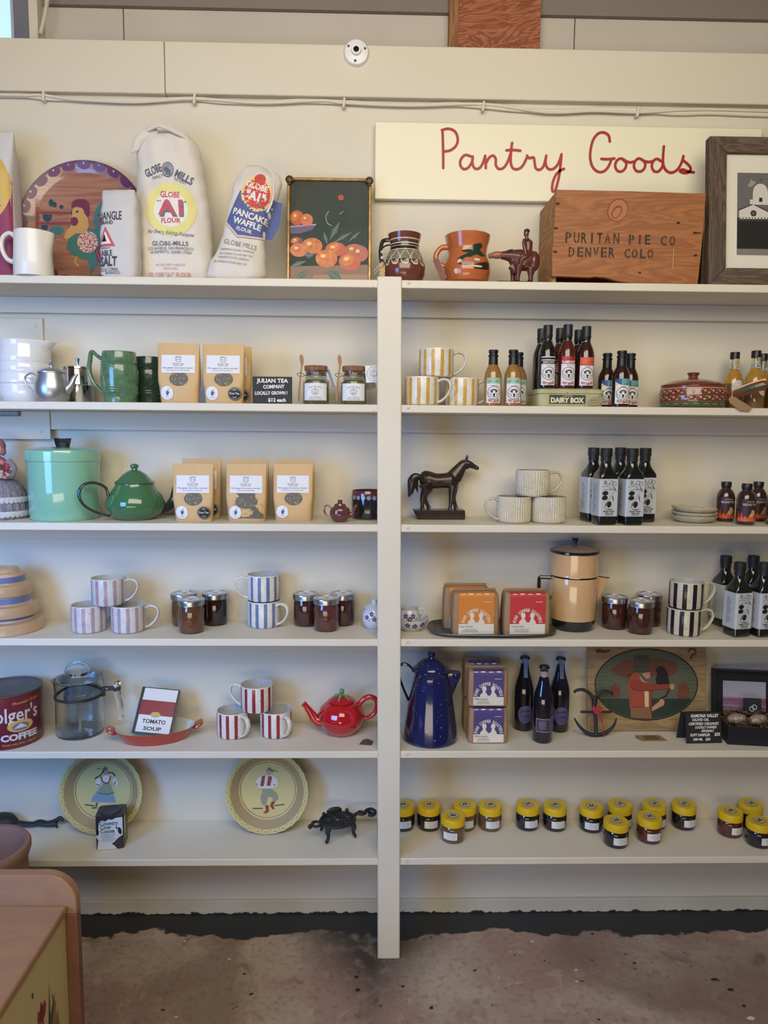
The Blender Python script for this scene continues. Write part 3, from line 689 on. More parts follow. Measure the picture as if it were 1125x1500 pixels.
d.build('fruit_picture', [M('ptab', (128, 96, 78), .35), M('pplate', (92, 74, 120), .35), M('po1', (190, 84, 44), .3, noise=(60, .5), c2=(160, 52, 34)), M('po2', (200, 110, 70), .3), M('po3', (206, 124, 50), .3, noise=(80, .9), c2=(176, 74, 38)), M('ppk', (170, 84, 74), .3), M('pleaf', (52, 82, 72), .3), M('pleafl', (122, 150, 140), .3), M('prim', (170, 150, 180), .3), M('ptab2', (158, 118, 88), .35), M('pmr', (120, 44, 52), .3), M('ppk2', (180, 98, 84), .3, noise=(70, .6)), M('phi', (240, 180, 110), .3)], pf, flat(0, 0), base=.0005)

# --- dark red jug with cream bands
jg = thing('painted_clay_jug', 'dark red glazed clay jug with white line bands, behind the centre post top', 'jug', PX(592, 1, .092))
jr = M('jug_red', (106, 56, 46), .22, coat=.7); jd = M('jug_dark', (44, 28, 30), .25, coat=.6); jw = M('slip_cream', (206, 196, 170), .4)
JP = [(0, 0), (.038, 0), (.045, .008), (.054, .03), (.0555, .045), (.053, .06), (.0465, .078), (.040, .092), (.038, .1), (.0385, .112), (.0425, .126), (.0445, .135), (.0425, .136), (.036, .11), (.036, .095), (.05, .05), (.04, .01), (0, .008)]
def profr(P):
    def f(z):
        for a, b in zip(P[1:], P[2:]):
            if a[1] <= z <= b[1] and b[1] > a[1]: return a[0]+(b[0]-a[0])*(z-a[1])/(b[1]-a[1])
        return P[-1][0]
    return f
jf = profr(JP[:12])
MB().lathe(JP, 48, mf=lambda k, i: 1 if 5 <= k <= 8 else 0).build('jug_body', [jr, jd], jg)
def rcyl(rf, zc=0, a0=0):
    def f(u, v, w):
        R = rf(v)+w; a = u+a0; return Vector((R*math.sin(a), -R*math.cos(a), v))
    return f       # u is an angle here
d = Dec()
for z in (.064, .0675, .071, .0745, .078, .0815, .085, .089, .100, .106, .117): d.rect(-1.9, z, 1.9, z+(.0012 if z not in (.089, .106, .117) else .0025), 0, keep=z > .064)
for i in range(-3, 4): d.stroke([(i*.55-.35, .062), (i*.55, .092), (i*.55+.35, .062)], .0016 if False else .0035, 0)
for i in range(-4, 5): d.stroke([(i*.5-.22, .060), (i*.5-.1, .052), (i*.5+.1, .052), (i*.5+.15, .060), (i*.5, .058)], .005, 0, sm=3)
for i in range(-4, 5): d.ell(i*.5, .057, .09, .003, 1)
d.build('painted_bands', [jw, M('slip_green', (120, 140, 104), .4)], jg, rcyl(jf), step=(.12, .006), base=.0005)
MB().tube(cr([(-.042, 0, .122), (-.058, 0, .118), (-.064, 0, .095), (-.062, 0, .07), (-.054, 0, .055)], 6), .0055, 10, mats if False else 0).build('handle', jd, jg)
p = PX(559.5, 1, .042)
wl = thing('hanging_tag', 'narrow speckled tag on black cord hanging by the dark red jug handle', 'tag', (p.x, p.y, SH[1]))
MB().prism([(-.007, .0), (.0075, .0), (.0075, .044), (.001, .056), (-.0065, .044)], -.001, .001).build('tag_card', M('tag_speck', (196, 168, 118), .7, speck=(400, .55, (100, 80, 60))), wl)
MB().tube(cr([(.001, 0, .054), (-.002, .0, .08), (.002, .01, .092), (.012, .02, .1), (.02, .03, .104)], 5), .0022, 8).build('cord', M('cord_black', (40, 36, 36), .6), wl)
for z in (.064, .078): MB().ball((0, 0, z), .0042).build('bead', M('bead_white', (206, 206, 210), .3), wl)
MB().tube(cr([(-.002, -.001, .05), (-.012, -.002, .04), (-.022, -.002, .028)], 5), [.001, .0006], 6).tube(cr([(-.002, -.001, .05), (-.008, -.002, .035), (-.020, -.002, .022)], 5), [.001, .0006], 6).build('string', jw, wl)
# --- orange jug
oj = thing('orange_clay_jug', 'orange glazed clay jug with dark green bird painting', 'jug', PX(683.5, 1, .088))
og = M('jug_orange', (184, 104, 58), .22, coat=.7, noise=(18, .35), c2=(158, 78, 42))
OP = [(0, 0), (.045, 0), (.056, .012), (.0625, .035), (.062, .055), (.055, .075), (.052, .085), (.053, .1), (.058, .118), (.0605, .132), (.058, .134), (.05, .095), (.058, .05), (.045, .01), (0, .008)]
of = profr(OP[:10])
MB().lathe(OP, 48, mf=lambda k, i: 1 if k == 1 else 0).build('jug_body', [og, M('jug_base', (150, 72, 40), .3, coat=.5)], oj)
MB().tube(cr([(-.05, 0, .104), (-.07, 0, .102), (-.083, 0, .084), (-.08, 0, .064), (-.062, 0, .054)], 6), [.008, .007, .007, .008], 12).build('handle', og, oj)
d = Dec(); gr = 0
d.poly([(-.45, .085), (-.1, .088), (.2, .1), (.55, .105), (.7, .098), (.5, .085), (.25, .085), (.1, .078), (-.3, .08)], 0)
d.poly([(-.6, .062), (-.4, .07), (-.1, .078), (.25, .09), (.5, .088), (.9, .074), (.6, .07), (.3, .074), (0, .066), (-.3, .060)], 0)
d.poly([(.1, .045), (.4, .052), (1.0, .06), (1.0, .04), (.6, .036), (.2, .036)], 1); d.ell(-.45, .056, .09, .006, 2); d.ell(-.1, .060, .2, .006, 3); d.ell(-.6, .032, .1, .007, 2, 10); d.ell(.3, .060, .15, .004, 2); d.ell(.3, .043, .25, .0025, 2); d.ell(-.2, .05, .3, .004, 1)
d.build('bird_painting', [M('bird_green', (42, 56, 44), .2, coat=.7), M('bird_dark', (56, 40, 30), .2, coat=.7), jw, M('bird_rust', (188, 110, 80), .3, coat=.5)], oj, rcyl(of), step=(.12, .006), base=.0004)
p = PX(648, 1, .02)
tg = thing('price_tag', 'small pink cardboard tag leaning below the orange jug handle', 'tag', (p.x+.004, p.y, SH[1]+.0065), ry=-.42)
MB().box(-.001, .001, -.012, .012, .0, .056, mat=Matrix.Rotation(.5, 4, 'Z')).build('card', M('tag_pink', (168, 116, 100), .7), tg, bevel=.0004)
MB().tube([(0, 0, .055), (.006, .01, .064), (.012, .02, .068)], .0007, 6).build('string', jw, tg)

# --- carved buffalo and rider
p = PX(752, 1, .036)
bu = thing('carved_buffalo_rider', 'carved reddish wooden figure of a rider sitting on a buffalo', 'figurine', p)
k = .00181/11.25; Z = lambda x, y, yy=0: Vector(((x-540)*k, yy, (1050-y)*k+.005)); bw = M('carved_wood', (98, 50, 42), .3, coat=.4, noise=(60, .4), c2=(70, 32, 28)); bwl = M('carved_wood_light', (150, 96, 82), .35, coat=.3)
m = MB()
m.ball(Z(720, 700), (.034, .021, .028), mat=Matrix.Rotation(.05, 4, 'Y')).ball(Z(850, 720), (.018, .019, .027)).ball(Z(600, 690), (.025, .018, .022))
m.tube([Z(620, 660), Z(520, 640), Z(400, 630), Z(330, 630)], [.022, .017, .012, .010], 14)
m.tube([Z(480, 790), Z(560, 860), Z(580, 900)], [.008, .010, .010], 12)
for (x, y, yy, x2) in ((615, 800, -.014, 590), (560, 800, .014, 545), (800, 830, -.014, 800), (840, 830, .014, 845)): m.tube([Z(x, y, yy), Z((x+x2)/2-6, 930, yy), Z(x2, 1000, yy), Z(x2-8, 1048, yy)], [.012, .0068, .0055, .0075], 12)
m.build('buffalo_body', bw, bu, remesh=.0014)
MB().ball(Z(270, 625, 0), (.021, .0105, .0095), mat=Matrix.Rotation(-.05, 4, 'Y')).ball(Z(155, 640), (.006, .008, .007)).build('buffalo_head', bwl, bu)
MB().tube(cr([Z(400, 585, -.008), Z(450, 570, -.016), Z(500, 555, -.012)], 4), [.003, .001], 8).tube(cr([Z(400, 585, .008), Z(500, 560, .016), Z(560, 530, .012)], 4), [.003, .001], 8).build('horns', M('horn', (84, 62, 54), .4), bu)
MB().tube(cr([Z(890, 640), Z(925, 720), Z(900, 800), Z(880, 850)], 5), [.003, .002, .003], 8).build('tail', bw, bu)
r = MB(); r.tube([Z(765, 640), Z(765, 560), Z(760, 430), Z(750, 370)], [.013, .0105, .0125, .006], 14); r.ball(Z(728, 280), (.0072, .0065, .0105)).tube([Z(740, 370), Z(735, 320)], .0048, 10)
r.tube(cr([Z(690, 390, -.011), Z(675, 470, -.014), Z(700, 600, -.017), Z(715, 670, -.016)], 4), [.0052, .0045, .0036], 10).tube(cr([Z(805, 380, .008), Z(825, 480, .012), Z(820, 580, .014)], 4), [.0052, .0045, .0036], 10)
r.tube(cr([Z(770, 640, -.010), Z(700, 680, -.019), Z(640, 720, -.019), Z(625, 800, -.018)], 4), [.0085, .007, .005, .004], 10).tube(cr([Z(770, 640, .010), Z(700, 680, .019), Z(640, 720, .019)], 4), [.0085, .007, .005], 10)
r.build('rider', bw, bu, remesh=.0012)
MB().ball(Z(735, 245), (.0078, .0074, .006)).build('rider_hair', M('hair_dark', (46, 30, 30), .5), bu)
MB().box(-.048, .045, -.024, .024, 0, .004).build('base', bw, bu, bevel=.002)

# --- wooden pie crate
cw = M('crate_wood', (168, 108, 62), .55, wood=((3, 20, 26), .8, (138, 82, 44)), noise=(5, .3), c2=(140, 86, 50)); cdk = M('crate_dark', (40, 32, 30), .8)
Yc = 1.918; X0 = atY(811, 350, Yc).x; X1 = atY(1029, 350, Yc).x; zc1 = atY(900, 279, Yc).z
cw_ = X1-X0; ch_ = zc1-SH[1]
cr_ = thing('wooden_crate', 'worn wooden crate with black stencilled lettering and broken bottom edge', 'crate', ((X0+X1)/2, Yc, SH[1]))
hw = cw_/2; cd_ = .175
fp = [(-hw-.001, .018), (-hw-.003, ch_*.3), (-hw+.001, ch_*.7), (-hw+.003, ch_), (0, ch_-.001), (hw+.003, ch_-.004), (hw+.001, ch_*.6), (hw-.002, ch_*.3), (hw-.006, .002), (hw*.6, .001), (hw*.12, .002), (-hw*.12, .008), (-hw*.28, .016), (-hw*.42, .018), (-hw*.5, .016), (-hw*.9, .018)]
MB().prism(fp, 0, .016).build('front_panel', cw, cr_, bevel=.0015)
sw = M('crate_side', (180, 128, 74), .6, wood=((20, 5, 16), .6, (140, 92, 50)))
MB().box(-hw+.002, -hw+.014, .0165, cd_-.002, .0, ch_-.004).build('side_panel', sw, cr_, bevel=.001)
MB().box(hw-.016, hw-.002, .0165, cd_-.002, .0, ch_-.006).build('side_panel', sw, cr_, bevel=.001)
MB().box(-hw+.015, hw-.017, cd_-.018, cd_-.004, .004, ch_-.004).build('back_panel', cw, cr_, bevel=.001)
MB().box(-hw+.015, hw-.017, .0165, cd_-.02, .0, .006).build('bottom_panel', cdk, cr_)
d = Dec(); k = .00175/3.261; Z = lambda x, y: ((x-462)*k, ch_-(y-280)*k)
st = 0
def sten(t, xs_, y, h, w):
    for c, x in zip(t, xs_):
        d.text(c, *Z(x, y), h*k, (None if c == 'I' else w*k), 0, bold=.02)
sten('PURITAN', (172, 212, 248, 286, 324, 362, 404), 500, 48, 28); sten('PIE', (478, 518, 556), 505, 44, 26); sten('CO', (634, 676), 508, 44, 28)
sten('DENVER', (190, 232, 270, 308, 346, 384), 566, 44, 28); sten('COLO', (460, 496, 536, 572), 570, 42, 28)
for x in (172, 212, 362, 404, 478, 634, 676): d.rect(*Z(x-1.5, 526), *Z(x+1.5, 474), 1)     # stencil bridges
for x in (190, 232, 308, 346, 460, 496, 572): d.rect(*Z(x-1.5, 590), *Z(x+1.5, 542), 1)
d.ell(*Z(405, 370), 48*k, 55*k, 2, 24, rot=-.5); d.ell(*Z(405, 372), 44*k, 51*k, 3, 24, rot=-.5); d.ell(*Z(400, 380), 22*k, 34*k, 2, 20, rot=-.6); d.ell(*Z(400, 382), 16*k, 27*k, 3, 20, rot=-.6)
for x, y in ((115, 345), (110, 458), (110, 568), (785, 470), (792, 575), (525, 660), (700, 425)): d.ell(*Z(x, y), (10 if x != 525 else 6)*k, 5*k, 4, 10)
d.stroke([Z(684, 545), Z(684, 640)], .001, 5); d.stroke([Z(775, 468), Z(808, 470)], .002, 4)
d.build('stencil', [M('stencil_ink', (52, 46, 40), .7), cw, M('knot', (120, 58, 46), .6), M('knot_in', (168, 108, 62), .55), M('nail_rust', (48, 32, 26), .7), M('scratch', (206, 180, 140), .6)], cr_, flat(0, 0), base=.0006)
# dark sheet filling the dark gap behind the crate
p = PX(1036, 1, .10); MB().box(-.035, .012, 0, .01, 0, .165).build('dark_gap_sheet', M('dark_gap_sheet', (66, 60, 58), .6))
o = bpy.data.objects['dark_gap_sheet']; place(o, p+Vector((0, .07, 0)), 0, 0); tag(o, 'dark sheet filling the gap between the wooden crate and the mission photograph', 'board')

# --- rustic framed photograph
Yr = 1.935; A = atY(1041, 300, Yr); fh = .388; fwid = .40
rf_ = thing('framed_photograph', 'rustic grey wood frame with black-and-white photograph of a white chapel', 'picture', (A.x+fwid/2, Yr, SH[1]+.001), rx=-.10, ry=0.0)
rw = M('barn_wood', (104, 88, 74), .85, wood=((34, 20, 4), .7, (72, 58, 48)), bump=(60, .8)); rw2 = M('barn_wood_h', (108, 90, 76), .85, wood=((4, 20, 34), .7, (74, 60, 50)), bump=(60, .8))
b5 = .046; H2 = fwid/2
def rail(pts, mt): MB().prism(pts, -.012, .012).build('frame_rail', mt, rf_, bevel=.0015)
rail([(-H2, 0), (-H2+b5, b5), (-H2+b5, fh-b5*.9), (-H2, fh)], rw); rail([(H2, 0), (H2-b5, b5), (H2-b5, fh-b5*.9), (H2, fh)][::-1], rw)
rail([(-H2+.0006, 0), (H2-.0006, 0), (H2-b5, b5-.0006), (-H2+b5, b5-.0006)], rw2); rail([(-H2+.0006, fh), (H2-.0006, fh), (H2-b5, fh-b5*.9+.0006), (-H2+b5, fh-b5*.9+.0006)][::-1], rw2)
MB().box(-H2+b5-.004, H2-b5+.004, .002, .008, b5-.004, fh-b5*.9+.004).build('mat_board', M('mat_white', (218, 214, 200), .7), rf_)
d = Dec(); ox = -H2+b5+.036; k = .00177/3.261; Z = lambda x, y: (ox+(x-992)*k, fh-.088-(y-208)*k)
d.rect(*Z(990, 606), *Z(1330, 208), 0); d.ell(*Z(1060, 262), 22*k, 10*k, 5, 10, rot=.6); d.ell(*Z(1058, 250), 6*k, 10*k, 5, 10)
d.rect(*Z(990, 575), *Z(1330, 425), 1); d.rect(*Z(990, 606), *Z(1330, 578), 2)
d.poly([Z(1000, 432), Z(1000, 392), Z(1068, 362), Z(1210, 430)], 3); d.stroke([Z(998, 388), Z(1068, 360), Z(1210, 425)], .0022, 1)
d.rect(*Z(1066, 362), *Z(1210, 300), 3); d.ell(*Z(1103, 300), 36*k, 40*k, 3, 24); d.rect(*Z(1052, 360), *Z(1066, 338), 3); d.rect(*Z(1097, 348), *Z(1113, 328), 1); d.ell(*Z(1070, 404), 15*k, m=1); d.ell(*Z(1070, 404), 9*k, m=4); d.stroke([Z(1103, 262), Z(1103, 240)], .0008, 1); d.stroke([Z(1096, 240), Z(1113, 240)], .0008, 1)
for i in range(14): d.stroke([Z(1004+i*15, 425), Z(1004+i*15, 440)], .0028, 4, keep=i > 0)
d.build('chapel_photograph', [M('sky_grey', (106, 104, 104), .3), M('photo_black', (44, 42, 42), .3), M('photo_mid', (130, 124, 116), .3), M('photo_white', (206, 202, 192), .3), M('photo_grey', (96, 92, 88), .3), M('photo_cloud', (150, 148, 144), .3)], rf_, flat(.002, 0), base=.0005)

# ================================================================ BUILDERS FOR REPEATED GOODS
def zc(p, dz=0): return Vector((p.x, p.y, p.z+dz))
def make_mug(label, ca, cb, loc, rz, group, name='striped_mug', R=.0462, H=.0745, npair=12, ph=0, rough=.32, blank=True, ribs=False, cols=None, inner=None):
    t = thing(name, label, 'mug', loc, rz, group)
    base = M(name+label[:9]+'_b', cb, rough, coat=.3, noise=(40, .15), speck=(260, .66, (110, 96, 84)))
    st = M(name+label[:9]+'_a', ca, rough, coat=.3, noise=(30, .3), speck=(240, .70, tuple(min(255, v+60) for v in ca)))
    inn = inner or M('mug_inside', (196, 196, 192), .35, coat=.3, speck=(200, .66, (120, 110, 100)))
    seg = 120 if not ribs else 126; prof = [(0, 0), (R*.86, 0), (R*.95, .002), (R, .008), (R*1.005, H*.5), (R, H-.003), (R*.985, H), (R*.94, H-.001), (R*.92, H*.6), (R*.9, .012), (R*.75, .006), (0, .006)]
    def mf(k, i):
        if k < 2: return 0
        if k >= 6: return 2
        if k == 5: return 0
        a = (i/seg+ph) % 1
        if blank and (a < .045 or a > .955): return 0
        s_ = a*npair*2; q = int(s_)
        fr = s_-q; return 1 if (q % 2 == 0 and .04 < fr < .98) else 0
    if ribs:
        rf = lambda r, z, a: (r*(1-.045*(math.cos(a*42+math.sin(z*60)*.6)*.5+.5)**2) if r > R*.98 and z > .004 else r, z)
        MB().lathe(prof, 252, mf=lambda k, i: 1 if k >= 6 else 0, rf=rf).build('mug_body', [base, inn], t, sharp=50)
    else:
        MB().lathe(prof, seg, mf=mf).build('mug_body', [base, st, inn], t)
    MB().tube(cr([(R*.96, 0, H*.83), (R+.012, 0, H*.915), (R+.029, 0, H*.85), (R+.034, 0, H*.62), (R+.024, 0, H*.34), (R+.008, 0, H*.16), (R*.96, 0, H*.12)], 6), [.0042, .0036, .0034, .0034, .0042], 12, flat=1.9).build('handle', base, t)
    return t
WH = (222, 218, 210)
def emblem_hot(d, cx, cy, s, bk=1, wh=0):      # round bear-face badge
    d.ring(cx, cy, s, s*.09, bk, n=30); d.ell(cx, cy-s*.1, s*.82, s*.78, wh, 24)
    for i in range(9):
        a = PI*.15+i*PI*.7/8; d.ell(cx+s*.55*math.cos(a), cy+s*.5*math.sin(a), s*.13, s*.1, bk, 7, rot=a, keep=i > 0)
    d.stroke([(cx-s*.8, cy), (cx-s*.5, cy-s*.5), (cx, cy-s*.75), (cx+s*.5, cy-s*.5), (cx+s*.8, cy)], s*.07, bk)
    d.ell(cx-s*.3, cy+s*.12, s*.13, s*.11, bk, 8); d.ell(cx+s*.3, cy+s*.12, s*.13, s*.11, bk, 8)
    d.poly([(cx-s*.22, cy-s*.12), (cx+s*.22, cy-s*.12), (cx+s*.12, cy-s*.42), (cx-s*.12, cy-s*.42)], bk); d.ell(cx, cy-s*.5, s*.14, s*.14, bk, 8)
    for q in (-1, 1): d.stroke([(cx+q*s*.15, cy+s*.3), (cx+q*s*.5, cy-s*.1), (cx+q*s*.35, cy-s*.4)], s*.06, bk)
lblred = M('label_red', (160, 44, 52), .5)
capm = M('black_cap', (26, 27, 30), .35)
def make_sauce(label, body, strip, loc, group, style='shrink', rz=0, H=.147):
    t = thing('hot_sauce_bottle', label, 'bottle', loc, rz, group); R = .0228
    s = H/.147
    bm_ = M('sauce%d_%d_%d' % body, body, .12, coat=1, noise=(50, .3))
    prof = [(0, 0), (R*.9, 0), (R, .003), (R, .078*s), (R*.96, .086*s), (R*.8, .096*s), (R*.62, .104*s), (.0118, .110*s)]
    if style == 'clear': MB().lathe(prof+[(0, .111*s)], 32).build('bottle_body', bm_, t)
    else: MB().lathe(prof+[(.0108, .135*s), (0, .136*s)], 32).build('bottle_body', bm_, t)
    if style == 'shrink':
        MB().lathe([(.0128, .103*s), (.0122, .12*s), (.0108, .138*s), (.0122, .1385*s), (.0128, .141*s), (.0125, H-.001), (.0115, H), (0, H)], 28).lathe([(.0136, .129*s), (.0138, .131*s), (.0132, .133*s), (.012, .134*s)], 28).build('cap_seal', capm, t)
    else:
        MB().lathe([(.0117, .110*s), (.0108, .125*s), (.0105, .135*s), (.0085, .135*s), (.009, .112*s)], 28).build('bottle_neck', glass, t)
        MB().lathe([(.0105, .112*s), (.0128, .1125*s+.010), (.0132, .124*s), (.0124, .126*s), (.0124, H-.001), (.0115, H), (0, H)], 28).build('screw_cap', M('black_plastic', (30, 33, 36), .4), t)
    d = Dec(); W = .0205
    d.rect(-W, .008, W, .073*s, 0)
    if strip == 'blue':
        d.rect(-W, .056*s, W, .073*s, 2); d.rect(-W, .056*s, -W*.2, .073*s, 3); d.poly([(-W, .056*s), (-W, .066*s), (-W*.6, .06*s), (-W*.1, .056*s)], 4); d.rect(W*.1, .056*s, W, .062*s, 5)
    elif strip == 'green':
        d.rect(-W, .058*s, W, .073*s, 6)
        for x in (-.012, .008): d.ell(x, .064*s, .006, .0025, 7, 10, rot=.4)
    elif strip == 'black':
        d.rect(-W, .066*s, W, .071*s, 1); d.rect(-W, .056*s, W, .064*s, 1); d.text('SMOKY GHOST', 0, .060*s, .0045, .032, 0, bold=.02)
    elif strip == 'red':
        d.rect(-W, .056*s, W, .073*s, 8); d.text('FLAMIN HOT', 0, .0605*s, .006, .036, 0, bold=.04); d.poly([(-W, .073*s), (-W*.5, .062*s), (-W*.2, .071*s), (0, .068*s), (.002, .073*s)], 9)
    elif strip == 'orange':
        d.rect(-W, .054*s, W, .073*s, 10); d.stroke([(-.002, .060*s), (.008, .063*s), (.018, .062*s)], .001, 1); d.rect(-W, .054*s, W, .057*s, 9)
    emblem_hot(d, 0, .034*s, .0165)
    d.text('HOT SAUCE', 0, .0125, .0062, .030, 8, bold=.05, bend=-.03)
    d.lines(0, .0528*s if strip != 'orange' else .0520*s, .018, 1, .002, .0014, 8)
    d.build('label', [white, black, M('teal_strip', (96, 158, 170), .5), M('blue_strip', (44, 76, 140), .5), M('cream_wave', (222, 206, 160), .5), M('green_strip', (84, 146, 130), .5), M('pale_green', (150, 186, 176), .5), M('leaf_green', (120, 160, 70), .5), lblred, M('flame_red', (176, 66, 60), .5), M('orange_strip', (206, 98, 60), .5)], t, cyl(R), step=.004)
    return t
def make_pouch(label, loc, rz, group, blackdot=True, clear=False, Wd=.108, H=.155, rx=0, name='tea_pouch'):
    t = thing(name, label, 'pouch', loc, rz, group, rx=rx); w2 = Wd/2
    def dep(z): t_ = z/H; return max(.0015, .026*(1-t_)**.75*min(1, .55+t_*2.2) if t_ < .95 else .0015)
    def wid(z): t_ = z/H; return w2*(.90+.10*min(1, t_*2.4))
    MB().loft([(H*q, wid(H*q), dep(H*q), 6-3*(q < .3)) for q in (0, .02, .08, .16, .25, .35, .45, .55, .65, .75, .85, .92, 1)], 40).build('pouch_body', kraft, t, bevel=0)
    fn = lambda u, v, w: Vector((u, -dep(v)*(1-min(.98, abs(u)/wid(v))**4)**.25-w-.0003, v))
    d = Dec()
    if clear: d.rect(-w2*.72, H*.06, w2*.86, H*.62, 0); 
    d.ell(.002, H*.40 if not clear else H*.35, .0245 if not clear else .03, .0185, 0, 30)
    rr = random.Random(4)
    for i in range(90 if clear else 60):
        a = rr.uniform(0, 6.3); r = math.sqrt(rr.random()); x, y = .002+.023*r*math.cos(a), H*.40+.0172*r*math.sin(a)
        if clear: x, y = rr.uniform(-w2*.68, w2*.8), rr.uniform(H*.08, H*.42)
        l = rr.uniform(.0015, .004); q = rr.uniform(0, 3.1); d.stroke([(x, y), (x+l*math.cos(q), y+l*math.sin(q))], .0011, rr.choice((1, 1, 2, 3)), keep=i > 0)
    d.build('window', [M('tea_dark', (100, 94, 80), .6), M('tea_grey', (142, 134, 112), .7), M('tea_green', (104, 108, 74), .7), M('tea_pale', (190, 180, 152), .7)], t, fn, step=.008, label='dark loose tea showing through the window')
    d = Dec(); d.rect(-w2*.80, H*.50, w2*.80, H*.80, 0); d.text('JULIAN TEA', 0, H*.775, .003, .02, 1, bend=.02); d.ring(0, H*.725, .0065, .0009, 1); d.stroke([(-.005, H*.715), (-.002, H*.735), (0, H*.715), (.003, H*.735), (.005, H*.715)], .0008, 1)
    d.text('Green Tea', 0, H*.655, .0045, .028, 1); d.text('Loose Leaf', 0, H*.625, .0028, .024, 1); d.text('Mint, ginger, lime, lemon, lavender', 0, H*.585, .0034, w2*1.45, 1); d.lines(0, H*.545, w2*1.2, 1, .003, .0008, 1)
    d.build('label', [white, black], t, fn, step=.008, base=.001)
    d = Dec(); d.ell(-w2*.52, H*.165, .0165, .0175, 0, 28)
    X, Y = -w2*.52, H*.17
    d.poly([(X, Y-.009), (X-.008, Y+.008), (X-.002, Y+.003), (X, Y+.006), (X+.001, Y-.002)], 1); d.poly([(X+.001, Y-.009), (X+.001, Y+.006), (X+.007, Y+.011), (X+.006, Y)], 1); d.lines(X+.001, Y-.012, .014, 1, .002, .0008, 1)
    d.build('leaf_sticker', [white, M('sticker_teal', (52, 92, 90), .5)], t, fn, step=.006, base=.0014)
    if blackdot:
        d = Dec(); X, Y = w2*.56, H*.16; d.ell(X, Y, .0175, .0175, 0, 30); d.ring(X, Y, .0155, .0006, 1); d.text('Pure Tea', X, Y+.001, .0055, .024, 1, bold=.02); d.text('Leaf', X, Y-.009, .004, .010, 1); d.text('100%', X, Y+.010, .003, .008, 1)
        d.build('round_sticker', [M('sticker_black', (34, 34, 40), .4), M('sticker_white', (215, 215, 215), .4)], t, fn, step=.006, base=.0014)
    return t
def make_olive(label, loc, rz, group):
    t = thing('olive_oil_bottle', label, 'bottle', loc, rz, group); hw = .0262
    ob = M('olive_glass', (24, 26, 24), .08, coat=1)
    MB().loft([(0, hw*.9, hw*.9, 6), (.003, hw, hw, 7), (.128, hw, hw, 7), (.136, hw*.96, hw*.96, 5), (.148, hw*.72, hw*.72, 3), (.158, .0155, .0155, 2), (.165, .0138, .0138, 2), (.19, .0135, .0135, 2)], 40).build('bottle_body', ob, t)
    MB().lathe([(0, .1835), (.0158, .1835), (.0162, .186), (.0158, .204), (.0145, .2055), (0, .2055)], 28).lathe([(.0145, .17), (.0142, .1835), (.013, .184)], 28).build('cap', M('matte_black', (32, 32, 33), .45), t)
    def fn(u, v, w):     # wraps front, then left side
        ww = w+.0003; c = hw-.005
        if u > -c: return Vector((min(u, hw*.95), -hw-ww, v))
        q = -c-u; arc = .005*PI/2
        if q < arc: a = q/.005; return Vector((-c-(.005+ww)*math.sin(a), -c-(.005+ww)*math.cos(a), v))
        return Vector((-hw-ww, -c+(q-arc), v))
    d = Dec(); lw = hw*.92
    d.rect(-lw-.05, .024, lw, .124, 0)
    d.text('R', -.010, .114, .012, .009, 1); d.text('V', -.002, .110, .006, .006, 1); d.ring(.006, .1135, .0055, .0011, 1, n=20); d.ring(.0135, .1115, .0055, .0011, 1, n=20)
    d.stroke([(-.022, .103), (-.008, .105), (.004, .103)], .0009, 1); d.text("Jo's", .006, .099, .005, .012, 1); d.stroke([(-.016, .094), (0, .096), (.014, .094)], .001, 1)
    d.poly([(.010, .106), (.016, .100), (.022, .088), (.014, .096)], 2)
    for x, y, rx, ry, r in ((-.011, .086, .0085, .0062, .1), (-.012, .0735, .0085, .0062, .15), (.001, .056, .0062, .0088, -.25)): d.ell(x, y, rx, ry, 1, 18, rot=r)
    d.poly([(-.012, .048), (-.004, .056), (-.002, .066), (-.010, .058)], 2); d.poly([(.008, .082), (.012, .076), (.0135, .062), (.009, .070)], 2); d.stroke([(-.014, .046), (-.002, .066), (.010, .086), (.018, .098)], .0008, 2)
    d.text('Organic', .001, .0435, .0038, .020, 1, bold=.02); d.text('Extra Virgin', .001, .0378, .0042, .031, 1, bold=.03); d.text('Olive Oil', .001, .0322, .0042, .022, 1, bold=.03); d.lines(.001, .0275, .028, 1, .002, .0012, 1)
    for i in range(14): d.rect(-.060, .036+i*.0055, -.060+.018*(.5+.5*abs(math.sin(i*7))), .0372+i*.0055, 2, keep=i > 0)
    d.build('label', [M('label_silver', (186, 192, 198), .35), black, M('label_ink_grey', (92, 96, 98), .5)], t, fn, step=(.0012 if False else .0025))
    return t
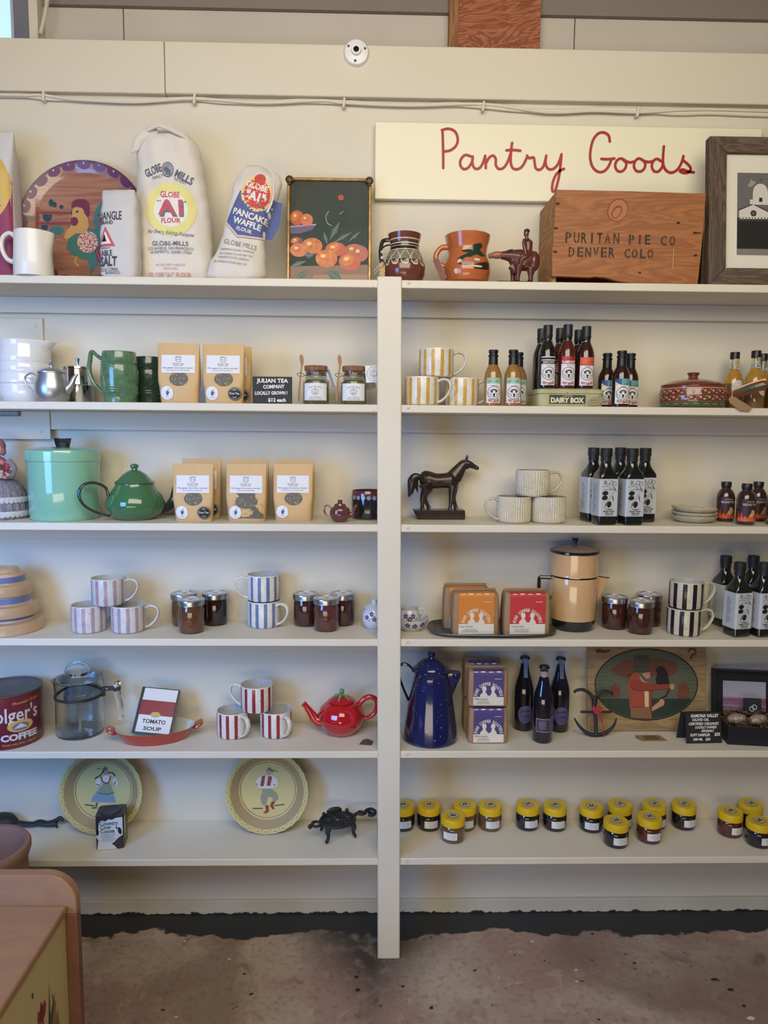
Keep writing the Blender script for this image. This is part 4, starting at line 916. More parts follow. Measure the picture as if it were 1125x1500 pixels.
def make_mason(label, col, loc, rz, group, emboss=True):
    t = thing('preserve_jar', label, 'jar', loc, rz, group); R = .0352
    g = M('jam%d_%d_%d' % col, col, .1, coat=1, noise=(30, .3), bump=(50, .15))
    MB().lathe([(0, .001), (R*.75, 0), (R*.93, .003), (R, .011), (R, .058), (R*.985, .066), (R*.93, .073), (R*.91, .078), (0, .079)], 40).build('jar_body', g, t)
    d = Dec()
    if emboss:
        d.ring(0, .034, .019, .0008, 0, .017); d.stroke([(-.012, .036), (-.007, .041), (-.004, .033), (.0, .040), (.004, .032), (.012, .036)], .001, 0, sm=2); d.stroke([(-.010, .028), (.012, .028)], .0008, 0)
        for z in (.058, .050): d.stroke([(-.004, z), (.004, z-.003)], .001, 0)
        d.build('emboss_highlight', M('ridge_highlight%d' % col[0], tuple(min(255, int(v*1.2+14)) for v in col), .2, coat=1), t, cyl(R), step=.005)  # flat strokes, highlight of the raised glass put into a lighter colour
    MB().lathe([(.0355, .0755), (.0372, .077), (.0368, .0795), (.0374, .082), (.0368, .085), (.0374, .0885), (.0366, .0915), (.0345, .0925), (.030, .0922), (.0298, .0915)], 44).build('screw_band', silverm, t)
    MB().lathe([(.0300, .0918), (.0255, .0920), (.0250, .0912), (0, .0912)], 40).build('lid_disc', silverm, t)
    d = Dec(); d.ell(0, 0, .0225, m=0, n=32); d.lines(0, .008, .028, 2, .004, .0012, 1); d.ell(.001, -.004, .007, .0035, 1, 12); d.lines(0, -.013, .02, 1, .003, .0012, 1)
    d.build('lid_sticker', [white, M('print_mauve', (120, 110, 124), .6)], t, top(.0913), base=.0002)
    return t
ylw = M('lid_yellow', (212, 178, 30), .35)
def make_honey(label, col, loc, rz, group):
    t = thing('honey_jar', label, 'jar', loc, rz, group); R = .0355
    g = M('honey%d_%d_%d' % col, col, .08, coat=1, noise=(40, .3))
    MB().lathe([(0, .001), (R*.8, 0), (R*.95, .003), (R, .010), (R, .038), (R*.95, .045), (R*.86, .049), (0, .05)], 40).build('jar_body', g, t)
    MB().lathe([(0, .0475), (.0335, .0475), (.0348, .0485), (.0348, .067), (.0338, .0692), (.032, .0702), (.0295, .0698), (0, .0698)], 60, rf=lambda r, z, a: (r*(1+.006*math.cos(a*60)), z) if .048 < z < .066 and r > .034 else (r, z)).build('lid', ylw, t)
    d = Dec(); d.ell(0, 0, .0165, m=1, n=32); d.ell(0, 0, .0152, m=0, n=32); d.ring(0, 0, .0118, .0010, 1, n=28)
    for a in range(18): d.rect(.0135*math.cos(a*.35)-.0006, .0135*math.sin(a*.35)-.0006, .0135*math.cos(a*.35)+.0006, .0135*math.sin(a*.35)+.0006, 1, keep=a > 0)
    for x, y, rx, ry in ((-.004, .003, .004, .003), (.004, .004, .003, .004), (0, -.003, .005, .003), (-.006, -.004, .002, .003), (.006, -.003, .0025, .003)): d.ell(x, y, rx, ry, 1, 8)
    d.build('lid_badge', [M('badge_cream', (206, 202, 180), .5), black], t, top(.0702), base=.0002)
    d = Dec(); d.rect(-.021, .013, .021, .034, 0); d.lines(.004, .030, .028, 4, .0042, .0012, 1)
    d.build('label', [white, M('print_grey', (130, 128, 134), .6)], t, cyl(R), step=.004)
    return t
def make_coffee(label, col, loc, rz, group, word, W=.128, H=.118, Dp=.062, name='coffee_bag'):
    t = thing(name, label, 'bag', loc, rz, group); w2 = W/2
    secs = [(0, w2*.98, Dp/2*.98, 9), (.004, w2, Dp/2, 9), (H*.5, w2*1.01, Dp/2*1.03, 8), (H*.9, w2*.98, Dp/2*.96, 8), (H*.98, w2*.95, Dp/2*.86, 7), (H, w2*.9, Dp/2*.7, 6)]
    MB().loft(secs, 56).build('bag_body', kraftb, t, sharp=50)
    MB().box(-w2*.93, w2*.93, .004, .010, H-.001, H+.006).build('folded_top', kraftb, t, bevel=.002)
    yf = -Dp/2*1.03-.0006
    def fn(u, v, w):
        if v < H*.9: return Vector((u, yf-w, v))
        q = v-H*.9; a = min(1, q/.014)*PI/2; return Vector((u, yf+.006+(-.006-w)*math.cos(a)+max(0, q-.014), H*.9+(.0115+w)*math.sin(a)))
    d = Dec(); l = w2*.76
    d.rect(-l, H*.04, l, H*.28, 1); d.rect(-l, H*.28, l, H*.9+.030, 0)
    cy = H*.30; r0 = .036
    chars = 'FUND COFFEE ROASTERS'; n = len(chars)
    for i, c in enumerate(chars):
        a = PI*(1-(i+.0)/(n-1)); a = PI-.10-(PI-.2)*i/(n-1)
        if c != ' ': d.text(c, r0*math.cos(a), cy+r0*math.sin(a)*1.0, .0085, .0046, 1, bold=.03, rot=a-PI/2)
    for s in (-1, 1):
        hx = s*.0125; d.ell(hx, cy+.022, .0062, .0072, 1, 18); d.poly([(hx-s*.004, cy+.020), (hx-s*.0075, cy+.0185), (hx-s*.004, cy+.0165)], 1)
        d.poly([(hx-.004, cy+.017), (hx-.004, cy+.011), (hx-s*0-.011 if s < 0 else hx-.007, cy+.004), (hx-.011, cy-.002), (hx+.011, cy-.002), (hx+.009, cy+.005), (hx+.004, cy+.011), (hx+.004, cy+.017)], 1)
    d.rect(-.019, cy-.002, .019, cy+.002, 1)
    d.text(word, -l+.004, H*.225, .0052, .036, 2, align='l'); d.lines(-l*.35, H*.16, l*.95, 3, .0035, .0009, 2); d.lines(l*.62, H*.80, l*.5, 1, .003, .0016, 1)
    for i, x in enumerate((-.036, -.016, .006, .028)): d.rect(x-.006, H*.9+.006, x+.006, H*.9+.0075+.001*(i % 2), 1, keep=i > 0)
    d.build('label', [M('band%d_%d_%d' % col, col, .45), M('label_cream', (220, 214, 200), .5), M('label_print', (92, 84, 80), .6)], t, fn, step=(None, .003) if False else (.05, .003), base=.0006)
    return t

# ================================================================ ROW 2
# tall white ribbed pitcher
wg = M('white_glaze', (226, 228, 230), .12, coat=.8)
t = thing('ironstone_pitcher', 'large glossy white banded pitcher at the far left', 'pitcher', PX(39, 2, .120), rz=0)
MB().lathe([(0, 0), (.055, 0), (.061, .006), (.066, .03), (.067, .045), (.065, .048), (.069, .052), (.069, .075), (.067, .078), (.069, .081), (.069, .1), (.066, .106), (.068, .110), (.066, .125), (.062, .15), (.063, .163), (.061, .166), (.058, .15), (.062, .1), (.06, .02), (0, .01)], 56, rf=spout(0, .5, .024, .12, .166)).build('pitcher_body', wg, t)
MB().tube(cr([(-.062, 0, .145), (-.08, 0, .15), (-.1, 0, .13), (-.1, 0, .09), (-.085, 0, .055), (-.064, 0, .05)], 6), .008, 12, flat=1.3).build('handle', wg, t)
pew = M('pewter', (196, 198, 204), .34, metal=.85, noise=(8, .2)); chrome = M('chrome', (205, 205, 208), .07, metal=1)
t = thing('pewter_sugar_pot', 'small round pewter pot with domed lid, in front of the white pitcher', 'teapot', PX(77, 2, .040))
MB().lathe([(0, 0), (.032, 0), (.038, .008), (.043, .028), (.042, .045), (.036, .065), (.034, .074), (.033, .074), (.033, .068), (0, .068)], 48).build('pot_body', pew, t)
MB().lathe([(0, .0745), (.036, .0745), (.036, .077), (.030, .083), (.012, .088), (.004, .090), (.004, .094), (.007, .098), (.004, .102), (.002, .104), (.003, .108), (0, .110)], 36).build('lid', pew, t)
MB().tube(cr([(-.036, 0, .066), (-.052, 0, .074), (-.068, 0, .064), (-.066, 0, .046), (-.052, 0, .032), (-.042, 0, .024)], 6), .0022, 10, flat=1.6).build('handle', pew, t)
MB().tube(cr([(.036, 0, .03), (.05, 0, .045), (.058, 0, .062), (.068, 0, .074)], 5), [.014, .009, .006, .003], 14).build('spout', pew, t)
t = thing('chrome_creamer', 'tall polished chrome lidded pot behind the small pewter pot', 'teapot', PX(116, 2, .138))
MB().lathe([(0, 0), (.038, 0), (.039, .004), (.0385, .048), (.0395, .05), (.0385, .052), (.037, .092), (.036, .094), (0, .094)], 48).build('pot_body', chrome, t)
MB().lathe([(0, .0945), (.038, .0945), (.037, .099), (.004, .103), (.0035, .108), (.006, .122), (.005, .124), (0, .124)], 36).build('lid', chrome, t)
MB().tube(cr([(-.034, 0, .06), (-.046, 0, .078), (-.058, 0, .096)], 4), [.012, .008, .004], 12).build('spout', chrome, t)
# barrel steins
def make_stein(label, col, loc, R, H, handle):
    t = thing('barrel_stein', label, 'mug', loc, 0, 'green glazed barrel steins')
    g = M('stein%d' % col[1], col, .18, coat=.8, noise=(60, .6), c2=tuple(int(v*.55) for v in col), bump=(80, .4))
    pr = [(0, 0), (R*.84, 0), (R*.86, .012), (R*.92, .022)]
    for z in (.024, .030, .036): pr += [(R*.95, z), (R*.98, z+.002), (R*.95, z+.004)]
    pr += [(R*1.01, H*.5)]
    for z in (H-.036, H-.030): pr += [(R*.96, z), (R*.99, z+.002), (R*.95, z+.004)]
    pr += [(R*.90, H-.012), (R*.88, H-.003), (R*.86, H), (R*.8, H-.002), (R*.82, .02), (0, .012)]
    nmid = 13
    MB().lathe(pr, 72, rf=lambda r, z, a: (r*(1-.02*(abs(math.sin(a*12))**8)), z) if .04 < z < H-.037 else (r, z)).build('mug_body', g, t)
    if handle: MB().tube(cr([(-R*.86, 0, H*.84), (-R-.008, 0, H*.92), (-R-.022, 0, H*1.0), (-R-.027, 0, H*.86), (-R-.03, 0, H*.62), (-R-.018, 0, H*.38), (-R*.92, 0, H*.2)], 6), [.005, .005, .006, .006, .005], 12, flat=1.4).build('handle', g, t)
    return t
make_stein('green glazed barrel-shaped stein with handle on its left', (96, 134, 100), PX(176.5, 2, .050), .0485, .132, True)
make_stein('dark green glazed barrel stein, half behind the first tea pouch', (40, 66, 54), PX(220, 2, .122), .043, .126, False)
G = 'kraft tea pouches on the second shelf'
P1_ = make_pouch('kraft tea pouch beside the dark green stein, upper shelf', PX(264, 2, .038), 0, G, blackdot=False)
P2_ = make_pouch('kraft tea pouch with a black round sticker, left of the chalk sign', PX(329, 2, .038), 0, G)
dup(P2_, PX(340, 2, .10), 0, 'kraft tea pouch mostly hidden behind the one left of the chalk sign')
# chalk sign
chalk = M('chalk_white', (226, 226, 222), .8); board_m = M('chalkboard', (36, 36, 38), .6)
t = thing('chalk_sign', 'small black sign hand-lettered in white between tea pouches and spice jars', 'sign', PX(399, 2, .018), rx=-.06)
MB().box(-.0515, .0515, 0, .003, 0, .0705).build('board', board_m, t, bevel=.0008)
d = Dec(); d.text('JULIAN TEA', 0, .060, .010, .082, 0, bold=.03); d.text('COMPANY', 0.004, .0445, .009, .056, 0, bold=.03, rot=.03); d.text('LOCALLY GROWN !', -.003, .028, .0085, .084, 0, bold=.03, rot=.02); d.text('$12 each', .012, .010, .009, .046, 0, bold=.03)
d.build('chalk_lettering', chalk, t, flat(0, 0))
# spice jars
def make_spice(label, loc):
    t = thing('spice_jar', label, 'jar', loc, 0, 'corked spice jars with wooden spoons'); R = .0355
    MB().lathe([(0, .002), (R*.9, .002), (R*.955, .005), (R*.955, .058), (R*.8, .064), (R*.72, .066), (0, .0665)], 36).build('herb_filling', M('herbs', (150, 142, 92), .9, noise=(120, .9), c2=(92, 92, 56), bump=(200, 1)), t)
    MB().lathe([(0, 0), (R*.93, 0), (R, .004), (R, .060), (R*.95, .066), (R*.80, .071), (R*.78, .084), (R*.84, .086), (R*.84, .089), (R*.74, .089), (R*.74, .072), (R*.90, .064), (R*.965, .058), (R*.965, .005), (R*.9, .0015), (0, .0015)], 40).build('jar_glass', glass, t)
    MB().lathe([(0, .080), (R*.73, .080), (R*.735, .0895), (R*.86, .090), (R*.87, .101), (R*.84, .103), (0, .103)], 36).build('cork_lid', M('cork', (142, 98, 72), .8, noise=(120, .6), bump=(90, .5)), t)
    d = Dec(); d.rect(-.034, .011, .034, .056, 0); d.text('Garlic Goodness', 0, .048, .0045, .036, 1, bend=.035); n = 6
    d.stroke([(.0095*math.cos(PI*i/3+PI/6), .034+.0095*math.sin(PI*i/3+PI/6)) for i in range(6)], .0011, 1, closed=True); d.stroke([(0, .041), (0, .032), (-.005, .027)], .0009, 1); d.stroke([(0, .032), (.005, .027)], .0009, 1); d.ring(0, .034, .005, .0006, 1, n=14)
    d.text('Herb Blend', 0, .0205, .003, .026, 1); d.lines(0, .0165, .036, 2, .0028, .0007, 1)
    d.build('label', [white, black], t, cyl(R), step=.004)
    MB().tube(cr([(-R-.010, -.012, .010), (-R-.007, -.013, .05), (-R-.003, -.013, .09), (-R-.001, -.012, .105), (-R-.002, -.012, .120), (-R-.003, -.012, .132)], 5), [.0022, .0022, .0022, .0022, .0024, .005, .0055, .002], 10, flat=.7, up=(0, 1, 0)).build('wooden_spoon', M('spoon_wood', (166, 124, 84), .6), t)
    MB().tube([(R*.80*math.cos(a*.35), R*.80*math.sin(a*.35), .077+.001*(a % 2)) for a in range(18)], .0011, 6, closed=True).tube(cr([(-R*.8, -.005, .078), (-R-.004, -.014, .084), (-R-.014, -.014, .080), (-R-.006, -.010, .074), (-R*.8, -.008, .077)], 5), .001, 6).build('twine', M('twine', (120, 104, 84), .8), t)
    return t
J1 = make_spice('corked spice jar with wooden spoon beside the chalk sign, tag seen edge-on', PX(463, 2, .072))
J2 = dup(J1, PX(518, 2, .072), 0, 'corked spice jar with wooden spoon next to the centre post, round-logo tag')
MB().box(-.0008, .0008, -.018, .018, -.048, 0, mat=Matrix.Translation((.034, -.010, .094)) @ Matrix.Rotation(-.35, 4, 'Y') @ Matrix.Rotation(.25, 4, 'Z')).build('paper_tag', white, J1)
for o in list(J2.children):
    pass
tg2 = MB(); tg2.box(-.022, .022, -.0006, .0006, -.022, .022, mat=Matrix.Translation((.054, -.03, .082)) @ Matrix.Rotation(-.08, 4, 'Y')); tg2.build('paper_tag', white, J2)
d = Dec(); d.ring(0, 0, .0185, .0008, 0); d.ring(0, 0, .0125, .0005, 0); d.stroke([(.0085*math.cos(PI*i/3+PI/6), .0085*math.sin(PI*i/3+PI/6)) for i in range(6)], .0011, 0, closed=True); d.stroke([(0, .006), (0, -.002), (-.004, -.006)], .0008, 0); d.stroke([(0, -.002), (.004, -.006)], .0008, 0)
d.build('tag_print', black, J2, lambda u, v, w: Vector((.054+u, -.0309-w, .082+v)))
MB().box(-.012, .012, -.0006, .0006, -.045, 0, mat=Matrix.Translation((.036, .015, .088)) @ Matrix.Rotation(-.3, 4, 'Y')).build('paper_tag', M('tag_grey', (176, 168, 156), .7), J2)
# framed thing at far left just under shelf 2
pA = atY(-45, 609, 2.07); pB = atY(28, 609, 2.07)
t = thing('small_wall_frame', 'slim blue-grey frame on the wall just under the second shelf, far left', 'frame', ((pA.x+pB.x)/2, 2.07, pA.z)); fw_ = (pB.x-pA.x)/2; fz_ = SH[2]-.022-pA.z
for b in ((-fw_, fw_, 0, .003), (fw_-.004, fw_, .0031, fz_), (-fw_, -fw_+.004, .0031, fz_)): MB().box(b[0], b[1], 0, .0065, b[2], b[3]).build('frame_rail', M('frame_bluegrey', (92, 98, 108), .4), t)
MB().box(-fw_+.0042, fw_-.0042, .002, .006, .0032, fz_).build('panel', M('panel_grey', (150, 152, 150), .5), t)

# yellow mugs
G = 'yellow striped mugs stacked in a pyramid'
Y1 = make_mug('yellow striped mug, lower left of its pyramid', (206, 164, 72), WH, PX(618, 2, .055), -.42, G)
Y2 = dup(Y1, PX(673, 2, .062+.0), -.0, 'yellow striped mug, lower right of its pyramid, nearest the sauce bottles')
Y2.rotation_euler.z = -.1
Y2.location = PX(676, 2, .085)
Y3 = dup(Y1, Vector((PX(638, 2, .068).x, FRONT+.068, SH[2]+.0750)), .1, 'yellow striped mug resting on top of the two others')
# sauce bottles
amber = (158, 116, 60); darkr = (50, 22, 20)
G = 'small hot sauce bottles with bear badge labels'
B1 = make_sauce('amber hot sauce bottle standing alone beside the yellow mugs', amber, 'green', PX(721, 2, .04), G)
dup(B1, PX(750, 2, .035), .0, 'amber hot sauce bottle, front of the pair left of the tin'); dup(B1, PX(758, 2, .093), .1, 'amber hot sauce bottle, behind its twin left of the tin')
B2 = make_sauce('dark hot sauce bottle with blue label, right beside the tin', darkr, 'blue', PX(887, 2, .088), G)
dup(B2, PX(908, 2, .028), -.05, 'dark hot sauce bottle with blue label, front of its group'); dup(B2, PX(921, 2, .085), 0, 'dark hot sauce bottle with blue label, rightmost and furthest back')
# tin
tp = PX(826, 2, .085)
t = thing('hinged_tin', 'cream hinged tin with black lettered nameplate, under six bottles', 'tin', tp)
tinm = M('tin_cream', (186, 182, 138), .4, noise=(24, .5), c2=(150, 150, 108), speck=(90, .68, (110, 96, 70)))
TW, TD = .089, .068
MB().loft([(0, TW-.002, TD-.002, 9), (.002, TW-.001, TD-.001, 9), (.033, TW-.001, TD-.001, 9), (.0335, TW-.003, TD-.003, 9)], 64).build('tin_body', tinm, t)
MB().loft([(.034, TW+.001, TD+.001, 9), (.043, TW+.001, TD+.001, 9), (.0465, TW-.004, TD-.004, 8), (.0475, TW-.012, TD-.012, 8)], 64).build('lid', tinm, t)
d = Dec(); d.rect(-.058, .007, .038, .030, 0); d.text('DAIRY BOX', -.010, .0165, .0125, .088, 1, bold=.05); d.lines(-.01, .027, .03, 1, .003, .0012, 1); d.ell(.064, .014, .022, .011, 2, 20, rot=.25); d.stroke([(.05, .016), (.08, .018)], .0012, 3); d.stroke([(.052, .009), (.078, .011)], .0012, 3)
d.build('nameplate', [M('plate_slate', (52, 62, 64), .5), M('plate_letters', (214, 208, 176), .5), M('choc_drawing', (150, 142, 110), .5), M('draw_ink', (90, 84, 60), .5)], t, flat(-TD-.0008, 0))
G = 'tall hot sauce bottles standing on the tin'; ZT = .048
def ontin(px, dy): p = PX(px, 2, dy); return Vector((xat(px, FRONT+dy, SH[2]+ZT+.05), FRONT+dy, SH[2]+ZT))
B3 = make_sauce('tall black hot sauce bottle with black-topped label, on the tin', (30, 20, 20), 'black', ontin(801, .05), G, 'clear', H=.166)
dup(B3, ontin(792, .115), .9, 'tall black hot sauce bottle, back left on the tin')
B4 = make_sauce('tall hot sauce bottle with red-topped label, middle front of the tin', (84, 34, 26), 'red', ontin(830, .05), G, 'clear', H=.168)
dup(B4, ontin(819, .115), -.7, 'tall hot sauce bottle behind the red-topped one on the tin')
B5 = make_sauce('tall hot sauce bottle with orange-topped label, right front of the tin', (52, 24, 22), 'orange', ontin(857, .05), G, 'clear', H=.164)
dup(B5, ontin(846, .115), .6, 'tall hot sauce bottle behind the orange-topped one on the tin')
# painted casserole
t = thing('painted_casserole', 'round painted clay casserole with knobbed lid and flowered handle', 'pot', PX(1013, 2, .095))
cj = M('casserole_red', (120, 58, 44), .2, coat=.8); CP = [(0, 0), (.078, 0), (.084, .006), (.088, .022), (.087, .042), (.083, .056), (.084, .06), (.081, .0605), (.078, .04), (.07, .01), (0, .008)]
MB().lathe(CP, 56).build('pot_body', cj, t); cf = profr(CP[:7])
d = Dec(); d.rect(-1.7, .004, 1.7, .017, 0); d.rect(-1.7, .017, 1.7, .0178, 3)
for i in range(-6, 7):
    a = i*.26
    for z, o_ in ((.026, 0), (.043, .13)):
        d.ell(a+o_, z, .055, .0045, [0, 1, 5][i % 3], 12, rot=0); d.ell(a+o_+.08, z+.002, .032, .0028, 2, 10); d.ell(a+o_+.08, z+.002, .014, .0013, 4, 8); d.ell(a+o_-.07, z-.003, .04, .0018, [2, 6][i % 2], 8); d.stroke([(a+o_-.05, z+.004), (a+o_, z+.006), (a+o_+.05, z+.003)], .0016, 6)
d.rect(-1.7, .052, 1.7, .0535, 2)
for i in range(-5, 6): d.stroke([(i*.3-.08, .009), (i*.3, .012), (i*.3+.08, .009)], .0014, 6)
d.build('painted_flowers', [M('cas_green', (60, 92, 60), .25, coat=.6), M('cas_blue', (84, 84, 100), .25, coat=.6), M('cas_cream', (214, 186, 140), .3), M('cas_rust', (168, 80, 56), .3), M('cas_red', (170, 56, 44), .3), M('cas_maroon', (92, 38, 36), .25, coat=.6), M('cas_pink', (206, 150, 124), .3)], t, rcyl(cf), step=(.1, .006), base=.0005)
MB().lathe([(0, .060), (.0825, .0608), (.0835, .0635), (.080, .066), (.06, .074), (.03, .080), (.0135, .083), (.012, .088), (.0165, .096), (.0155, .098), (0, .098)], 56).build('lid', cj, t)
d = Dec()
for i in range(40): a = 2*PI*i/40; d.ell(.068*math.cos(a), .068*math.sin(a), .0016, m=0, n=7, keep=i > 0)
d.build('lid_dots', M('cas_cream', (0, 0, 0)), t, lambda u, v, w: Vector((u, v, .0712+w)))
MB().tube(cr([(.080, -.02, .030), (.10, -.045, .040), (.125, -.07, .052), (.15, -.085, .060), (.158, -.088, .061)], 6), [.010, .010, .013, .014, .006], 16, flat=.8).build('handle', cj, t)
MB().tube(cr([(.092, -.049, .043), (.125, -.083, .054), (.15, -.0985, .061)], 6), [.002, .006, .002], 10, flat=.4, up=(0, 1, 0)).build('handle_leaf', M('cas_green', (0, 0, 0)), t)
MB().tube(cr([(.09, -.040, .0485), (.125, -.072, .0655), (.154, -.088, .075)], 6), [.002, .0035, .003], 10).build('handle_stripe', M('cas_cream', (0, 0, 0)), t)
p = PX(1072, 2, -.004)
t = thing('kraft_price_tag', 'brown card price tag hanging from the casserole handle over the shelf edge', 'tag', (p.x, FRONT-.008, SH[2]+.022))
MB().prism([(-.012, .0), (-.006, .008), (.004, .006), (.052, -.022), (.046, -.031), (.02, -.029), (-.008, -.010)], 0, .0012).build('card', M('tag_kraft', (150, 122, 88), .8), t)
MB().tube([(-.004, .0, .001), (.0, .005, .02), (.006, .006, .03)], .0007, 6).build('string', jw, t)
# golden bottles
def make_gold(label, loc, rz):
    t = thing('golden_sauce_bottle', label, 'bottle', loc, rz, 'golden sauce bottles with oval badge'); R = .0255; s = 1
    MB().lathe([(0, 0), (R*.92, 0), (R, .004), (R, .072), (R*.96, .082), (R*.78, .094), (R*.6, .104), (.0125, .112), (0, .113)], 32, mf=lambda k, i: 1 if k < 3 else 0).build('bottle_body', [M('gold_sauce', (178, 136, 52), .08, coat=1, noise=(60, .5), c2=(130, 92, 40)), M('gold_settled', (120, 84, 48), .1, coat=1)], t)
    MB().lathe([(.0126, .112), (.0118, .128), (.0118, .142), (.0095, .142), (.010, .114)], 28).build('bottle_neck', glass, t)
    d = Dec(); d.rect(-.006, .120, .011, .140, 0)
    for i in range(5): d.stroke([(-.004+i*.0026, .122), (-.001+i*.0022, .130), (-.004+i*.0028, .138)], .0009, 1, keep=i > 0)
    d.build('neck_seal', [M('seal_cream', (206, 180, 130), .5), M('seal_rust', (150, 84, 50), .5)], t, cyl(.0119), step=.003)
    MB().lathe([(.0128, .140), (.0128, .157), (.012, .159), (0, .159)], 28).build('cap', capm, t)
    d = Dec(); d.ell(.006, .058, .0175, .022, 0, 30); d.ring(.006, .058, .0145, .0008, 1, .0185); d.ring(.006, .058, .0105, .0008, 1, .014); emblem_hot(d, .006, .057, .008)
    d.build('badge', [white, black], t, cyl(R), step=.004); return t
A1_ = make_gold('golden sauce bottle right behind the casserole handle', PX(1072, 2, .135), -.15)
dup(A1_, PX(1103, 2, .095), .35, 'golden sauce bottle with full oval badge, right of the casserole handle'); dup(A1_, PX(1113, 2, .165), .9, 'golden sauce bottle standing furthest back near the right edge'); dup(A1_, PX(1138, 2, .11), 0, 'golden sauce bottle cut by the right edge of the photo')

# ================================================================ ROW 3
t = thing('cloth_doll', 'cloth doll in grey lace-trimmed skirt holding pink flowers', 'doll', PX(-1, 3, .112))
skm = M('skirt_grey', (112, 108, 122), .8, wood=((70, 70, 1), .3, (150, 148, 160)))
MB().lathe([(0, 0), (.078, .0), (.080, .006), (.076, .05), (.064, .085), (.042, .105), (.026, .113), (0, .114)], 96, rf=lambda r, z, a: (r*(1+.035*math.sin(a*24)*(1-z/.13)), z)).build('skirt', skm, t, sharp=60)
lace = M('lace_white', (206, 204, 212), .8, speck=(300, .6, (140, 138, 150)))
for z, r in ((.014, .0835), (.052, .0795)):
    MB().lathe([(r, z-.005), (r+.002, z), (r-.001, z+.008), (r-.003, z+.008), (r-.003, z-.004)], 120, rf=lambda r_, z_, a: (r_, z_-.004*abs(math.sin(a*20)) if z_ < .014-.0 or .04 < z_ < .052 else z_)).build('lace_trim', lace, t)
MB().loft([(.10, .026, .022), (.125, .03, .022), (.15, .036, .022), (.163, .02, .016), (.17, .008, .008)], 24).build('bodice', M('bodice_rose', (146, 92, 100), .8), t)
for s in (-1, 1): MB().tube(cr([(s*.032, 0, .155), (s*.05, -.01, .135), (s*.046, -.025, .115), (s*.02, -.04, .118)], 5), [.010, .009, .007, .005], 12).build('arm', M('sleeve_grey', (140, 136, 146), .8), t)
MB().ball((.0, -.004, .190), (.020, .019, .023)).build('head', M('doll_skin', (214, 180, 170), .6), t)
MB().ball((.0, .003, .196), (.024, .021, .024)).ball((.018, 0, .182), (.008, .010, .012)).ball((-.018, 0, .182), (.008, .010, .012)).build('bonnet', M('bonnet_rose', (150, 100, 112), .8), t)
d = Dec()
for s in (-1, 1): d.ell(s*.007, .192, .0022, m=0, n=8)
d.stroke([(-.004, .181), (0, .180), (.004, .181)], .0014, 1)
d.build('face', [black, M('lip', (170, 70, 80), .5)], t, lambda u, v, w: Vector((u, -.004-.0195*math.sqrt(max(.05, 1-(u/.02)**2-((v-.19)/.023)**2))-w, v)))
rr = random.Random(3); fl_ = [MB(), MB(), MB()]
for i in range(70):
    x, z = rr.uniform(-.02, .06), rr.uniform(.112, .158)
    if ((x-.02)/.042)**2+((z-.135)/.026)**2 > 1: continue
    b = fl_[i % 3]; b.ball((x, -.034-rr.random()*.014, z), rr.uniform(.003, .006), seg=6, rings=4)
for b, c in zip(fl_, ((170, 70, 90), (206, 130, 140), (196, 166, 150))): tag(b.build('flowers', M('flower%d' % c[0], c, .7), t), kind='stuff')
# mint canister
t = thing('enamel_canister', 'large mint green enamel canister with black knob', 'canister', PB(96, 763, 3, .095))
mint = M('mint_enamel', (134, 190, 164), .12, coat=.8)
MB().lathe([(0, 0), (.086, 0), (.0895, .005), (.092, .08), (.0945, .167), (.0945, .169), (0, .169)], 64).build('canister_body', mint, t)
MB().lathe([(.0952, .158), (.0962, .159), (.0968, .183), (.0955, .1875), (.09, .190), (.05, .195), (0, .197)], 64).build('lid', mint, t)
MB().lathe([(0, .196), (.018, .196), (.0195, .2), (.024, .2175), (.0235, .2195), (.0, .2195)], 8).build('knob', M('black_knob', (32, 34, 44), .25, coat=.4), t)
# green teapot
t = thing('enamel_teapot', 'dark green enamel teapot with domed lid beside the mint canister', 'teapot', PX(199, 3, .095), rz=.60)
ge = M('green_enamel', (66, 112, 74), .1, coat=.9); gd = M('green_enamel_dark', (34, 58, 54), .12, coat=.8)
MB().lathe([(0, 0), (.044, 0), (.05, .003), (.066, .015), (.0775, .034), (.078, .048), (.071, .066), (.059, .082), (.052, .092), (.051, .098), (.049, .098), (.049, .09), (0, .09)], 56).build('pot_body', ge, t)
MB().lathe([(0, .098), (.053, .0985), (.0545, .1005), (.052, .103), (.045, .108), (.032, .122), (.018, .132), (.009, .135), (.0075, .139), (.0115, .143), (.0115, .147), (.007, .151), (0, .152)], 48).build('lid', ge, t)
MB().tube(cr([(-.072, 0, .066), (-.079, 0, .090), (-.108, 0, .103), (-.137, 0, .096), (-.146, 0, .07), (-.132, 0, .042), (-.10, 0, .022), (-.068, 0, .012)], 6), [.004, .0042, .0042, .004], 12, flat=1.5).build('handle', gd, t)
MB().tube(cr([(.062, 0, .028), (.09, 0, .03), (.106, 0, .05), (.112, 0, .08), (.122, 0, .103)], 6), [.02, .015, .011, .008, .0055], 16).build('spout', gd, t)
G = 'kraft tea pouches on the third shelf'
Q1 = dup(P2_, PB(285, 765, 3, .026), .0, 'kraft tea pouch with black sticker, beside the green teapot', group=G)
dup(P2_, PX(297, 3, .125), 0, 'kraft tea pouch tucked behind the one beside the green teapot', group=G).scale = (1, 1, 1.07)
Q2 = make_pouch('tea pouch with a clear silvery front, middle of the third-shelf pouches', PB(362, 765, 3, .026), 0, G, blackdot=False, clear=True)
dup(P1_, PX(366, 3, .125), 0, 'kraft tea pouch hidden behind the clear-fronted one', group=G).scale = (1, 1, 1.06)
dup(P1_, PB(430, 764, 3, .026), 0, 'kraft tea pouch without black sticker, third shelf, nearest the tiny teapot', group=G)
dup(P1_, PX(433, 3, .125), 0, 'kraft tea pouch hidden behind the rightmost one on the third shelf', group=G).scale = (1, 1, 1.06)
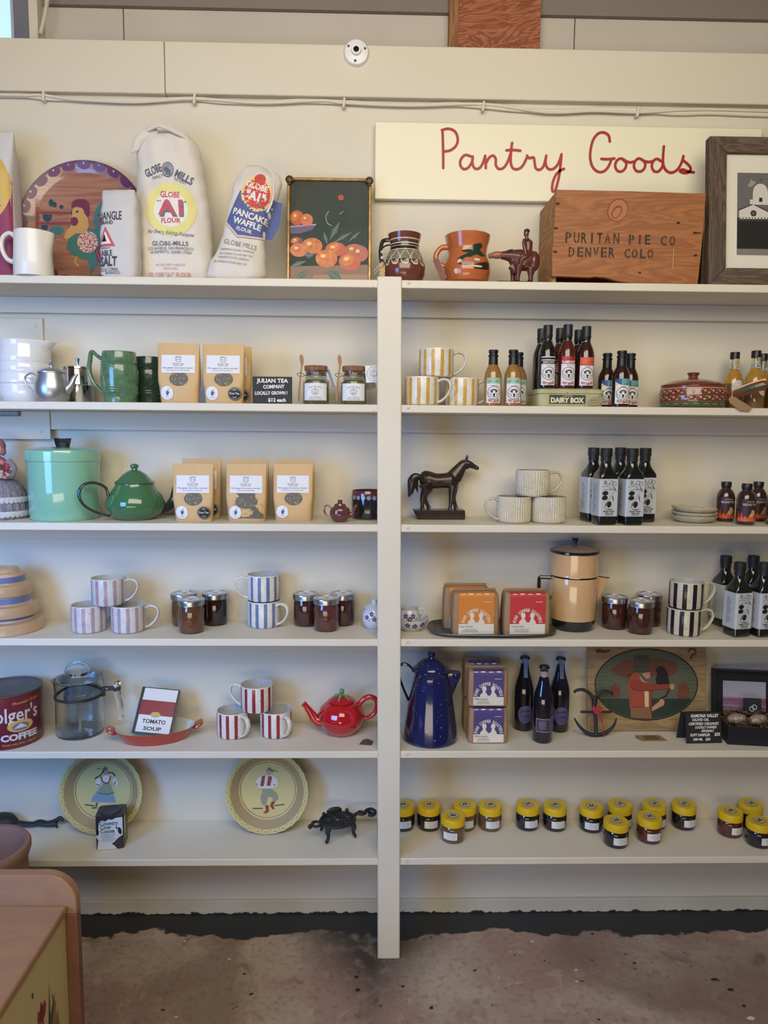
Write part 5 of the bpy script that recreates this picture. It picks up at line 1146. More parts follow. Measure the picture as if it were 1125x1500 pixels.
# tiny teapot, dark mug
bt_ = M('brown_glaze', (96, 50, 48), .15, coat=.9)
t = thing('tiny_teapot', 'tiny brown glazed teapot, third shelf', 'teapot', PX(498, 3, .055))
MB().lathe([(0, 0), (.016, 0), (.018, .002), (.026, .012), (.0285, .024), (.025, .036), (.016, .043), (.015, .045), (0, .045)], 40).build('pot_body', bt_, t)
MB().lathe([(0, .045), (.0155, .0452), (.014, .049), (.006, .052), (.006, .054), (.0075, .057), (.005, .060), (0, .0605)], 32).build('lid', bt_, t)
MB().tube(cr([(-.024, 0, .038), (-.034, 0, .045), (-.042, 0, .038), (-.041, 0, .024), (-.03, 0, .014)], 6), .0024, 10).build('handle', bt_, t)
MB().tube(cr([(.022, 0, .016), (.034, 0, .022), (.039, 0, .035), (.046, 0, .046)], 5), [.009, .006, .0045, .003], 12).build('spout', bt_, t)
t = thing('dark_glazed_mug', 'black and red-brown glazed cup with pale dots, next to the post', 'mug', PX(540, 3, .145))
R = .05
MB().lathe([(0, 0), (R*.88, 0), (R*.97, .004), (R, .02), (R*.99, .06), (R*.97, .078), (R*.95, .080), (R*.91, .079), (R*.92, .03), (R*.8, .008), (0, .008)], 56, mf=lambda k, i: 1 if k >= 4 else 0).build('mug_body', [M('glaze_black', (32, 32, 40), .12, coat=.9, noise=(20, .3)), M('glaze_maroon', (92, 48, 50), .15, coat=.9)], t)
d = Dec()
for i in range(-6, 7): d.ell(i*.0155, .061, .0058, .0062, 0, 14, keep=i > -6)
d.build('dots', M('dot_grey', (140, 142, 160), .2, coat=.6), t, cyl(R*.985), step=.005, base=.0007)
# horse
hp = PB(641, 759, 3, .0)
t = thing('horse_statuette', 'dark bronze standing horse statuette on a rectangular plinth', 'statuette', (hp.x, 2.045, hp.z))
k = .000439; Z = lambda x, y, yy=0: Vector(((x-790)*k, yy, (518-y)*k)); hb = M('dark_bronze', (48, 38, 36), .3, metal=.3, coat=.3, noise=(50, .4), c2=(80, 62, 52))
MB().prism([((625-790)*k, 58*k), ((958-790)*k, 60*k), ((960-790)*k, 20*k), ((958-790)*k, 0), ((660-790)*k, 0), ((652-790)*k, 8*k)], -.028, .028).build('plinth', hb, t, bevel=.0015)
m = MB()
m.tube([Z(690, 262), Z(720, 262), Z(770, 275), Z(820, 272), Z(870, 268), Z(905, 268)], [.019, .0235, .0225, .0215, .0235, .016], 18)
m.ball(Z(708, 262), (.020, .019, .024)).ball(Z(885, 270), (.018, .018, .023))
m.tube(cr([Z(890, 250), Z(915, 215), Z(940, 180), Z(962, 160)], 4), [.024, .0195, .0145, .0115], 16, flat=.7)
m.tube(cr([Z(955, 158), Z(985, 165), Z(1015, 178), Z(1040, 190)], 4), [.0115, .0105, .0075, .0062], 14, flat=.75)
m.ball(Z(968, 172), (.0115, .008, .012)).ball(Z(1037, 189), (.0065, .0058, .0062))
# forelegs and hind legs
for yy, pts in ((-.012, ((880, 300), (876, 350), (872, 395), (868, 425), (864, 448), (870, 458))), (.012, ((895, 300), (893, 350), (890, 390), (902, 425), (908, 448), (914, 456)))):
    m.tube([Z(x, y, yy) for x, y in pts], [.013, .0098, .0074, .0056, .0054, .0078], 12)
for yy, pts in ((-.013, ((700, 290), (712, 330), (692, 365), (684, 395), (686, 430), (682, 452), (690, 458))), (.013, ((712, 290), (725, 330), (705, 365), (703, 392), (720, 425), (730, 448), (738, 457)))):
    m.tube([Z(x, y, yy) for x, y in pts], [.0205, .0155, .0095, .0070, .0056, .0054, .0076], 12)
m.build('horse_body', hb, t, remesh=.0016)
for yy in (-.006, .006): MB().tube([Z(968, 148, yy), Z(970, 125, yy), Z(974, 106, yy)], [.0042, .0034, .0008], 8).build('ear', hb, t)
MB().tube(cr([Z(672, 250), Z(640, 250), Z(622, 275), Z(615, 320), Z(600, 378)], 5), [.007, .012, .014, .011, .002], 12, flat=.6).tube([Z(628, 290, .004), Z(625, 360, .004)], [.008, .001], 8).tube([Z(642, 270, -.004), Z(655, 350, -.004)], [.008, .001], 8).build('tail', hb, t)
MB().tube(cr([Z(962, 140), Z(935, 155), Z(905, 185), Z(870, 215), Z(850, 235)], 5), [.003, .006, .007, .006, .002], 10, flat=.6).build('mane', hb, t)
# ribbed white mugs
G = 'ribbed off-white mugs stacked in a pyramid'
wm = dict(name='ribbed_mug', R=.0468, H=.0715, ribs=True, inner=M('ribbed_inside', (150, 136, 122), .5))
W1 = make_mug('ribbed off-white mug, lower left of its pyramid, handle to the left', WH, (204, 196, 174), PX(752, 3, .075), PI+.15, G, **wm)
W2_ = dup(W1, PX(803, 3, .075), PI/2+.3, 'ribbed off-white mug, lower right of its pyramid, handle hidden')
W1.location.x = W2_.location.x-.0965
W3 = dup(W1, zc(W1.location, .0717)+Vector((.052, .01, 0)), .05, 'ribbed off-white mug on top of the two others, handle to the right')
# olive oil group
G = 'square olive oil bottles with silver labels'
O1 = make_olive('olive oil bottle, front left of the third-shelf group', PX(884, 3, .036), .12, G)
dup(O1, PX(922, 3, .036), .12, 'olive oil bottle, front right of the third-shelf group')
dup(O1, PX(866, 3, .112), .2, 'olive oil bottle, back left of the third-shelf group'); dup(O1, PX(905, 3, .160), 0.1, 'olive oil bottle, back middle of the third-shelf group'); dup(O1, PX(941, 3, .108), .05, 'olive oil bottle, back right of the third-shelf group')
# speckled dishes
DPF = [(0, 0), (.038, 0), (.046, .002), (.056, .009), (.0615, .017), (.0605, .0185), (.057, .016), (.045, .007), (.036, .005), (0, .0045)]
dm = M('dish_glaze', (196, 188, 162), .35, coat=.3, noise=(30, .3), speck=(200, .64, (140, 120, 90)))
dp = PB(1016, 767, 3, .05)
D1 = MB().lathe(DPF, 56).build('speckled_dish', dm); place(D1, dp); tag(D1, 'speckled cream dish, bottom of the stack of three', 'dish', 'stack of speckled dishes')
D2 = D1.copy(); COL.objects.link(D2); place(D2, zc(dp, .0108), .4, .02, .0); D2['label'] = 'speckled cream dish, middle of the stack of three'
D3 = D1.copy(); COL.objects.link(D3); place(D3, zc(dp, .0228)+Vector((-.001, 0, 0)), .9, 0, 0); D3.rotation_euler = Euler((0, .06, 0)); D3['label'] = 'speckled cream dish, tilted on top of the stack'
# small flame bottles
def make_flame(label, loc, rz):
    t = thing('pepper_sauce_bottle', label, 'bottle', loc, rz, 'short brown bottles with flame labels'); R = .0245
    g = M('amber_glass', (52, 32, 30), .1, coat=1)
    MB().lathe([(0, 0), (R*.9, 0), (R, .004), (R, .066), (R*.93, .078), (R*.72, .088), (.0125, .093), (.0118, .1), (0, .1)], 36).build('bottle_body', g, t)
    MB().lathe([(0, .0925), (.0122, .0925), (.0125, .0965), (.0138, .098), (.014, .1105), (.013, .112), (0, .112)], 28).build('cap', capm, t)
    d = Dec(); W = .034; d.rect(-W, .010, W, .070, 0)
    rr = random.Random(2)
    for j, (m_, hh) in enumerate(((1, .030), (2, .020))):
        pts = [(-W, .010)]
        n = 15
        for i in range(n): pts.append((-W+2*W*(i+.5)/n, .010+hh*(.5+.5*rr.random()) if i % 2 == 0 else .010+hh*.3))
        pts.append((W, .010)); d.poly(pts, m_)
    d.poly([(-.004, .022), (.004, .020), (.014, .030), (.010, .040), (.004, .036), (-.002, .030)], 3); d.ell(.006, .036, .005, .006, 3, 10)
    d.text("RICH'S TOO", 0, .056, .006, .040, 4, bold=.02); d.lines(0, .064, .03, 1, .003, .0012, 4)
    d.build('label', [M('flame_bg', (58, 38, 44), .4), M('flame_o', (178, 66, 44), .4), M('flame_r', (208, 96, 60), .4), M('pepper_tan', (196, 160, 90), .4), M('flame_text', (200, 190, 180), .4)], t, cyl(R), step=.004)
    return t
F1 = make_flame('short brown flame-label bottle nearest the speckled dishes', PX(1061, 3, .125), -.05)
dup(F1, PX(1091, 3, .05), .05, 'short brown flame-label bottle, front of the pair'); dup(F1, PX(1108, 3, .135), .1, 'short brown flame-label bottle, behind the front one'); dup(F1, PX(1135, 3, .05), 0, 'short brown flame-label bottle cut by the right edge of the photo')

# ================================================================ ROW 4
G = 'nested yellowware mixing bowls turned upside down'
yw = M('yellowware', (196, 166, 132), .3, coat=.4, noise=(20, .3), c2=(176, 140, 112)); yb = M('bowl_blue', (96, 114, 160), .3, coat=.4); yp_ = M('bowl_pink', (204, 168, 156), .3, coat=.4)
bp_ = PB(-10, 937, 4, .078+.05); bp_.y = FRONT+.100
bp_.x = PX(62, 4, .10).x-.100
def bowl(label, R, H, z0, mats):
    t = thing('mixing_bowl', label, 'bowl', zc(bp_, z0), 0, G)
    MB().lathe([(R*.985, 0), (R, .002), (R, .026), (R*.99, .029), (R*.96, .030), (R*.80, .031), (R*.78, .036), (R*.75, .052), (R*.72, .060), (R*.62, H*.86), (R*.55, H*.97), (R*.52, H), (R*.46, H), (R*.46, H*.97), (0, H*.97), (0, H*.93), (R*.5, H*.93), (R*.60, H*.70), (R*.76, .034), (R*.93, .028), (R*.94, 0)], 72, mf=lambda k, i: 1 if k == 6 else (2 if k == 7 else 0), rf=lambda r, z, a: (r*(1+.004*math.sin(a*60)), z) if .002 < z < .027 and r > R*.98 else (r, z)).build('bowl_body', mats, t)
    return t
for i, (R, H, z0, lb) in enumerate(((.100, .100, 0, 'largest upside-down yellowware mixing bowl at the bottom of the nest'), (.086, .096, .044, 'middle upside-down yellowware mixing bowl with wide blue band'), (.070, .073, .100, 'smallest upside-down mixing bowl on top of the nest, pink and blue bands'))):
    bowl(lb, R, H, z0, [yw, yb, yp_ if i == 2 else yw])
G = 'lilac striped speckled mugs in a pyramid'
lil = (176, 150, 158)
L1 = make_mug('lilac striped mug, lower left of its pyramid', lil, (206, 204, 206), PX(131, 4, .085), -.9, G)
L2 = dup(L1, PX(189, 4, .085), .12, 'lilac striped mug, lower right of its pyramid, handle to the right')
L1.rotation_euler.z = .95; L1.location.x = PX(131, 4, .085).x
L3 = dup(L1, zc(L1.location, .0747)+Vector((.062, .004, 0)), .0, 'lilac striped mug on top of the two others')
L3.location.x = PX(161.5, 4, .09).x; L3.location.z = SH[4]+.0747
G = 'half-pint preserve jars with silver lids'
jc = [(92, 58, 38), (58, 34, 30), (84, 54, 36)]
K1 = make_mason('preserve jar of brown jam, front one left of the blue mugs', (96, 62, 40), PB(281, 930, 4, .035), .0, G)
K2 = make_mason('dark preserve jar, back right one left of the blue mugs', (40, 24, 26), PX(316, 4, .158), .1, G, emboss=False)
dup(K1, PX(270, 4, .150), .6, 'preserve jar of brown jam, back left one left of the blue mugs')
K3 = make_mason('preserve jar of reddish jam, front one right of the blue mugs', (88, 50, 46), PB(478, 927, 4, .035), .1, G)
K4 = make_mason('dark red preserve jar, back left one right of the blue mugs', (62, 32, 32), PX(448, 4, .150), .1, G, emboss=False)
dup(K4, PX(502, 4, .158), .3, 'dark red preserve jar, back right one, nearest the floral sugar bowl')
K6 = make_mason('dark brown preserve jar, front one beside the black striped mugs', (66, 34, 28), PX(937, 4, .075), .1, G, emboss=False)
dup(K6, PX(899, 4, .125), .5, 'dark brown preserve jar nearest the tan coffee pot'); dup(K6, PX(949, 4, .160), .9, 'dark brown preserve jar behind, beside the black striped mugs')
G = 'blue striped mugs stacked two high'
U1 = make_mug('blue striped mug, lower of the stack of two, handle to the right', (104, 124, 164), WH, PB(387, 922, 4, .046), -.45, G)
U2 = dup(U1, zc(U1.location, .0747)+Vector((-.001, .003, 0)), PI+.25, 'blue striped mug, upper of the stack of two, handle to the left')
# floral sugar bowl and creamer in bowl
fw1 = M('floral_white', (204, 206, 216), .2, coat=.6); fbl = M('floral_blue', (62, 64, 120), .3); fgr = M('floral_green', (120, 134, 96), .3)
def flowers(fn, par, spots, s=.006):
    d = Dec()
    for (u, v) in spots:
        for i in range(5): a = i*2*PI/5+.3; d.ell(u+s*.75*math.cos(a), v+s*.75*math.sin(a), s*.5, s*.42, 0, 10, keep=i > 0)
        d.ell(u, v, s*.28, m=2, n=8); d.stroke([(u+s*.5, v-s), (u+s*1.4, v-s*2.2)], .0007, 1); d.ell(u+s*1.6, v-s*1.2, s*.6, s*.22, 1, 10, rot=.8)
    return d.build('painted_flowers', [fbl, fgr, M('floral_dot', (190, 170, 110), .4)], par, fn, step=.004)
t = thing('floral_sugar_bowl', 'white lidded sugar bowl with blue flowers, left of the post', 'bowl', PX(548, 4, .12))
SB = [(0, 0), (.022, 0), (.030, .008), (.036, .026), (.034, .044), (.027, .054), (.026, .056), (0, .056)]
MB().lathe(SB, 44).build('bowl_body', fw1, t); flowers(lambda u, v, w: Vector(((profr(SB)(v)+w)*math.sin(u/.035), -(profr(SB)(v)+w)*math.cos(u/.035), v)), t, [(-.022, .036), (0, .032), (-.008, .046), (.02, .036)], .0055)
MB().lathe([(0, .0565), (.029, .0565), (.029, .059), (.020, .066), (.009, .069), (.008, .078), (.009, .082), (0, .083)], 36).build('lid', fw1, t)
t = thing('floral_dish', 'shallow white dish with blue flowers, right of the post', 'bowl', PX(602, 4, .10))
FD = [(0, 0), (.026, 0), (.036, .008), (.046, .022), (.050, .034), (.0485, .0345), (.044, .023), (.034, .010), (.024, .006), (0, .006)]
MB().lathe(FD, 44).build('bowl_body', fw1, t); flowers(lambda u, v, w: Vector(((profr(FD[:5])(v)+w)*math.sin(u/.045), -(profr(FD[:5])(v)+w)*math.cos(u/.045), v)), t, [(-.012, .022), (.008, .02), (.030, .022)], .0065)
t = thing('floral_creamer', 'small white creamer with blue flowers, sitting in the shallow dish', 'pitcher', PX(599, 4, .10)+Vector((0, 0, .0068)))
FC = [(0, 0), (.018, 0), (.030, .012), (.033, .025), (.028, .042), (.024, .052), (.0265, .058), (.025, .058), (.023, .05), (.028, .025), (.018, .006), (0, .005)]
MB().lathe(FC, 40).build('pitcher_body', fw1, t); flowers(lambda u, v, w: Vector(((profr(FC[:7])(v)+w)*math.sin(u/.031), -(profr(FC[:7])(v)+w)*math.cos(u/.031), v)), t, [(-.012, .038), (.010, .038), (.0, .030)], .006)
MB().tube(cr([(.026, 0, .05), (.038, 0, .053), (.044, 0, .040), (.036, 0, .027), (.030, 0, .022)], 5), .003, 10).build('handle', fw1, t)
# tray and coffee
trp = PB(721, 937, 4, .07); trp.y = FRONT+.088
t = thing('metal_tray', 'dark pewter oval tray under the orange and red coffee bags', 'tray', trp)
trm = M('tray_metal', (112, 112, 106), .38, metal=.7, noise=(10, .4))
MB().loft([(0, .152, .070, 6), (.001, .156, .073, 6), (.008, .170, .084, 4), (.0095, .176, .089, 3.5), (.0108, .176, .089, 3.5), (.0095, .168, .083, 4), (.0032, .156, .072, 6), (.003, .152, .069, 6)], 72).build('tray_body', trm, t)
MB().tube([(.176*math.copysign(abs(math.cos(a))**(2/3.5), math.cos(a)), .089*math.copysign(abs(math.sin(a))**(2/3.5), math.sin(a)), .0108) for a in [2*PI*i/72+.01 for i in range(72)]], .0018, 8, closed=True).build('rim', trm, t)
G = 'kraft coffee bags with coloured arch labels'; tz = SH[4]+.0038
def onT(px, y, z=tz): return Vector((xat(px, y, z), y, z))
C1 = make_coffee('orange-labelled coffee bag, front left on the tray', (208, 128, 54), onT(694, FRONT+.054), .04, G, 'Four Power')
C2 = dup(C1, onT(681, FRONT+.124, tz), .0, 'orange-labelled coffee bag, behind the front one on the tray')
C3 = make_coffee('red-labelled coffee bag on the tray', (190, 56, 62), onT(768, FRONT+.055), .02, G, 'Colombia')
C4 = make_coffee('purple-labelled coffee bag, bottom of the pair by the blue coffee pot', (78, 66, 122), PB(712.5, 1090, 5, .035), .0, G, 'Ethiopia', W=.112, H=.100)
C5 = dup(C4, zc(C4.location, .1075)+Vector((-.002, .002, 0)), -.01, 'purple-labelled coffee bag, stacked on top of its twin')
C6 = dup(C4, zc(C4.location, 0)+Vector((-.003, .072, 0)), .0, 'purple-labelled coffee bag, standing behind the front pair'); C7 = dup(C4, zc(C4.location, .1075)+Vector((-.004, .076, 0)), .02, 'purple-labelled coffee bag on top at the back, only its top showing')
# tan enamel drip pot
t = thing('enamel_drip_pot', 'tall tan enamel two-tier coffee pot with black trim', 'coffee pot', PB(838, 927, 4, .062))
tn = M('tan_enamel', (206, 168, 124), .14, coat=.8, noise=(8, .15)); be = M('black_enamel', (30, 28, 34), .14, coat=.8); tl_ = M('lid_taupe', (146, 130, 110), .2, coat=.6)
MB().lathe([(0, 0), (.0585, 0), (.061, .004), (.0635, .030), (.0655, .06), (.0685, .13), (.0665, .146), (.0655, .15), (0, .15)], 56, mf=lambda k, i: 1 if k <= 2 else 0).build('lower_pot', [tn, be], t)
MB().lathe([(0, .1505), (.0665, .1505), (.0672, .153), (.066, .155), (.0655, .16), (.0665, .215), (.0665, .218), (0, .218)], 56, mf=lambda k, i: 1 if k <= 2 else 0).build('upper_pot', [tn, be], t)
MB().lathe([(0, .2185), (.068, .2185), (.070, .2205), (.0695, .225), (.066, .227), (.058, .229), (.045, .234), (.02, .239), (0, .24)], 56, mf=lambda k, i: 1 if k <= 3 else 0).build('lid', [tl_, be], t)
MB().lathe([(0, .239), (.006, .239), (.005, .246), (.010, .258), (.009, .260), (0, .260)], 20).build('knob', be, t)
MB().tube([(-.064, 0, .145), (-.098, 0, .146), (-.1, 0, .144), (-.1, .0, .104), (-.096, .0, .095), (-.064, .0, .085)], .0055, 10).build('handle', be, t)
MB().prism([(.061, .150), (.098, .144), (.096, .139), (.078, .095), (.060, .062)], -.009, .009, xf=Matrix()).build('spout', tn, t, bevel=.003)
MB().tube([(.066, -.0095, .150), (.097, -.005, .1455), (.102, 0, .145), (.097, .005, .1455), (.066, .0095, .150)], .0014, 8).build('spout_trim', be, t)
G = 'black striped mugs stacked two high'
N1 = make_mug('black and white striped mug, lower of the stack of two', (30, 28, 38), (206, 198, 178), PX(1001, 4, .068), .0, G, npair=11)
dup(N1, zc(N1.location, .0755)+Vector((.002, .0, 0)), .06, 'black and white striped mug, tilted on top of the stack of two', ry=.0)
G = 'square olive oil bottles with silver labels'
dup(O1, PX(1078, 4, .050), .22, 'olive oil bottle, fourth shelf, front one beside the striped mugs'); dup(O1, PX(1113, 4, .050), .2, 'olive oil bottle, fourth shelf, front one at the right edge')
dup(O1, PX(1058, 4, .160), .2, 'olive oil bottle, fourth shelf, back left one'); dup(O1, PX(1098, 4, .165), .1, 'olive oil bottle, fourth shelf, back middle one')

# ================================================================ ROW 5
t = thing('coffee_tin', 'large dark red round coffee tin with white lettering', 'tin', PX(15, 5, .092), rz=.44)
cm = M('tin_red', (112, 40, 52), .3, coat=.3, noise=(12, .3)); tm = M('tin_grey', (112, 110, 116), .4, metal=.5, noise=(14, .6), c2=(80, 78, 84))
R = .088; H = .150
MB().lathe([(0, 0), (R-.001, 0), (R, .003), (R, H-.004), (R+.002, H-.003), (R+.002, H), (R-.002, H+.001), (R-.004, H-.002), (0, H-.002)], 64, mf=lambda k, i: 0 if k < 3 else 1).build('tin_body', [cm, tm], t)
d = Dec(); d.text('Mountain Grown', .048, .128, .0085, .075, 2, shear=.3, rot=.06); d.text("Folger's", .014, .096, .040, .135, 0, bold=.012); d.ell(.030, .062, .034, .0165, 2, 30); d.ell(.030, .060, .022, .011, 3, 24); d.poly([(.012, .056), (.030, .069), (.048, .056)], 0); d.text('COFFEE', .028, .033, .017, .098, 0, bold=.05); d.text('Steel cut, drip, regular', .028, .014, .006, .09, 2)
d.build('print', [M('tin_white', (206, 200, 206), .4), black, M('tin_gold', (198, 168, 90), .4), M('tin_slate', (110, 116, 140), .4)], t, cyl(R), step=.006)
# glass percolator
t = thing('glass_percolator', 'clear glass percolator coffee pot with black band and glass handle', 'coffee pot', PX(118, 5, .128))
R = .066
gp = M('percolator_glass', (247, 252, 253), .02, trans=1)
MB().lathe([(0, 0), (R*.85, 0), (R*.97, .005), (R*1.0, .02), (R*.98, .09), (R*.96, .118), (R*.98, .125), (R*1.0, .145), (R*1.0, .160), (R*.97, .160), (R*.96, .145), (R*.94, .125), (R*.93, .115), (R*.955, .09), (R*.97, .02), (R*.94, .008), (R*.8, .004), (0, .004)], 56, rf=spout(PI, .25, .014, .135, .16)).build('pot_glass', gp, t)
MB().lathe([(0, .0046), (.02, .005), (.004, .010), (.003, .092), (.030, .094), (.040, .098), (.042, .122), (.040, .122), (.038, .099), (0, .097)], 40).build('inner_basket', M('basket_metal', (176, 184, 190), .3, metal=.8), t)
MB().lathe([(R*.90, .161), (R*1.0, .1612), (R*1.0, .165), (R*.9, .169), (R*.55, .176), (R*.5, .183), (R*.3, .187), (0, .188), (0, .184), (R*.3, .183), (R*.45, .176), (R*.85, .165)], 48).build('lid', gp, t)
MB().tube(cr([(-.036, 0, .178), (-.026, 0, .199), (0, 0, .207), (.026, 0, .199), (.036, 0, .178)], 6), .0045, 12, flat=1.4).build('lid_handle', gp, t)
bb_ = M('band_black', (44, 46, 52), .4)
MB().lathe([(R*.985, .111), (R*1.015, .111), (R*1.015, .119), (R*.985, .119)], 48).build('band', bb_, t)
MB().box(R*1.0, R+.052, -.007, .007, .126, .137, mat=Matrix.Rotation(-.0, 4, 'Y')).box(R*.99, R+.008, -.006, .006, .108, .1255).build('handle_clamp', bb_, t, bevel=.002)
MB().ball((R+.016, -.0075, .132), (.0026, .0015, .0026)).build('rivet', silverm, t)
MB().tube(cr([(R+.040, 0, .1375), (R+.046, 0, .152)], 3), [.010, .007], 14).tube(cr([(R+.042, 0, .1255), (R+.047, 0, .10), (R+.050, 0, .07), (R+.052, 0, .042)], 5), [.010, .0085, .009, .007], 14, flat=1.1).build('glass_handle', gp, t)
# oval gratin dish
t = thing('oval_gratin_dish', 'shallow oval orange-red enamel dish with two handles', 'dish', PB(228, 1096, 5, .065), rz=.20)
rd = M('gratin_red', (176, 70, 54), .2, coat=.7, noise=(8, .3), c2=(150, 50, 44)); cu_ = M('gratin_inside', (196, 200, 188), .25, coat=.5)
rx_, ry_ = .108, .066
MB().loft([(0, rx_*.74, ry_*.74), (.002, rx_*.80, ry_*.80), (.030, rx_, ry_), (.034, rx_*1.015, ry_*1.02), (.0355, rx_*1.0, ry_*1.0), (.033, rx_*.96, ry_*.95), (.008, rx_*.78, ry_*.77), (.005, rx_*.70, ry_*.70)], 64, m=lambda k: 1 if k >= 4 else 0).build('dish_body', [rd, cu_], t)
for s in (-1, 1):
    MB().loft([(0, .015, .021, 3), (.004, .017, .023, 3), (.007, .015, .021, 3)], 28, fn=lambda p, s=s: Vector((s*(rx_+.011), 0, .030))+Matrix.Rotation(-s*.55, 3, 'Y') @ p).build('handle', rd, t)
MB().lathe([(0, 0), (.0035, 0), (.0035, .001), (0, .0012)], 12, xf=Matrix.Translation((-rx_-.013, -.012, .0425)) @ Matrix.Rotation(.55, 4, 'Y')).build('price_dot', white, t)
# book leaning in the dish (plain red and white cover)
t = thing('small_cookbook', 'small red and white book with black spine leaning in the oval dish', 'book', PB(228, 1096, 5, .065)+Vector((-.006, -.019, .022)), rz=.0, rx=-.62, ry=.10)
bw_, bh_ = .052, .128
MB().box(-bw_, bw_, 0.001, .013, 0, bh_).build('pages', M('page_cream', (206, 200, 184), .8), t)
MB().box(-bw_-.001, bw_+.001, -.001, .0008, -.001, bh_+.001).box(-bw_-.001, bw_+.001, .0132, .0148, -.001, bh_+.001).box(-bw_-.003, -bw_-.0002, -.001, .0148, -.001, bh_+.001).build('cover', M('book_black', (38, 34, 38), .4), t, bevel=.0005)
d = Dec(); d.rect(-bw_+.006, .002, bw_-.003, .050, 0); d.rect(-bw_+.006, .050, bw_-.003, .092, 1); d.rect(-bw_+.006, .092, bw_-.003, bh_-.002, 0); d.ell(0, .052, .014, .008, 2, 24); d.text('TOMATO', 0, .033, .011, .066, 3, bold=.03); d.text('SOUP', 0, .013, .010, .05, 3, bold=.03)
d.build('cover_print', [M('cover_white', (214, 212, 212), .3), M('cover_red', (134, 34, 48), .3), M('cover_gold', (186, 168, 90), .4), M('cover_ink', (50, 34, 40), .4)], t, flat(-.0011, 0))
# red striped mugs
G = 'red striped mugs stacked in a pyramid'
R1 = make_mug('red striped mug, lower left of its pyramid', (150, 44, 50), WH, PB(342, 1085, 5, .046), -.85, G)
R2 = dup(R1, PB(407, 1084, 5, .046), -.95, 'red striped mug, lower right of its pyramid')
R2.location.x = R1.location.x+.122
R3 = dup(R1, zc(R1.location, .0747)+Vector((.068, .004, 0)), PI-.2, 'red striped mug on top of the two others, handle to the left')
# tomato teapot
t = thing('tomato_teapot', 'glossy red tomato-shaped teapot with green stem lid', 'teapot', PB(500, 1085, 5, .058))
tr = M('tomato_red', (176, 22, 34), .08, coat=1); gs = M('stem_green', (84, 132, 84), .35, coat=.4); gl = M('sepal_pale', (176, 182, 140), .4)
lob = lambda r, z, a: (r*(1-.035*abs(math.sin(a*4))**.8*(1 if r > .02 else 0)) if r > .03 else r, z)
MB().lathe([(0, 0), (.034, 0), (.040, .003), (.056, .018), (.0675, .040), (.0685, .056), (.060, .078), (.046, .091), (.038, .094), (0, .094)], 80, rf=lob).build('pot_body', tr, t, sharp=60)
MB().lathe([(0, .0945), (.038, .0945), (.0395, .097), (.036, .101), (.022, .107), (0, .110)], 48).build('lid', tr, t)
MB().tube(cr([(0, 0, .108), (-.001, 0, .118), (.002, 0, .124), (-.004, -.002, .128)], 4), [.0065, .0055, .007, .004], 12).build('stem', gs, t)
for i in range(6):
    a = i*PI/3+.3; c, q = math.cos(a), math.sin(a); MB().tube(cr([(0, 0, .1115), (c*.014, q*.014, .1125), (c*.028, q*.028, .106), (c*.033, q*.033, .103)], 4), [.003, .0038, .002, .0006], 8, flat=.6).build('sepal', gs if i % 2 else gl, t)
MB().tube(cr([(-.055, 0, .030), (-.075, 0, .040), (-.090, 0, .062), (-.102, 0, .079), (-.110, 0, .088)], 6), [.019, .015, .0105, .008, .0085], 16).build('spout', tr, t)
MB().tube(cr([(.052, 0, .082), (.062, 0, .098), (.082, 0, .107), (.100, 0, .098), (.104, 0, .078), (.092, 0, .054), (.066, 0, .040)], 6), [.0075, .008, .0075, .007, .0065], 14).build('handle', tr, t)
pt = onZ(537, 1087, SH[5])
t = MB().prism([(-.0215, -.016), (.014, -.022), (.020, .004), (.004, .022), (-.010, .016)], 0, .0012, xf=Matrix.Rotation(-PI/2, 4, 'X') @ Matrix.Scale(1, 4)).build('small_brown_tag', M('tag_brown', (98, 80, 68), .8)); place(t, zc(pt, .0004)); tag(t, 'small dark brown tag lying on the shelf by the tomato teapot', 'tag')
# blue enamel coffee pot
t = thing('blue_enamel_coffee_pot', 'tall cobalt blue speckled enamel coffee pot right of the post', 'coffee pot', PB(630, 1098, 5, .079))
bl = M('cobalt_enamel', (20, 28, 80), .12, coat=.9, speck=(150, .705, (150, 170, 220))); bd = M('navy_enamel', (22, 26, 52), .14, coat=.8)
MB().lathe([(0, 0), (.074, 0), (.078, .004), (.077, .018), (.066, .10), (.054, .168), (.0505, .184), (.050, .194), (.0535, .2), (0, .2)], 64).build('pot_body', bl, t)
MB().lathe([(0, .2005), (.0525, .2005), (.054, .203), (.051, .2065), (.046, .208), (.040, .218), (.025, .230), (.010, .235), (.0085, .238), (.0115, .242), (.0115, .250), (.008, .2535), (0, .254)], 56).build('lid', bl, t)
MB().tube(cr([(-.050, 0, .195), (-.062, 0, .212), (-.080, 0, .218), (-.092, 0, .205), (-.090, 0, .18), (-.078, 0, .145), (-.064, 0, .112)], 6), [.0035, .004], 12, flat=2).build('handle', bd, t)
MB().loft([(0, .004, .006), (.035, .015, .014), (.070, .026, .018), (.082, .024, .017)], 20, fn=lambda p: Vector((.052+p.x+p.z*.10, p.y, .112+p.z))).build('spout', bl, t)
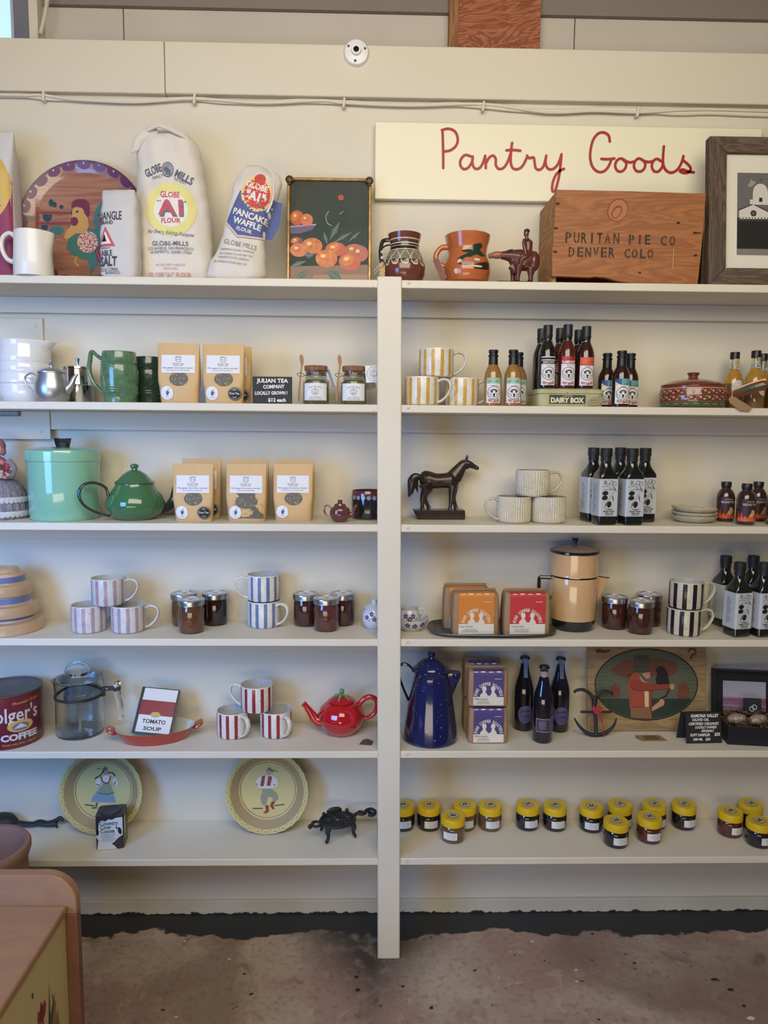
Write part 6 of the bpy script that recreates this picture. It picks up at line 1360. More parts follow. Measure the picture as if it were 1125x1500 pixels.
# dark juice bottles
def make_juice(label, loc, rz, front=False):
    t = thing('dark_juice_bottle', label, 'bottle', loc, rz, 'dark glass bottles with crown caps'); R = .0292
    MB().lathe([(0, 0), (R*.92, 0), (R, .005), (R, .105), (R*.97, .125), (R*.8, .145), (R*.58, .165), (.0130, .185), (.0118, .196), (.0118, .197), (0, .198)], 36).build('bottle_body', M('dark_wine', (18, 18, 34), .06, coat=1), t)
    MB().lathe([(.0119, .197), (.0118, .212), (.0095, .212), (.0098, .198)], 24).build('neck_glass', glass, t)
    MB().lathe([(0, .210), (.0145, .211), (.0142, .215), (.0128, .2185), (.008, .2205), (0, .221)], 42, rf=lambda r, z, a: (r*(1+.03*math.cos(a*21)), z) if z < .213 else (r, z)).build('crown_cap', capm, t)
    pur = M('purple_label', (86, 80, 130), .5); lb = M('label_blue', (84, 110, 150), .5)
    if not front:
        d = Dec(); d.ell(0, .052, .0225, .0265, 0, 32); d.text('Juste', 0, .064, .009, .030, 1, bold=.02); d.text('juice', .004, .050, .008, .022, 1, bold=.02); d.lines(0, .042, .026, 3, .005, .001, 1)
        d.build('label', [pur, M('label_navy', (30, 30, 60), .5)], t, cyl(R), step=.004)
        d = Dec(); d.rect(-.0055, .160, .0055, .216, 0); d.lines(0, .2, .008, 6, .006, .001, 1); d.build('neck_strip', [lb, M('label_navy', (0, 0, 0))], t, lambda u, v, w: Vector((u, -(profr([(0, 0), (R, .1), (R*.8, .145), (R*.58, .165), (.0130, .185), (.0125, .2), (.0148, .2105), (.0148, .220)])(v)+.0006+w), v)), step=(None, .004))
    else:
        d = Dec(); d.rect(-.026, .034, .030, .072, 1); d.rect(-.025, .0352, .030, .0708, 0); d.rect(-.020, .040, .004, .067, 2); d.ell(.026, .058, .015, .026, 3, 26); d.lines(-.008, .062, .020, 4, .005, .0008, 1)
        d.build('label', [M('label_slate', (60, 56, 74), .5), M('label_line', (176, 170, 180), .5), M('label_dusk', (84, 70, 90), .5), pur], t, cyl(R), step=.004)
        MB().lathe([(.0127, .186), (.0125, .197), (.0125, .203), (.0121, .203), (.0121, .186)], 28).build('neck_band', M('band_grey', (150, 140, 146), .5), t)
    return t
V1 = make_juice('dark crown-capped bottle, left one with round purple label', PB(766, 1072, 5, .029), 0)
dup(V1, PB(818, 1074, 5, .029), 0, 'dark crown-capped bottle, right one partly behind the front bottle')
make_juice('dark crown-capped bottle, front one with framed rectangular label', PB(794, 1090, 5, .029), 0, True)
# whaler picture board
A = atY(856, 1071, 2.06); B = atY(1027, 1071, 2.06)
wbp = thing('painted_wood_panel', 'wood panel painted with a top-hatted bearded sailor in an oval', 'picture', ((A.x+B.x)/2, 2.030, SH[5]+.0018), rx=-.12)
pw2 = (B.x-A.x)/2; ph2 = .262; k = 2*pw2/660
MB().box(-pw2, pw2, 0, .012, 0, ph2).build('panel', M('panel_pine', (164, 138, 96), .5, wood=((3, 10, 26), .5, (140, 112, 74))), wbp, bevel=.001)
d = Dec(); bs = .004; kz = k*1.0; Z = lambda x, y: ((x-424)*k, .010+(500-y)*kz)
ov = [Z(420+286*math.cos(2*PI*i/48), 262+196*math.sin(2*PI*i/48)) for i in range(48)]
def clipo(pts, s=.97):
    return pts
GRN, BLK, RUS, CT, CTD, TR_, SK, HAT, SEA, WHT, GRY = range(11)
d.poly(ov, GRN); sea = [Z(420+280*math.cos(a), 262+190*math.sin(a)) for a in [PI*(.135)+PI*.73*i/20 for i in range(21)]]; d.poly(sea, SEA)
d.poly([Z(*q) for q in ((220, 185), (260, 150), (310, 125), (380, 130), (440, 120), (520, 120), (590, 140), (600, 180), (560, 215), (500, 205), (440, 220), (380, 205), (310, 230), (250, 205))], RUS)
for (cx, yb_, s) in ((625, 340, 1), (245, 335, .85)):
    d.poly([Z(cx-32*s, yb_-20*s), Z(cx+36*s, yb_-20*s), Z(cx+30*s, yb_), Z(cx-24*s, yb_)], RUS)
    for j in range(3): d.poly([Z(cx-26*s+j*20*s, yb_-22*s), Z(cx-28*s+j*20*s, yb_-90*s+abs(j-1)*16), Z(cx-8*s+j*20*s, yb_-96*s+abs(j-1)*16), Z(cx-8*s+j*20*s, yb_-24*s)], 11, keep=False)
    for j in range(3): d.stroke([Z(cx-30*s, yb_-40*s-j*18*s), Z(cx+32*s, yb_-42*s-j*18*s)], .0006, BLK)
d.stroke([Z(185, 330), Z(300, 328)], .0018, GRY)
d.poly([Z(*q) for q in ((330, 385), (450, 385), (450, 450), (332, 445))], TR_)
d.poly([Z(*q) for q in ((318, 250), (330, 215), (360, 190), (400, 200), (440, 250), (450, 290), (450, 388), (328, 388))], CT)
d.poly([Z(*q) for q in ((410, 300), (434, 300), (434, 388), (412, 388))], WHT); d.poly([Z(*q) for q in ((434, 290), (450, 290), (450, 440), (438, 388))], CTD)
d.poly([Z(*q) for q in ((325, 262), (345, 235), (420, 255), (545, 262), (552, 288), (440, 300), (345, 295))], CTD); d.stroke([Z(328, 280), Z(380, 298), Z(450, 296), Z(550, 285)], .0012, BLK)
d.ell(*Z(564, 274), 13*k, 17*k, SK, 14); d.poly([Z(*q) for q in ((450, 388), (500, 350), (520, 375), (452, 410))], SK); d.ell(*Z(506, 360), 15*k, 20*k, SK, 14)
d.ell(*Z(412, 210), 30*k, 42*k, SK, 20); d.poly([Z(*q) for q in ((372, 190), (385, 215), (410, 245), (436, 246), (444, 225), (420, 232), (396, 205), (390, 188))], GRY); d.stroke([Z(425, 200), Z(438, 202)], .0012, BLK)
d.poly([Z(*q) for q in ((468, 180), (490, 160), (520, 165), (540, 200), (548, 260), (478, 262), (470, 230), (482, 205))], BLK); d.stroke([Z(548, 290), Z(530, 325), Z(500, 340)], .005, BLK)
d.poly([Z(*q) for q in ((338, 180), (440, 176), (456, 190), (400, 200), (345, 196))], HAT); d.poly([Z(*q) for q in ((350, 102), (434, 100), (436, 178), (346, 182))], HAT); d.stroke([Z(348, 165), Z(436, 163)], .001, BLK)
for y in (262, 282, 302, 322, 342, 362, 400, 418, 436): d.stroke([Z(330, y), Z(344, y+1)], .0006, BLK, keep=False)
for y in range(330, 385, 14): d.ell(*Z(398, y), 2*k, m=BLK, n=6)
d.stroke([Z(318, 250), Z(330, 215), Z(356, 194)], .0009, BLK); d.stroke([Z(328, 388), Z(332, 450)], .0009, BLK); d.stroke([Z(330, 386), Z(450, 386)], .0009, BLK); d.stroke([Z(450, 300), Z(451, 450)], .0009, BLK)
for i in range(9):
    y = 130+i*22; xx = 420-286*math.sqrt(1-((y-262)/196)**2)
    d.stroke([Z(xx+6, y), Z(xx+50, y)], .0006, BLK); xx = 420+286*math.sqrt(1-((y-262)/196)**2); d.stroke([Z(xx-50, y), Z(xx-6, y)], .0006, BLK)
d.stroke(ov, .0032, BLK, closed=True)
d.poly([Z(*q) for q in ((135, 70), (160, 66), (200, 76), (205, 68), (220, 74), (212, 82), (195, 88), (140, 88))], 12); d.stroke([Z(655, 80), Z(665, 66), Z(690, 70), Z(695, 90), Z(675, 100), Z(668, 120)], .005, 12, sm=3)
d.build('sailor_painting', [M('w_green', (92, 96, 76), .5), M('w_black', (38, 34, 34), .5), M('w_rust', (110, 66, 52), .5), M('w_coat', (158, 74, 54), .5), M('w_coatd', (142, 62, 48), .5), M('w_trouser', (134, 96, 70), .5), M('w_skin', (190, 138, 108), .5), M('w_hat', (76, 70, 56), .5), M('w_sea', (48, 58, 48), .5), M('w_shirt', (206, 188, 140), .5), M('w_grey', (92, 90, 82), .5), M('w_sail', (122, 62, 48), .5), M('w_whale', (84, 54, 40), .5)], wbp, flat(0, 0), base=.0005)
# iron anchor hook with red ribbon
ap = PB(872, 1077, 5, 0)
t = thing('iron_anchor', 'black cast-iron anchor ornament with a red ribbon leaning on the painted panel', 'ornament', (ap.x, ap.y-.012, SH[5]+.002), rx=-.22)
im = M('cast_iron', (44, 42, 42), .6, noise=(60, .5), bump=(80, .4)); k = .0021/3.81; Z = lambda x, y, yy=0: Vector(((x-150)*k, yy, (522-y)*k+.003))
MB().tube([Z(147, 515), Z(148, 450), Z(142, 380), Z(146, 320)], [.0055, .005, .006, .009], 12).build('shank', im, t)
MB().tube(cr([Z(35, 435), Z(60, 475), Z(100, 510), Z(148, 520), Z(200, 508), Z(240, 475), Z(258, 435)], 6), [.002, .005, .0065, .005, .002], 12).build('arms', im, t)
MB().tube(cr([Z(38, 305), Z(50, 292), Z(90, 290), Z(130, 320), Z(150, 360)], 6), [.004, .005, .006], 12).tube(cr([Z(245, 312), Z(215, 296), Z(180, 300), Z(155, 325), Z(148, 360)], 6), [.004, .005, .006], 12).build('top_hooks', im, t)
MB().tube([Z(72, 404, .004), Z(235, 404, .004)], .0038, 10).build('stock', im, t)
MB().tube(cr([Z(132, 370, -.010), Z(150, 400, -.012), Z(170, 395, -.012), Z(160, 370, -.012), Z(142, 395, -.012), Z(165, 420, -.012), Z(178, 470, -.012), Z(182, 530, -.012)], 6), [.003, .0032, .003, .003, .002, .0008], 8, flat=.5).tube(cr([Z(130, 380, -.010), Z(135, 400, -.013), Z(165, 425, -.012), Z(172, 450, -.010)], 5), .0022, 8, flat=.5).build('red_ribbon', M('ribbon_red', (166, 36, 56), .5), t)
pt = onZ(952, 1081, SH[5])
tgp = thing('written_paper_tag', 'brown paper tag with dark writing lying on the shelf below the painted panel', 'tag', zc(pt, .0002))
MB().prism([(-.042, .0), (-.036, .020), (.036, .020), (.044, -.020), (-.030, -.022)], 0, .001, xf=Matrix.Rotation(-PI/2, 4, 'X')).build('card', M('tag_kraft2', (150, 126, 88), .8), tgp)
d = Dec()
for y in (.010, 0, -.010): d.lines(.003, y, .052, 1, .004, .0036, 0)
d.build('handwriting', M('pen_ink', (60, 50, 40), .8), tgp, top(.0011))
# chalk tent sign
sp_ = PB(1032, 1089, 5, .0)
t = thing('folded_chalk_sign', 'folded black tent sign with white handwriting in front of the gift box', 'sign', (sp_.x, sp_.y+.001, SH[5]), rz=.04)
MB().box(-.052, .052, 0, .002, 0, .086, mat=Matrix.Rotation(-.20, 4, 'X')).build('front_board', board_m, t)
MB().box(-.058, .046, -.002, 0, 0, .086, mat=Matrix.Translation((-.004, .042, 0)) @ Matrix.Rotation(.20, 4, 'X')).build('back_board', board_m, t)
d = Dec()
for tx, x, z, h_, w_ in (('RAMONA VALLEY', .004, .0765, .0085, .080), ('OLIVE OIL', -.008, .0655, .0065, .050), ('CERTIFIED ORGANIC', .0, .0545, .007, .088), ('LOCALLY OWNED', .006, .0445, .0065, .062), ('ORGANIC!', .010, .0345, .0065, .036), ('SOFT SAMPLER', -.012, .0235, .007, .058), ('$25', .038, .0250, .008, .016), ('200 ML   $25', -.008, .0115, .0065, .050)): d.text(tx, x, z, h_, w_, 0, bold=.03, shear=.15)
d.build('chalk_lettering', chalk, t, flat(0, 0, 0, .20))
# black gift box with straw and shells
gp_ = PB(1062, 1087, 5, 0)
t = thing('gift_box', 'open black gift box filled with brown shredded paper', 'box', (xat(1112, FRONT+.07, SH[5]), FRONT+.085, SH[5]), rz=-.13)
bxm = M('box_black', (26, 27, 34), .45)
bx, by, bh = .100, .058, .052
MB().box(-bx, bx, -by, -by+.003, 0, bh).build('front_wall', bxm, t); MB().box(-bx, bx, by-.003, by, 0, bh).build('back_wall', bxm, t)
MB().box(-bx, -bx+.003, -by+.0031, by-.0031, 0, bh).build('side_wall', bxm, t); MB().box(bx-.003, bx, -by+.0031, by-.0031, 0, bh).build('side_wall', bxm, t); MB().box(-bx+.0031, bx-.0031, -by+.0031, by-.0031, 0, .003).build('bottom', bxm, t)
Lm = Matrix.Translation((0, by-.001, bh)) @ Matrix.Rotation(-.16, 4, 'X')
MB().box(-bx-.004, bx+.004, .014, .017, -.006, .125, mat=Lm).build('lid_panel', bxm, t); 
for a_ in ((-bx-.004, -bx-.001), (bx+.001, bx+.004)): MB().box(a_[0], a_[1], -.012, .0139, -.004, .125, mat=Lm).build('lid_rim', bxm, t)
MB().box(-bx-.004, bx+.004, -.012, .0139, .122, .125, mat=Lm).build('lid_rim', bxm, t)
rr = random.Random(9); sh = MB()
for i in range(260):
    x, y = rr.uniform(-bx+.008, bx-.008), rr.uniform(-by+.008, by-.008); z = bh-.006+rr.uniform(0, .024); P = [Vector((x, y, z))]
    for j in range(3): P.append(P[-1]+Vector((rr.uniform(-.009, .009), rr.uniform(-.007, .007), rr.uniform(-.004, .005))))
    for p in P: p.x = max(-bx+.005, min(bx-.005, p.x)); p.y = max(-by+.005, min(by-.005, p.y)); p.z = min(p.z, bh+.022)
    sh.tube(P, .0013, 4)
sh.box(-bx+.0035, bx-.0035, -by+.0035, by-.0035, .004, bh-.012)
tag(sh.build('shredded_paper', M('shred', (128, 100, 78), .8, noise=(60, .7), c2=(78, 60, 50)), t), kind='stuff')
d = Dec(); d.rect(-.072, .0, .050, .088, 0); d.rect(-.072, .0, .050, .040, 1); d.rect(-.072, .030, .050, .034, 2); d.rect(-.072, .014, .050, .018, 3)
d.build('sunset_photo', [M('ph_sky', (160, 158, 170), .4), M('ph_pink', (146, 104, 124), .4), M('ph_mag', (140, 76, 100), .4), M('ph_lil', (150, 140, 166), .4)], t, lambda u, v, w: Lm @ Vector((u, .012-w, v+.002)))
bk = MB().box(-.024, .024, -.003, .003, 0, .048, mat=Matrix.Translation((-.002, .030, bh+.004)) @ Matrix.Rotation(-.25, 4, 'X')).build('black_card', M('card_black', (34, 34, 42), .5), t)
d = Dec(); d.ring(-.003, .018, .0065, .0018, 0, n=20); d.ring(.004, .023, .0065, .0018, 0, n=20)
d.build('card_rings', M('ring_white', (206, 206, 206), .5), t, lambda u, v, w: Matrix.Translation((-.002, .030, bh+.004)) @ Matrix.Rotation(-.25, 4, 'X') @ Vector((u, -.0034-w, v)))
shm = M('shell', (160, 142, 120), .35, coat=.4, noise=(80, .5), c2=(110, 92, 76))
for i, (x, y, lb) in enumerate(((-.070, -.028, 'leftmost pale shell-like piece lying on the shredded paper in the gift box'), (-.012, -.026, 'middle pale shell-like piece in the gift box'), (.050, -.030, 'rightmost pale shell-like piece in the gift box, at the photo edge'))):
    s_ = MB().ball((0, 0, 0), (.024, .016, .013)).ball((.012, -.004, .002), (.014, .012, .010)).build('pale_shell', shm)
    q = Matrix.Translation(t.location) @ Matrix.Rotation(-.13, 4, 'Z') @ Vector((x, y, bh+.014)); place(s_, q, .3*i-.2, .1, -.2); tag(s_, lb, 'shell', 'pale shell-like pieces in the gift box')

# ================================================================ ROW 6
def make_plate(label, loc, kind):
    t = thing('pie_plate', label, 'plate', loc, 0, 'wavy-edged yellow pie plates', rx=-.14); R = .121
    XR = Matrix.Translation((0, 0, R)) @ Matrix.Rotation(PI/2, 4, 'X')
    pm = M('plate_yellow', (196, 184, 124), .45, coat=.1, noise=(8, .2), c2=(170, 158, 110)); pt_ = M('plate_tan', (158, 138, 100), .5)
    MB().lathe([(0, -.018), (.078, -.018), (.086, -.015), (.108, .004), (.112, .006), (R, .0075), (R, .0045), (.108, .0), (.084, -.020), (0, -.022)], 96, mf=lambda k, i: 1 if k in (2,) else 0, rf=lambda r, z, a: (r*(1+.008*math.cos(a*28)), z) if r > .118 else (r, z), xf=XR).build('plate_body', [pm, pt_], t)
    def pf_(u, v, w):
        r = math.hypot(u, v); y = -.018 if r < .078 else -.018+(r-.078)/.008*.003 if r < .086 else -.015+(r-.086)/.022*.019 if r < .108 else .004+(r-.108)/.013*.0035
        return Vector((u, -y-w, R+v))
    d = Dec(); d.ring(0, 0, .0815, .0013, 0, n=60)
    d.stroke([((.1125+.002*math.cos(a*28))*math.cos(a), (.1125+.002*math.cos(a*28))*math.sin(a)) for a in [2*PI*i/196 for i in range(196)]], .0018, 1, closed=True)
    if kind == 'boy':
        k = .216/505; Z = lambda x, y: ((x-345)*k, (300-y)*k)
        d.ell(*Z(350, 178), 20*k, 24*k, 2, 18); d.poly([Z(330, 170), Z(345, 150), Z(378, 160), Z(375, 178), Z(350, 165)], 6); d.stroke([Z(378, 178), Z(366, 160), Z(352, 146)], .0022, 1); d.stroke([Z(376, 176), Z(392, 166), Z(412, 176)], .0022, 1)
        d.poly([Z(*q) for q in ((305, 200), (375, 200), (410, 225), (414, 270), (390, 285), (360, 292), (300, 292), (262, 275), (256, 250), (275, 220))], 3)
        d.poly([Z(*q) for q in ((302, 204), (326, 200), (316, 275), (290, 275))], 4); d.poly([Z(*q) for q in ((346, 205), (374, 208), (362, 272), (336, 272))], 4)
        d.poly([Z(*q) for q in ((300, 292), (368, 292), (412, 330), (418, 368), (380, 385), (376, 352), (345, 348), (338, 390), (316, 408), (298, 390), (294, 345), (308, 318))], 5)
        d.poly([Z(*q) for q in ((326, 405), (350, 405), (354, 450), (330, 462), (312, 460), (332, 440))], 4); d.poly([Z(*q) for q in ((370, 380), (396, 380), (382, 410), (394, 430), (380, 434), (360, 412))], 4)
        d.stroke([Z(244, 427), Z(308, 427)], .0035, 1); d.stroke([Z(395, 408), Z(458, 400)], .0035, 1); d.stroke([Z(262, 255), Z(272, 262), Z(265, 272)], .002, 7); d.stroke([Z(384, 270), Z(396, 262)], .002, 7)
    else:
        k = .216/ (1010); Z = lambda x, y: ((x-600)*k, (430-y)*k)
        d.poly([Z(*q) for q in ((560, 380), (700, 380), (760, 540), (770, 600), (430, 590), (450, 520))], 8); d.poly([Z(*q) for q in ((590, 340), (690, 330), (745, 470), (690, 490), (640, 480), (580, 485), (530, 465), (570, 390))], 5)
        d.stroke([Z(535, 462), Z(570, 480), Z(610, 474), Z(640, 490), (Z(690, 474)), Z(745, 466)], .0025, 1, sm=3)
        d.ell(*Z(525, 320), 36*k, 60*k, 3, 18, rot=-.2); d.ell(*Z(760, 320), 34*k, 60*k, 3, 18, rot=.3); d.poly([Z(*q) for q in ((570, 250), (620, 225), (670, 230), (700, 260), (690, 320), (640, 335), (590, 310))], 3)
        d.stroke([Z(570, 250), Z(585, 305), Z(625, 330), Z(670, 320), Z(695, 245)], .004, 4, sm=3)
        d.ell(*Z(628, 180), 34*k, 44*k, 2, 18); d.poly([Z(*q) for q in ((575, 200), (580, 140), (620, 100), (655, 125), (640, 160), (600, 170))], 6); d.stroke([Z(600, 170), Z(560, 220), Z(485, 270)], .004, 7); d.stroke([Z(660, 190), Z(720, 190), Z(755, 230)], .004, 7); d.stroke([Z(510, 140), Z(550, 130)], .0025, 7)
        d.poly([Z(*q) for q in ((500, 595), (530, 595), (510, 680), (440, 680), (450, 660), (495, 655))], 6); d.stroke([Z(355, 625), Z(475, 640)], .0035, 7); d.stroke([Z(505, 345), Z(545, 365)], .0025, 7); d.stroke([Z(765, 310), Z(745, 355)], .0025, 7)
    d.build('painted_figure', [M('p_brown', (110, 56, 46), .4), M('p_green', (72, 88, 66), .4), M('p_skin', (170, 140, 116), .4), M('p_white', (208, 202, 192), .4), M('p_red', (136, 56, 58), .4), M('p_sage', (138, 142, 118), .4), M('p_hair', (110, 98, 82), .4), M('p_dark', (70, 58, 52), .4), M('p_blue', (124, 144, 162), .4)], t, pf_, step=(.008, .008), base=.0006)
    return t
def platepos(px): return Vector((xat(px, 2.03, SH[6]), 2.026, SH[6]+.002))
make_plate('yellow pie plate painted with a girl in a blue skirt', platepos(148), 'girl'); make_plate('yellow pie plate painted with a boy in a red vest', platepos(391), 'boy')
# cocoa tin
t = thing('cocoa_tin', 'small square cow-patterned cocoa tin in front of the girl plate', 'tin', PB(165, 1243, 6, .035)+Vector((.002, -.008, 0)), rz=.14)
hw = .0385; H = .100; tb = M('tin_dark', (48, 42, 46), .35, coat=.3)
MB().loft([(0, hw*.98, hw*.8, 9), (.002, hw, hw*.82, 9), (H-.002, hw, hw*.82, 9), (H, hw*.98, hw*.8, 9)], 48).build('tin_body', tb, t)
MB().lathe([(.028, H), (.028, H+.002), (.025, H+.0035), (.022, H+.002), (0, H+.002)], 36).build('lid', M('tin_lid_grey', (80, 74, 76), .4, metal=.4), t)
d = Dec()
d.poly([(-.034, .001), (-.030, .030), (-.036, .040), (-.034, .052), (-.030, .060), (-.027, .082), (-.020, .088), (-.010, .084), (-.002, .090), (.008, .088), (.018, .093), (.036, .094), (.036, .042), (.024, .034), (.010, .020), (.004, .018), (.014, .010), (.020, .001)], 0)
d.ell(-.032, .054, .004, .010, 1, 14); d.ell(.028, .054, .005, .011, 1, 14, rot=.2); d.ell(.020, .064, .0022, .0045, 1, 10, rot=.5)
d.text('Country', -.001, .079, .011, .050, 2, bold=.03); d.text('Cow', -.010, .0675, .0105, .030, 2, bold=.03); d.text('Cocoa', -.005, .056, .0105, .038, 2, bold=.03); d.lines(-.004, .046, .040, 6, .0040, .0012, 3)
d.build('cow_label', [M('cow_white', (210, 212, 216), .4), M('cow_black', (38, 34, 40), .4), M('cow_green', (48, 104, 92), .4), M('cow_grey', (120, 124, 130), .4)], t, flat(-hw*.82-.0004, 0))
d = Dec(); d.poly([(-.030, .094), (-.030, .030), (-.022, .044), (-.012, .036), (-.008, .060), (-.016, .080), (-.014, .094)], 0)
d.build('side_label', M('cow_side', (190, 184, 160), .5), t, lambda u, v, w: Vector((hw+.0004+w, u, v)))
# cast-iron trivet
im2 = M('trivet_iron', (40, 40, 42), .55, noise=(60, .5), bump=(90, .5))
t = thing('cast_iron_trivet', 'ornate black cast-iron trivet with scrollwork on short legs', 'trivet', PB(493, 1236, 6, .02)+Vector((.002, .022, .003)), rz=.30)
zt2 = .046; m = MB()
for a0 in range(8):
    a = a0*PI/4; c, q = math.cos(a), math.sin(a); m.tube(cr([(c*.012, q*.010, zt2), (c*.024-q*.010, q*.020+c*.010, zt2+.002), (c*.040, q*.032, zt2), (c*.034+q*.012, q*.028-c*.012, zt2), (c*.022+q*.008, q*.020-c*.008, zt2+.001)], 5), .0052, 8)
m.tube([(.050*math.cos(2*PI*i/40), .040*math.sin(2*PI*i/40), zt2) for i in range(40)], .0056, 8, closed=True); m.tube([(.016*math.cos(2*PI*i/20), .014*math.sin(2*PI*i/20), zt2) for i in range(20)], .004, 8, closed=True)
m.tube(cr([(-.048, 0, zt2), (-.066, .010, zt2), (-.078, -.004, zt2), (-.068, -.016, zt2), (-.052, -.012, zt2)], 6), .0045, 8).ball((-.084, -.008, zt2-.002), .007, seg=10, rings=6)
m.ball((0, .040, zt2+.008), (.024, .005, .012), seg=14, rings=8).ball((-.034, .030, zt2+.008), .006, seg=10, rings=6).ball((.036, .028, zt2+.010), .006, seg=10, rings=6)
m.build('scrollwork_plate', im2, t)
for sx, sy in ((-.036, -.030), (.040, -.026), (-.036, .030), (.040, .030)):
    s = 1 if sx > 0 else -1; MB().tube(cr([(sx*.9, sy, zt2), (sx*1.05, sy*1.05, .034), (sx*1.0, sy*1.1, .018), (sx*1.12, sy*1.15, .006), (sx*1.22, sy*1.2, .0045)], 5), [.008, .0075, .005, .0045, .0050], 10).ball((sx*.98, sy*1.05, .038), (.008, .005, .010), seg=10, rings=6).build('leg', im2, t)
m = MB(); m.tube(cr([(.048, .004, zt2), (.062, .010, zt2+.004), (.076, .004, zt2+.003), (.090, .008, zt2+.003)], 5), [.006, .0045], 8)
m.tube(cr([(.062, .012, zt2+.004), (.072, .020, zt2+.004), (.084, .014, zt2+.004)], 5), .0035, 8).tube(cr([(.086, .008, zt2+.003), (.096, .020, zt2+.005), (.112, .020, zt2+.005), (.118, .006, zt2+.002), (.106, -.006, zt2), (.092, -.002, zt2+.002)], 6), .0048, 8).tube(cr([(.096, .010, zt2+.003), (.106, .012, zt2), (.110, .004, zt2-.002)], 4), .004, 8).build('handle', im2, t)
# second low iron piece at the far left
t = thing('low_iron_trivet', 'low dark iron trivet with long handle behind the clay pot', 'trivet', PB(30, 1216, 6, .0)+Vector((0, .01, .0035)))
MB().tube(cr([(-.02, 0, .012), (.03, -.002, .010), (.05, .002, .013), (.075, -.002, .011), (.10, .004, .013)], 5), [.009, .007, .009, .008, .011], 10, flat=1.4).tube(cr([(.095, .004, .013), (.108, .012, .022), (.118, .008, .016)], 4), [.008, .006, .004], 8).tube([(.10, 0, .010), (.106, -.004, .0)], .003, 8).build('handle', im2, t)
MB().loft([(.014, .052, .034), (.020, .05, .032), (.034, .038, .026), (.040, .020, .014)], 28, fn=lambda p: p+Vector((-.062, 0, 0))).build('domed_plate', im2, t)
for x, y in ((-.10, -.02), (-.03, -.02), (-.065, .026)): MB().tube([(x, y, .016), (x*1.02, y*1.1, .003)], [.005, .003], 8).build('foot', im2, t)
# honey jars
G = 'honey jars with bright yellow lids'
dk = (30, 24, 26); am = (104, 76, 48); rb = (84, 40, 30)
HJ = [(590, 1218, dk, .1, 'dark honey jar cut off by the centre post'), (628, 1218, dk, .15, 'dark honey jar, second from the post'), (680, 1214, am, .1, 'amber honey jar standing behind the front amber one near the post'),
 (663, 1237.5, am, -.35, 'amber honey jar pulled forward, nearest the post'), (717.5, 1220, am, .1, 'amber honey jar in line, right of the front amber one'), (772, 1218, dk, .2, 'dark honey jar, left of the pair in the middle gap'),
 (812, 1220, dk, .1, 'dark honey jar, right of the pair in the middle gap'), (865, 1222, dk, -.2, 'dark honey jar, left end of the right-hand cluster'), (907, 1215, dk, .4, 'dark honey jar behind the front dark one of the cluster'),
 (901.5, 1245, dk, .1, 'dark honey jar pulled furthest forward in the right-hand cluster'), (957, 1212, dk, .5, 'dark honey jar behind the reddish front one'), (950, 1238.5, rb, .1, 'reddish honey jar pulled forward in the right-hand cluster'),
 (1000.5, 1217, dk, .25, 'dark honey jar, right end of the cluster before the gap'), (1068, 1229.5, rb, .3, 'reddish honey jar in the group of three at the right edge'), (1098, 1214, dk, .2, 'dark honey jar at the back of the group at the right edge'), (1110, 1245, dk, .35, 'dark honey jar in front at the right edge')]
first = {}
for px, py, c, rz, lb in HJ:
    p = PB(px, py, 6, .035)
    if c not in first: first[c] = make_honey(lb, c, p, rz, G)
    else: dup(first[c], p, rz, lb)

# ================================================================ FOREGROUND
# clay urn on the floor behind the cabinet
t = thing('clay_urn', 'dusty terracotta urn standing behind the wooden cabinet', 'urn', (xat(-25, 1.70, .457), 1.70, 0))
MB().lathe([(0, 0), (.07, 0), (.078, .01), (.092, .15), (.100, .30), (.098, .41), (.102, .425), (.107, .440), (.107, .452), (.104, .457), (.094, .457), (.090, .450), (.088, .40), (.084, .1), (.05, .03), (0, .03)], 56).build('urn_body', M('dusty_terracotta', (144, 106, 90), .75, noise=(9, .4), c2=(126, 94, 90), bump=(30, .3)), t)
# cabinet
Yc = 1.42; e = atY(99, 1326, Yc); zs = e.z; xr = e.x; zb = atY(60, 1274, Yc+.0).z
t = thing('painted_cabinet', 'wooden cabinet with raised back and cream side painted with red tulips', 'cabinet', (xr, Yc, 0))
cwd = M('cabinet_wood', (166, 124, 84), .45, coat=.1, wood=((2, 10, 14), .5, (158, 114, 86)), noise=(6, .3), c2=(150, 112, 88)); csd = M('cabinet_edge', (132, 88, 68), .5, noise=(10, .4)); cc_ = M('cabinet_cream', (202, 184, 132), .5, noise=(8, .2), c2=(184, 164, 112))
DL = .62; WL = .9
MB().box(-WL, 0, -DL, 0, zs-.018, zs).build('top', cwd, t, bevel=.004)
hb_ = zb-zs-.012; br = hb_*.92; arc = [(.018-br+br*math.sin(a), zs+hb_-br+br*math.cos(a)) for a in [PI/2*i/8 for i in range(9)]]
MB().prism([(-WL, zs-.02)]+[(-WL, zs+hb_)]+arc+[(.018, zs-.02)], .0005, .022).build('backsplash', cwd, t, bevel=.002)
MB().box(-.014, -.006, -DL+.01, -.001, .05, zs-.0185).build('side_panel', cc_, t)
MB().box(-.020, .018, .0005, .022, .0, zs-.0205).build('corner_post', csd, t, bevel=.002); MB().box(-.03, -.003, -DL, -DL+.009, .0, zs-.0185).build('corner_post', csd, t)
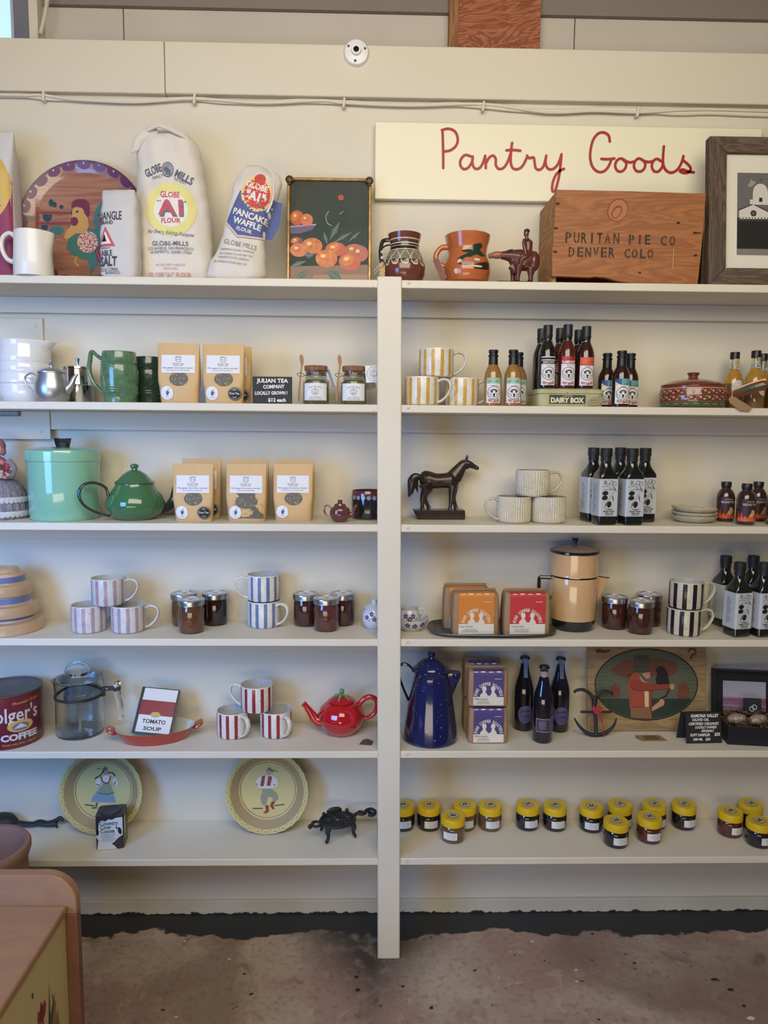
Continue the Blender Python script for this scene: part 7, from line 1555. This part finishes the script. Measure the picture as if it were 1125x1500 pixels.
MB().box(-WL, -WL+.02, -DL+.01, -.001, 0, zs-.0185).build('side_panel', csd, t); MB().box(-WL+.021, -.031, -DL, -DL+.009, .05, zs-.0185).build('front_panel', csd, t)
d = Dec()
def tulip(u, v, s, rot=0):
    def q(pts): return [(u+s*(x*math.cos(rot)-y*math.sin(rot)), v+s*(x*math.sin(rot)+y*math.cos(rot))) for x, y in pts]
    d.poly(q([(-.5, 0), (-.65, .5), (-.45, 1.0), (-.25, .75), (0, 1.3), (.25, .75), (.5, 1.0), (.6, .5), (.45, 0), (0, -.25)]), 0); d.poly(q([(-.2, 0), (-.25, .5), (0, 1.1), (.2, .5), (.15, 0)]), 1)
    d.stroke(q([(0, -.2), (.1, -1.5), (0, -3.5)]), .005*s/.03, 2); d.poly(q([(.3, -2.6), (.8, -.6), (1.3, 1.7), (1.0, -.8), (.7, -2.6)]), 2); d.poly(q([(.9, -2), (1.5, -.6), (1.4, .6), (1.9, -.8), (1.5, -2)]), 3)
def onP(px, py):
    q = ray(px, py); p = EYE+q*((xr-.006)/q.x); return p.y-Yc, p.z
tu, tv = onP(62, 1492); tulip(tu, tv, .030, .1)
g0, g1 = onP(70, 1500), onP(80, 1450); d.poly([(g0[0]-.012, g0[1]-.03), (g1[0], g1[1]), (g0[0]+.012, g0[1]-.03)], 2)
g0, g1 = onP(80, 1500), onP(84, 1478); d.poly([(g0[0]-.022, g0[1]-.03), (g1[0], g1[1]), (g0[0]+.02, g0[1]-.02)], 3); g0 = onP(47, 1459); d.ell(g0[0], g0[1], .003, .006, 4, 8)
d.build('painted_tulips', [M('tulip_red', (146, 44, 62), .5), M('tulip_dark', (112, 30, 52), .5), M('tulip_green', (70, 80, 58), .5), M('tulip_tan', (150, 116, 76), .5), M('spot', (80, 60, 50), .5)], t, lambda u, v, w: Vector((-.006+w, u, v)))
MB().prism([(-.004, 0), (.003, .001), (.004, .003), (-.003, .004)], 0, .0008, xf=Matrix.Translation((-.29, -.03, zs+.0004)) @ Matrix.Rotation(-PI/2, 4, 'X')).build('paint_fleck', white, t)
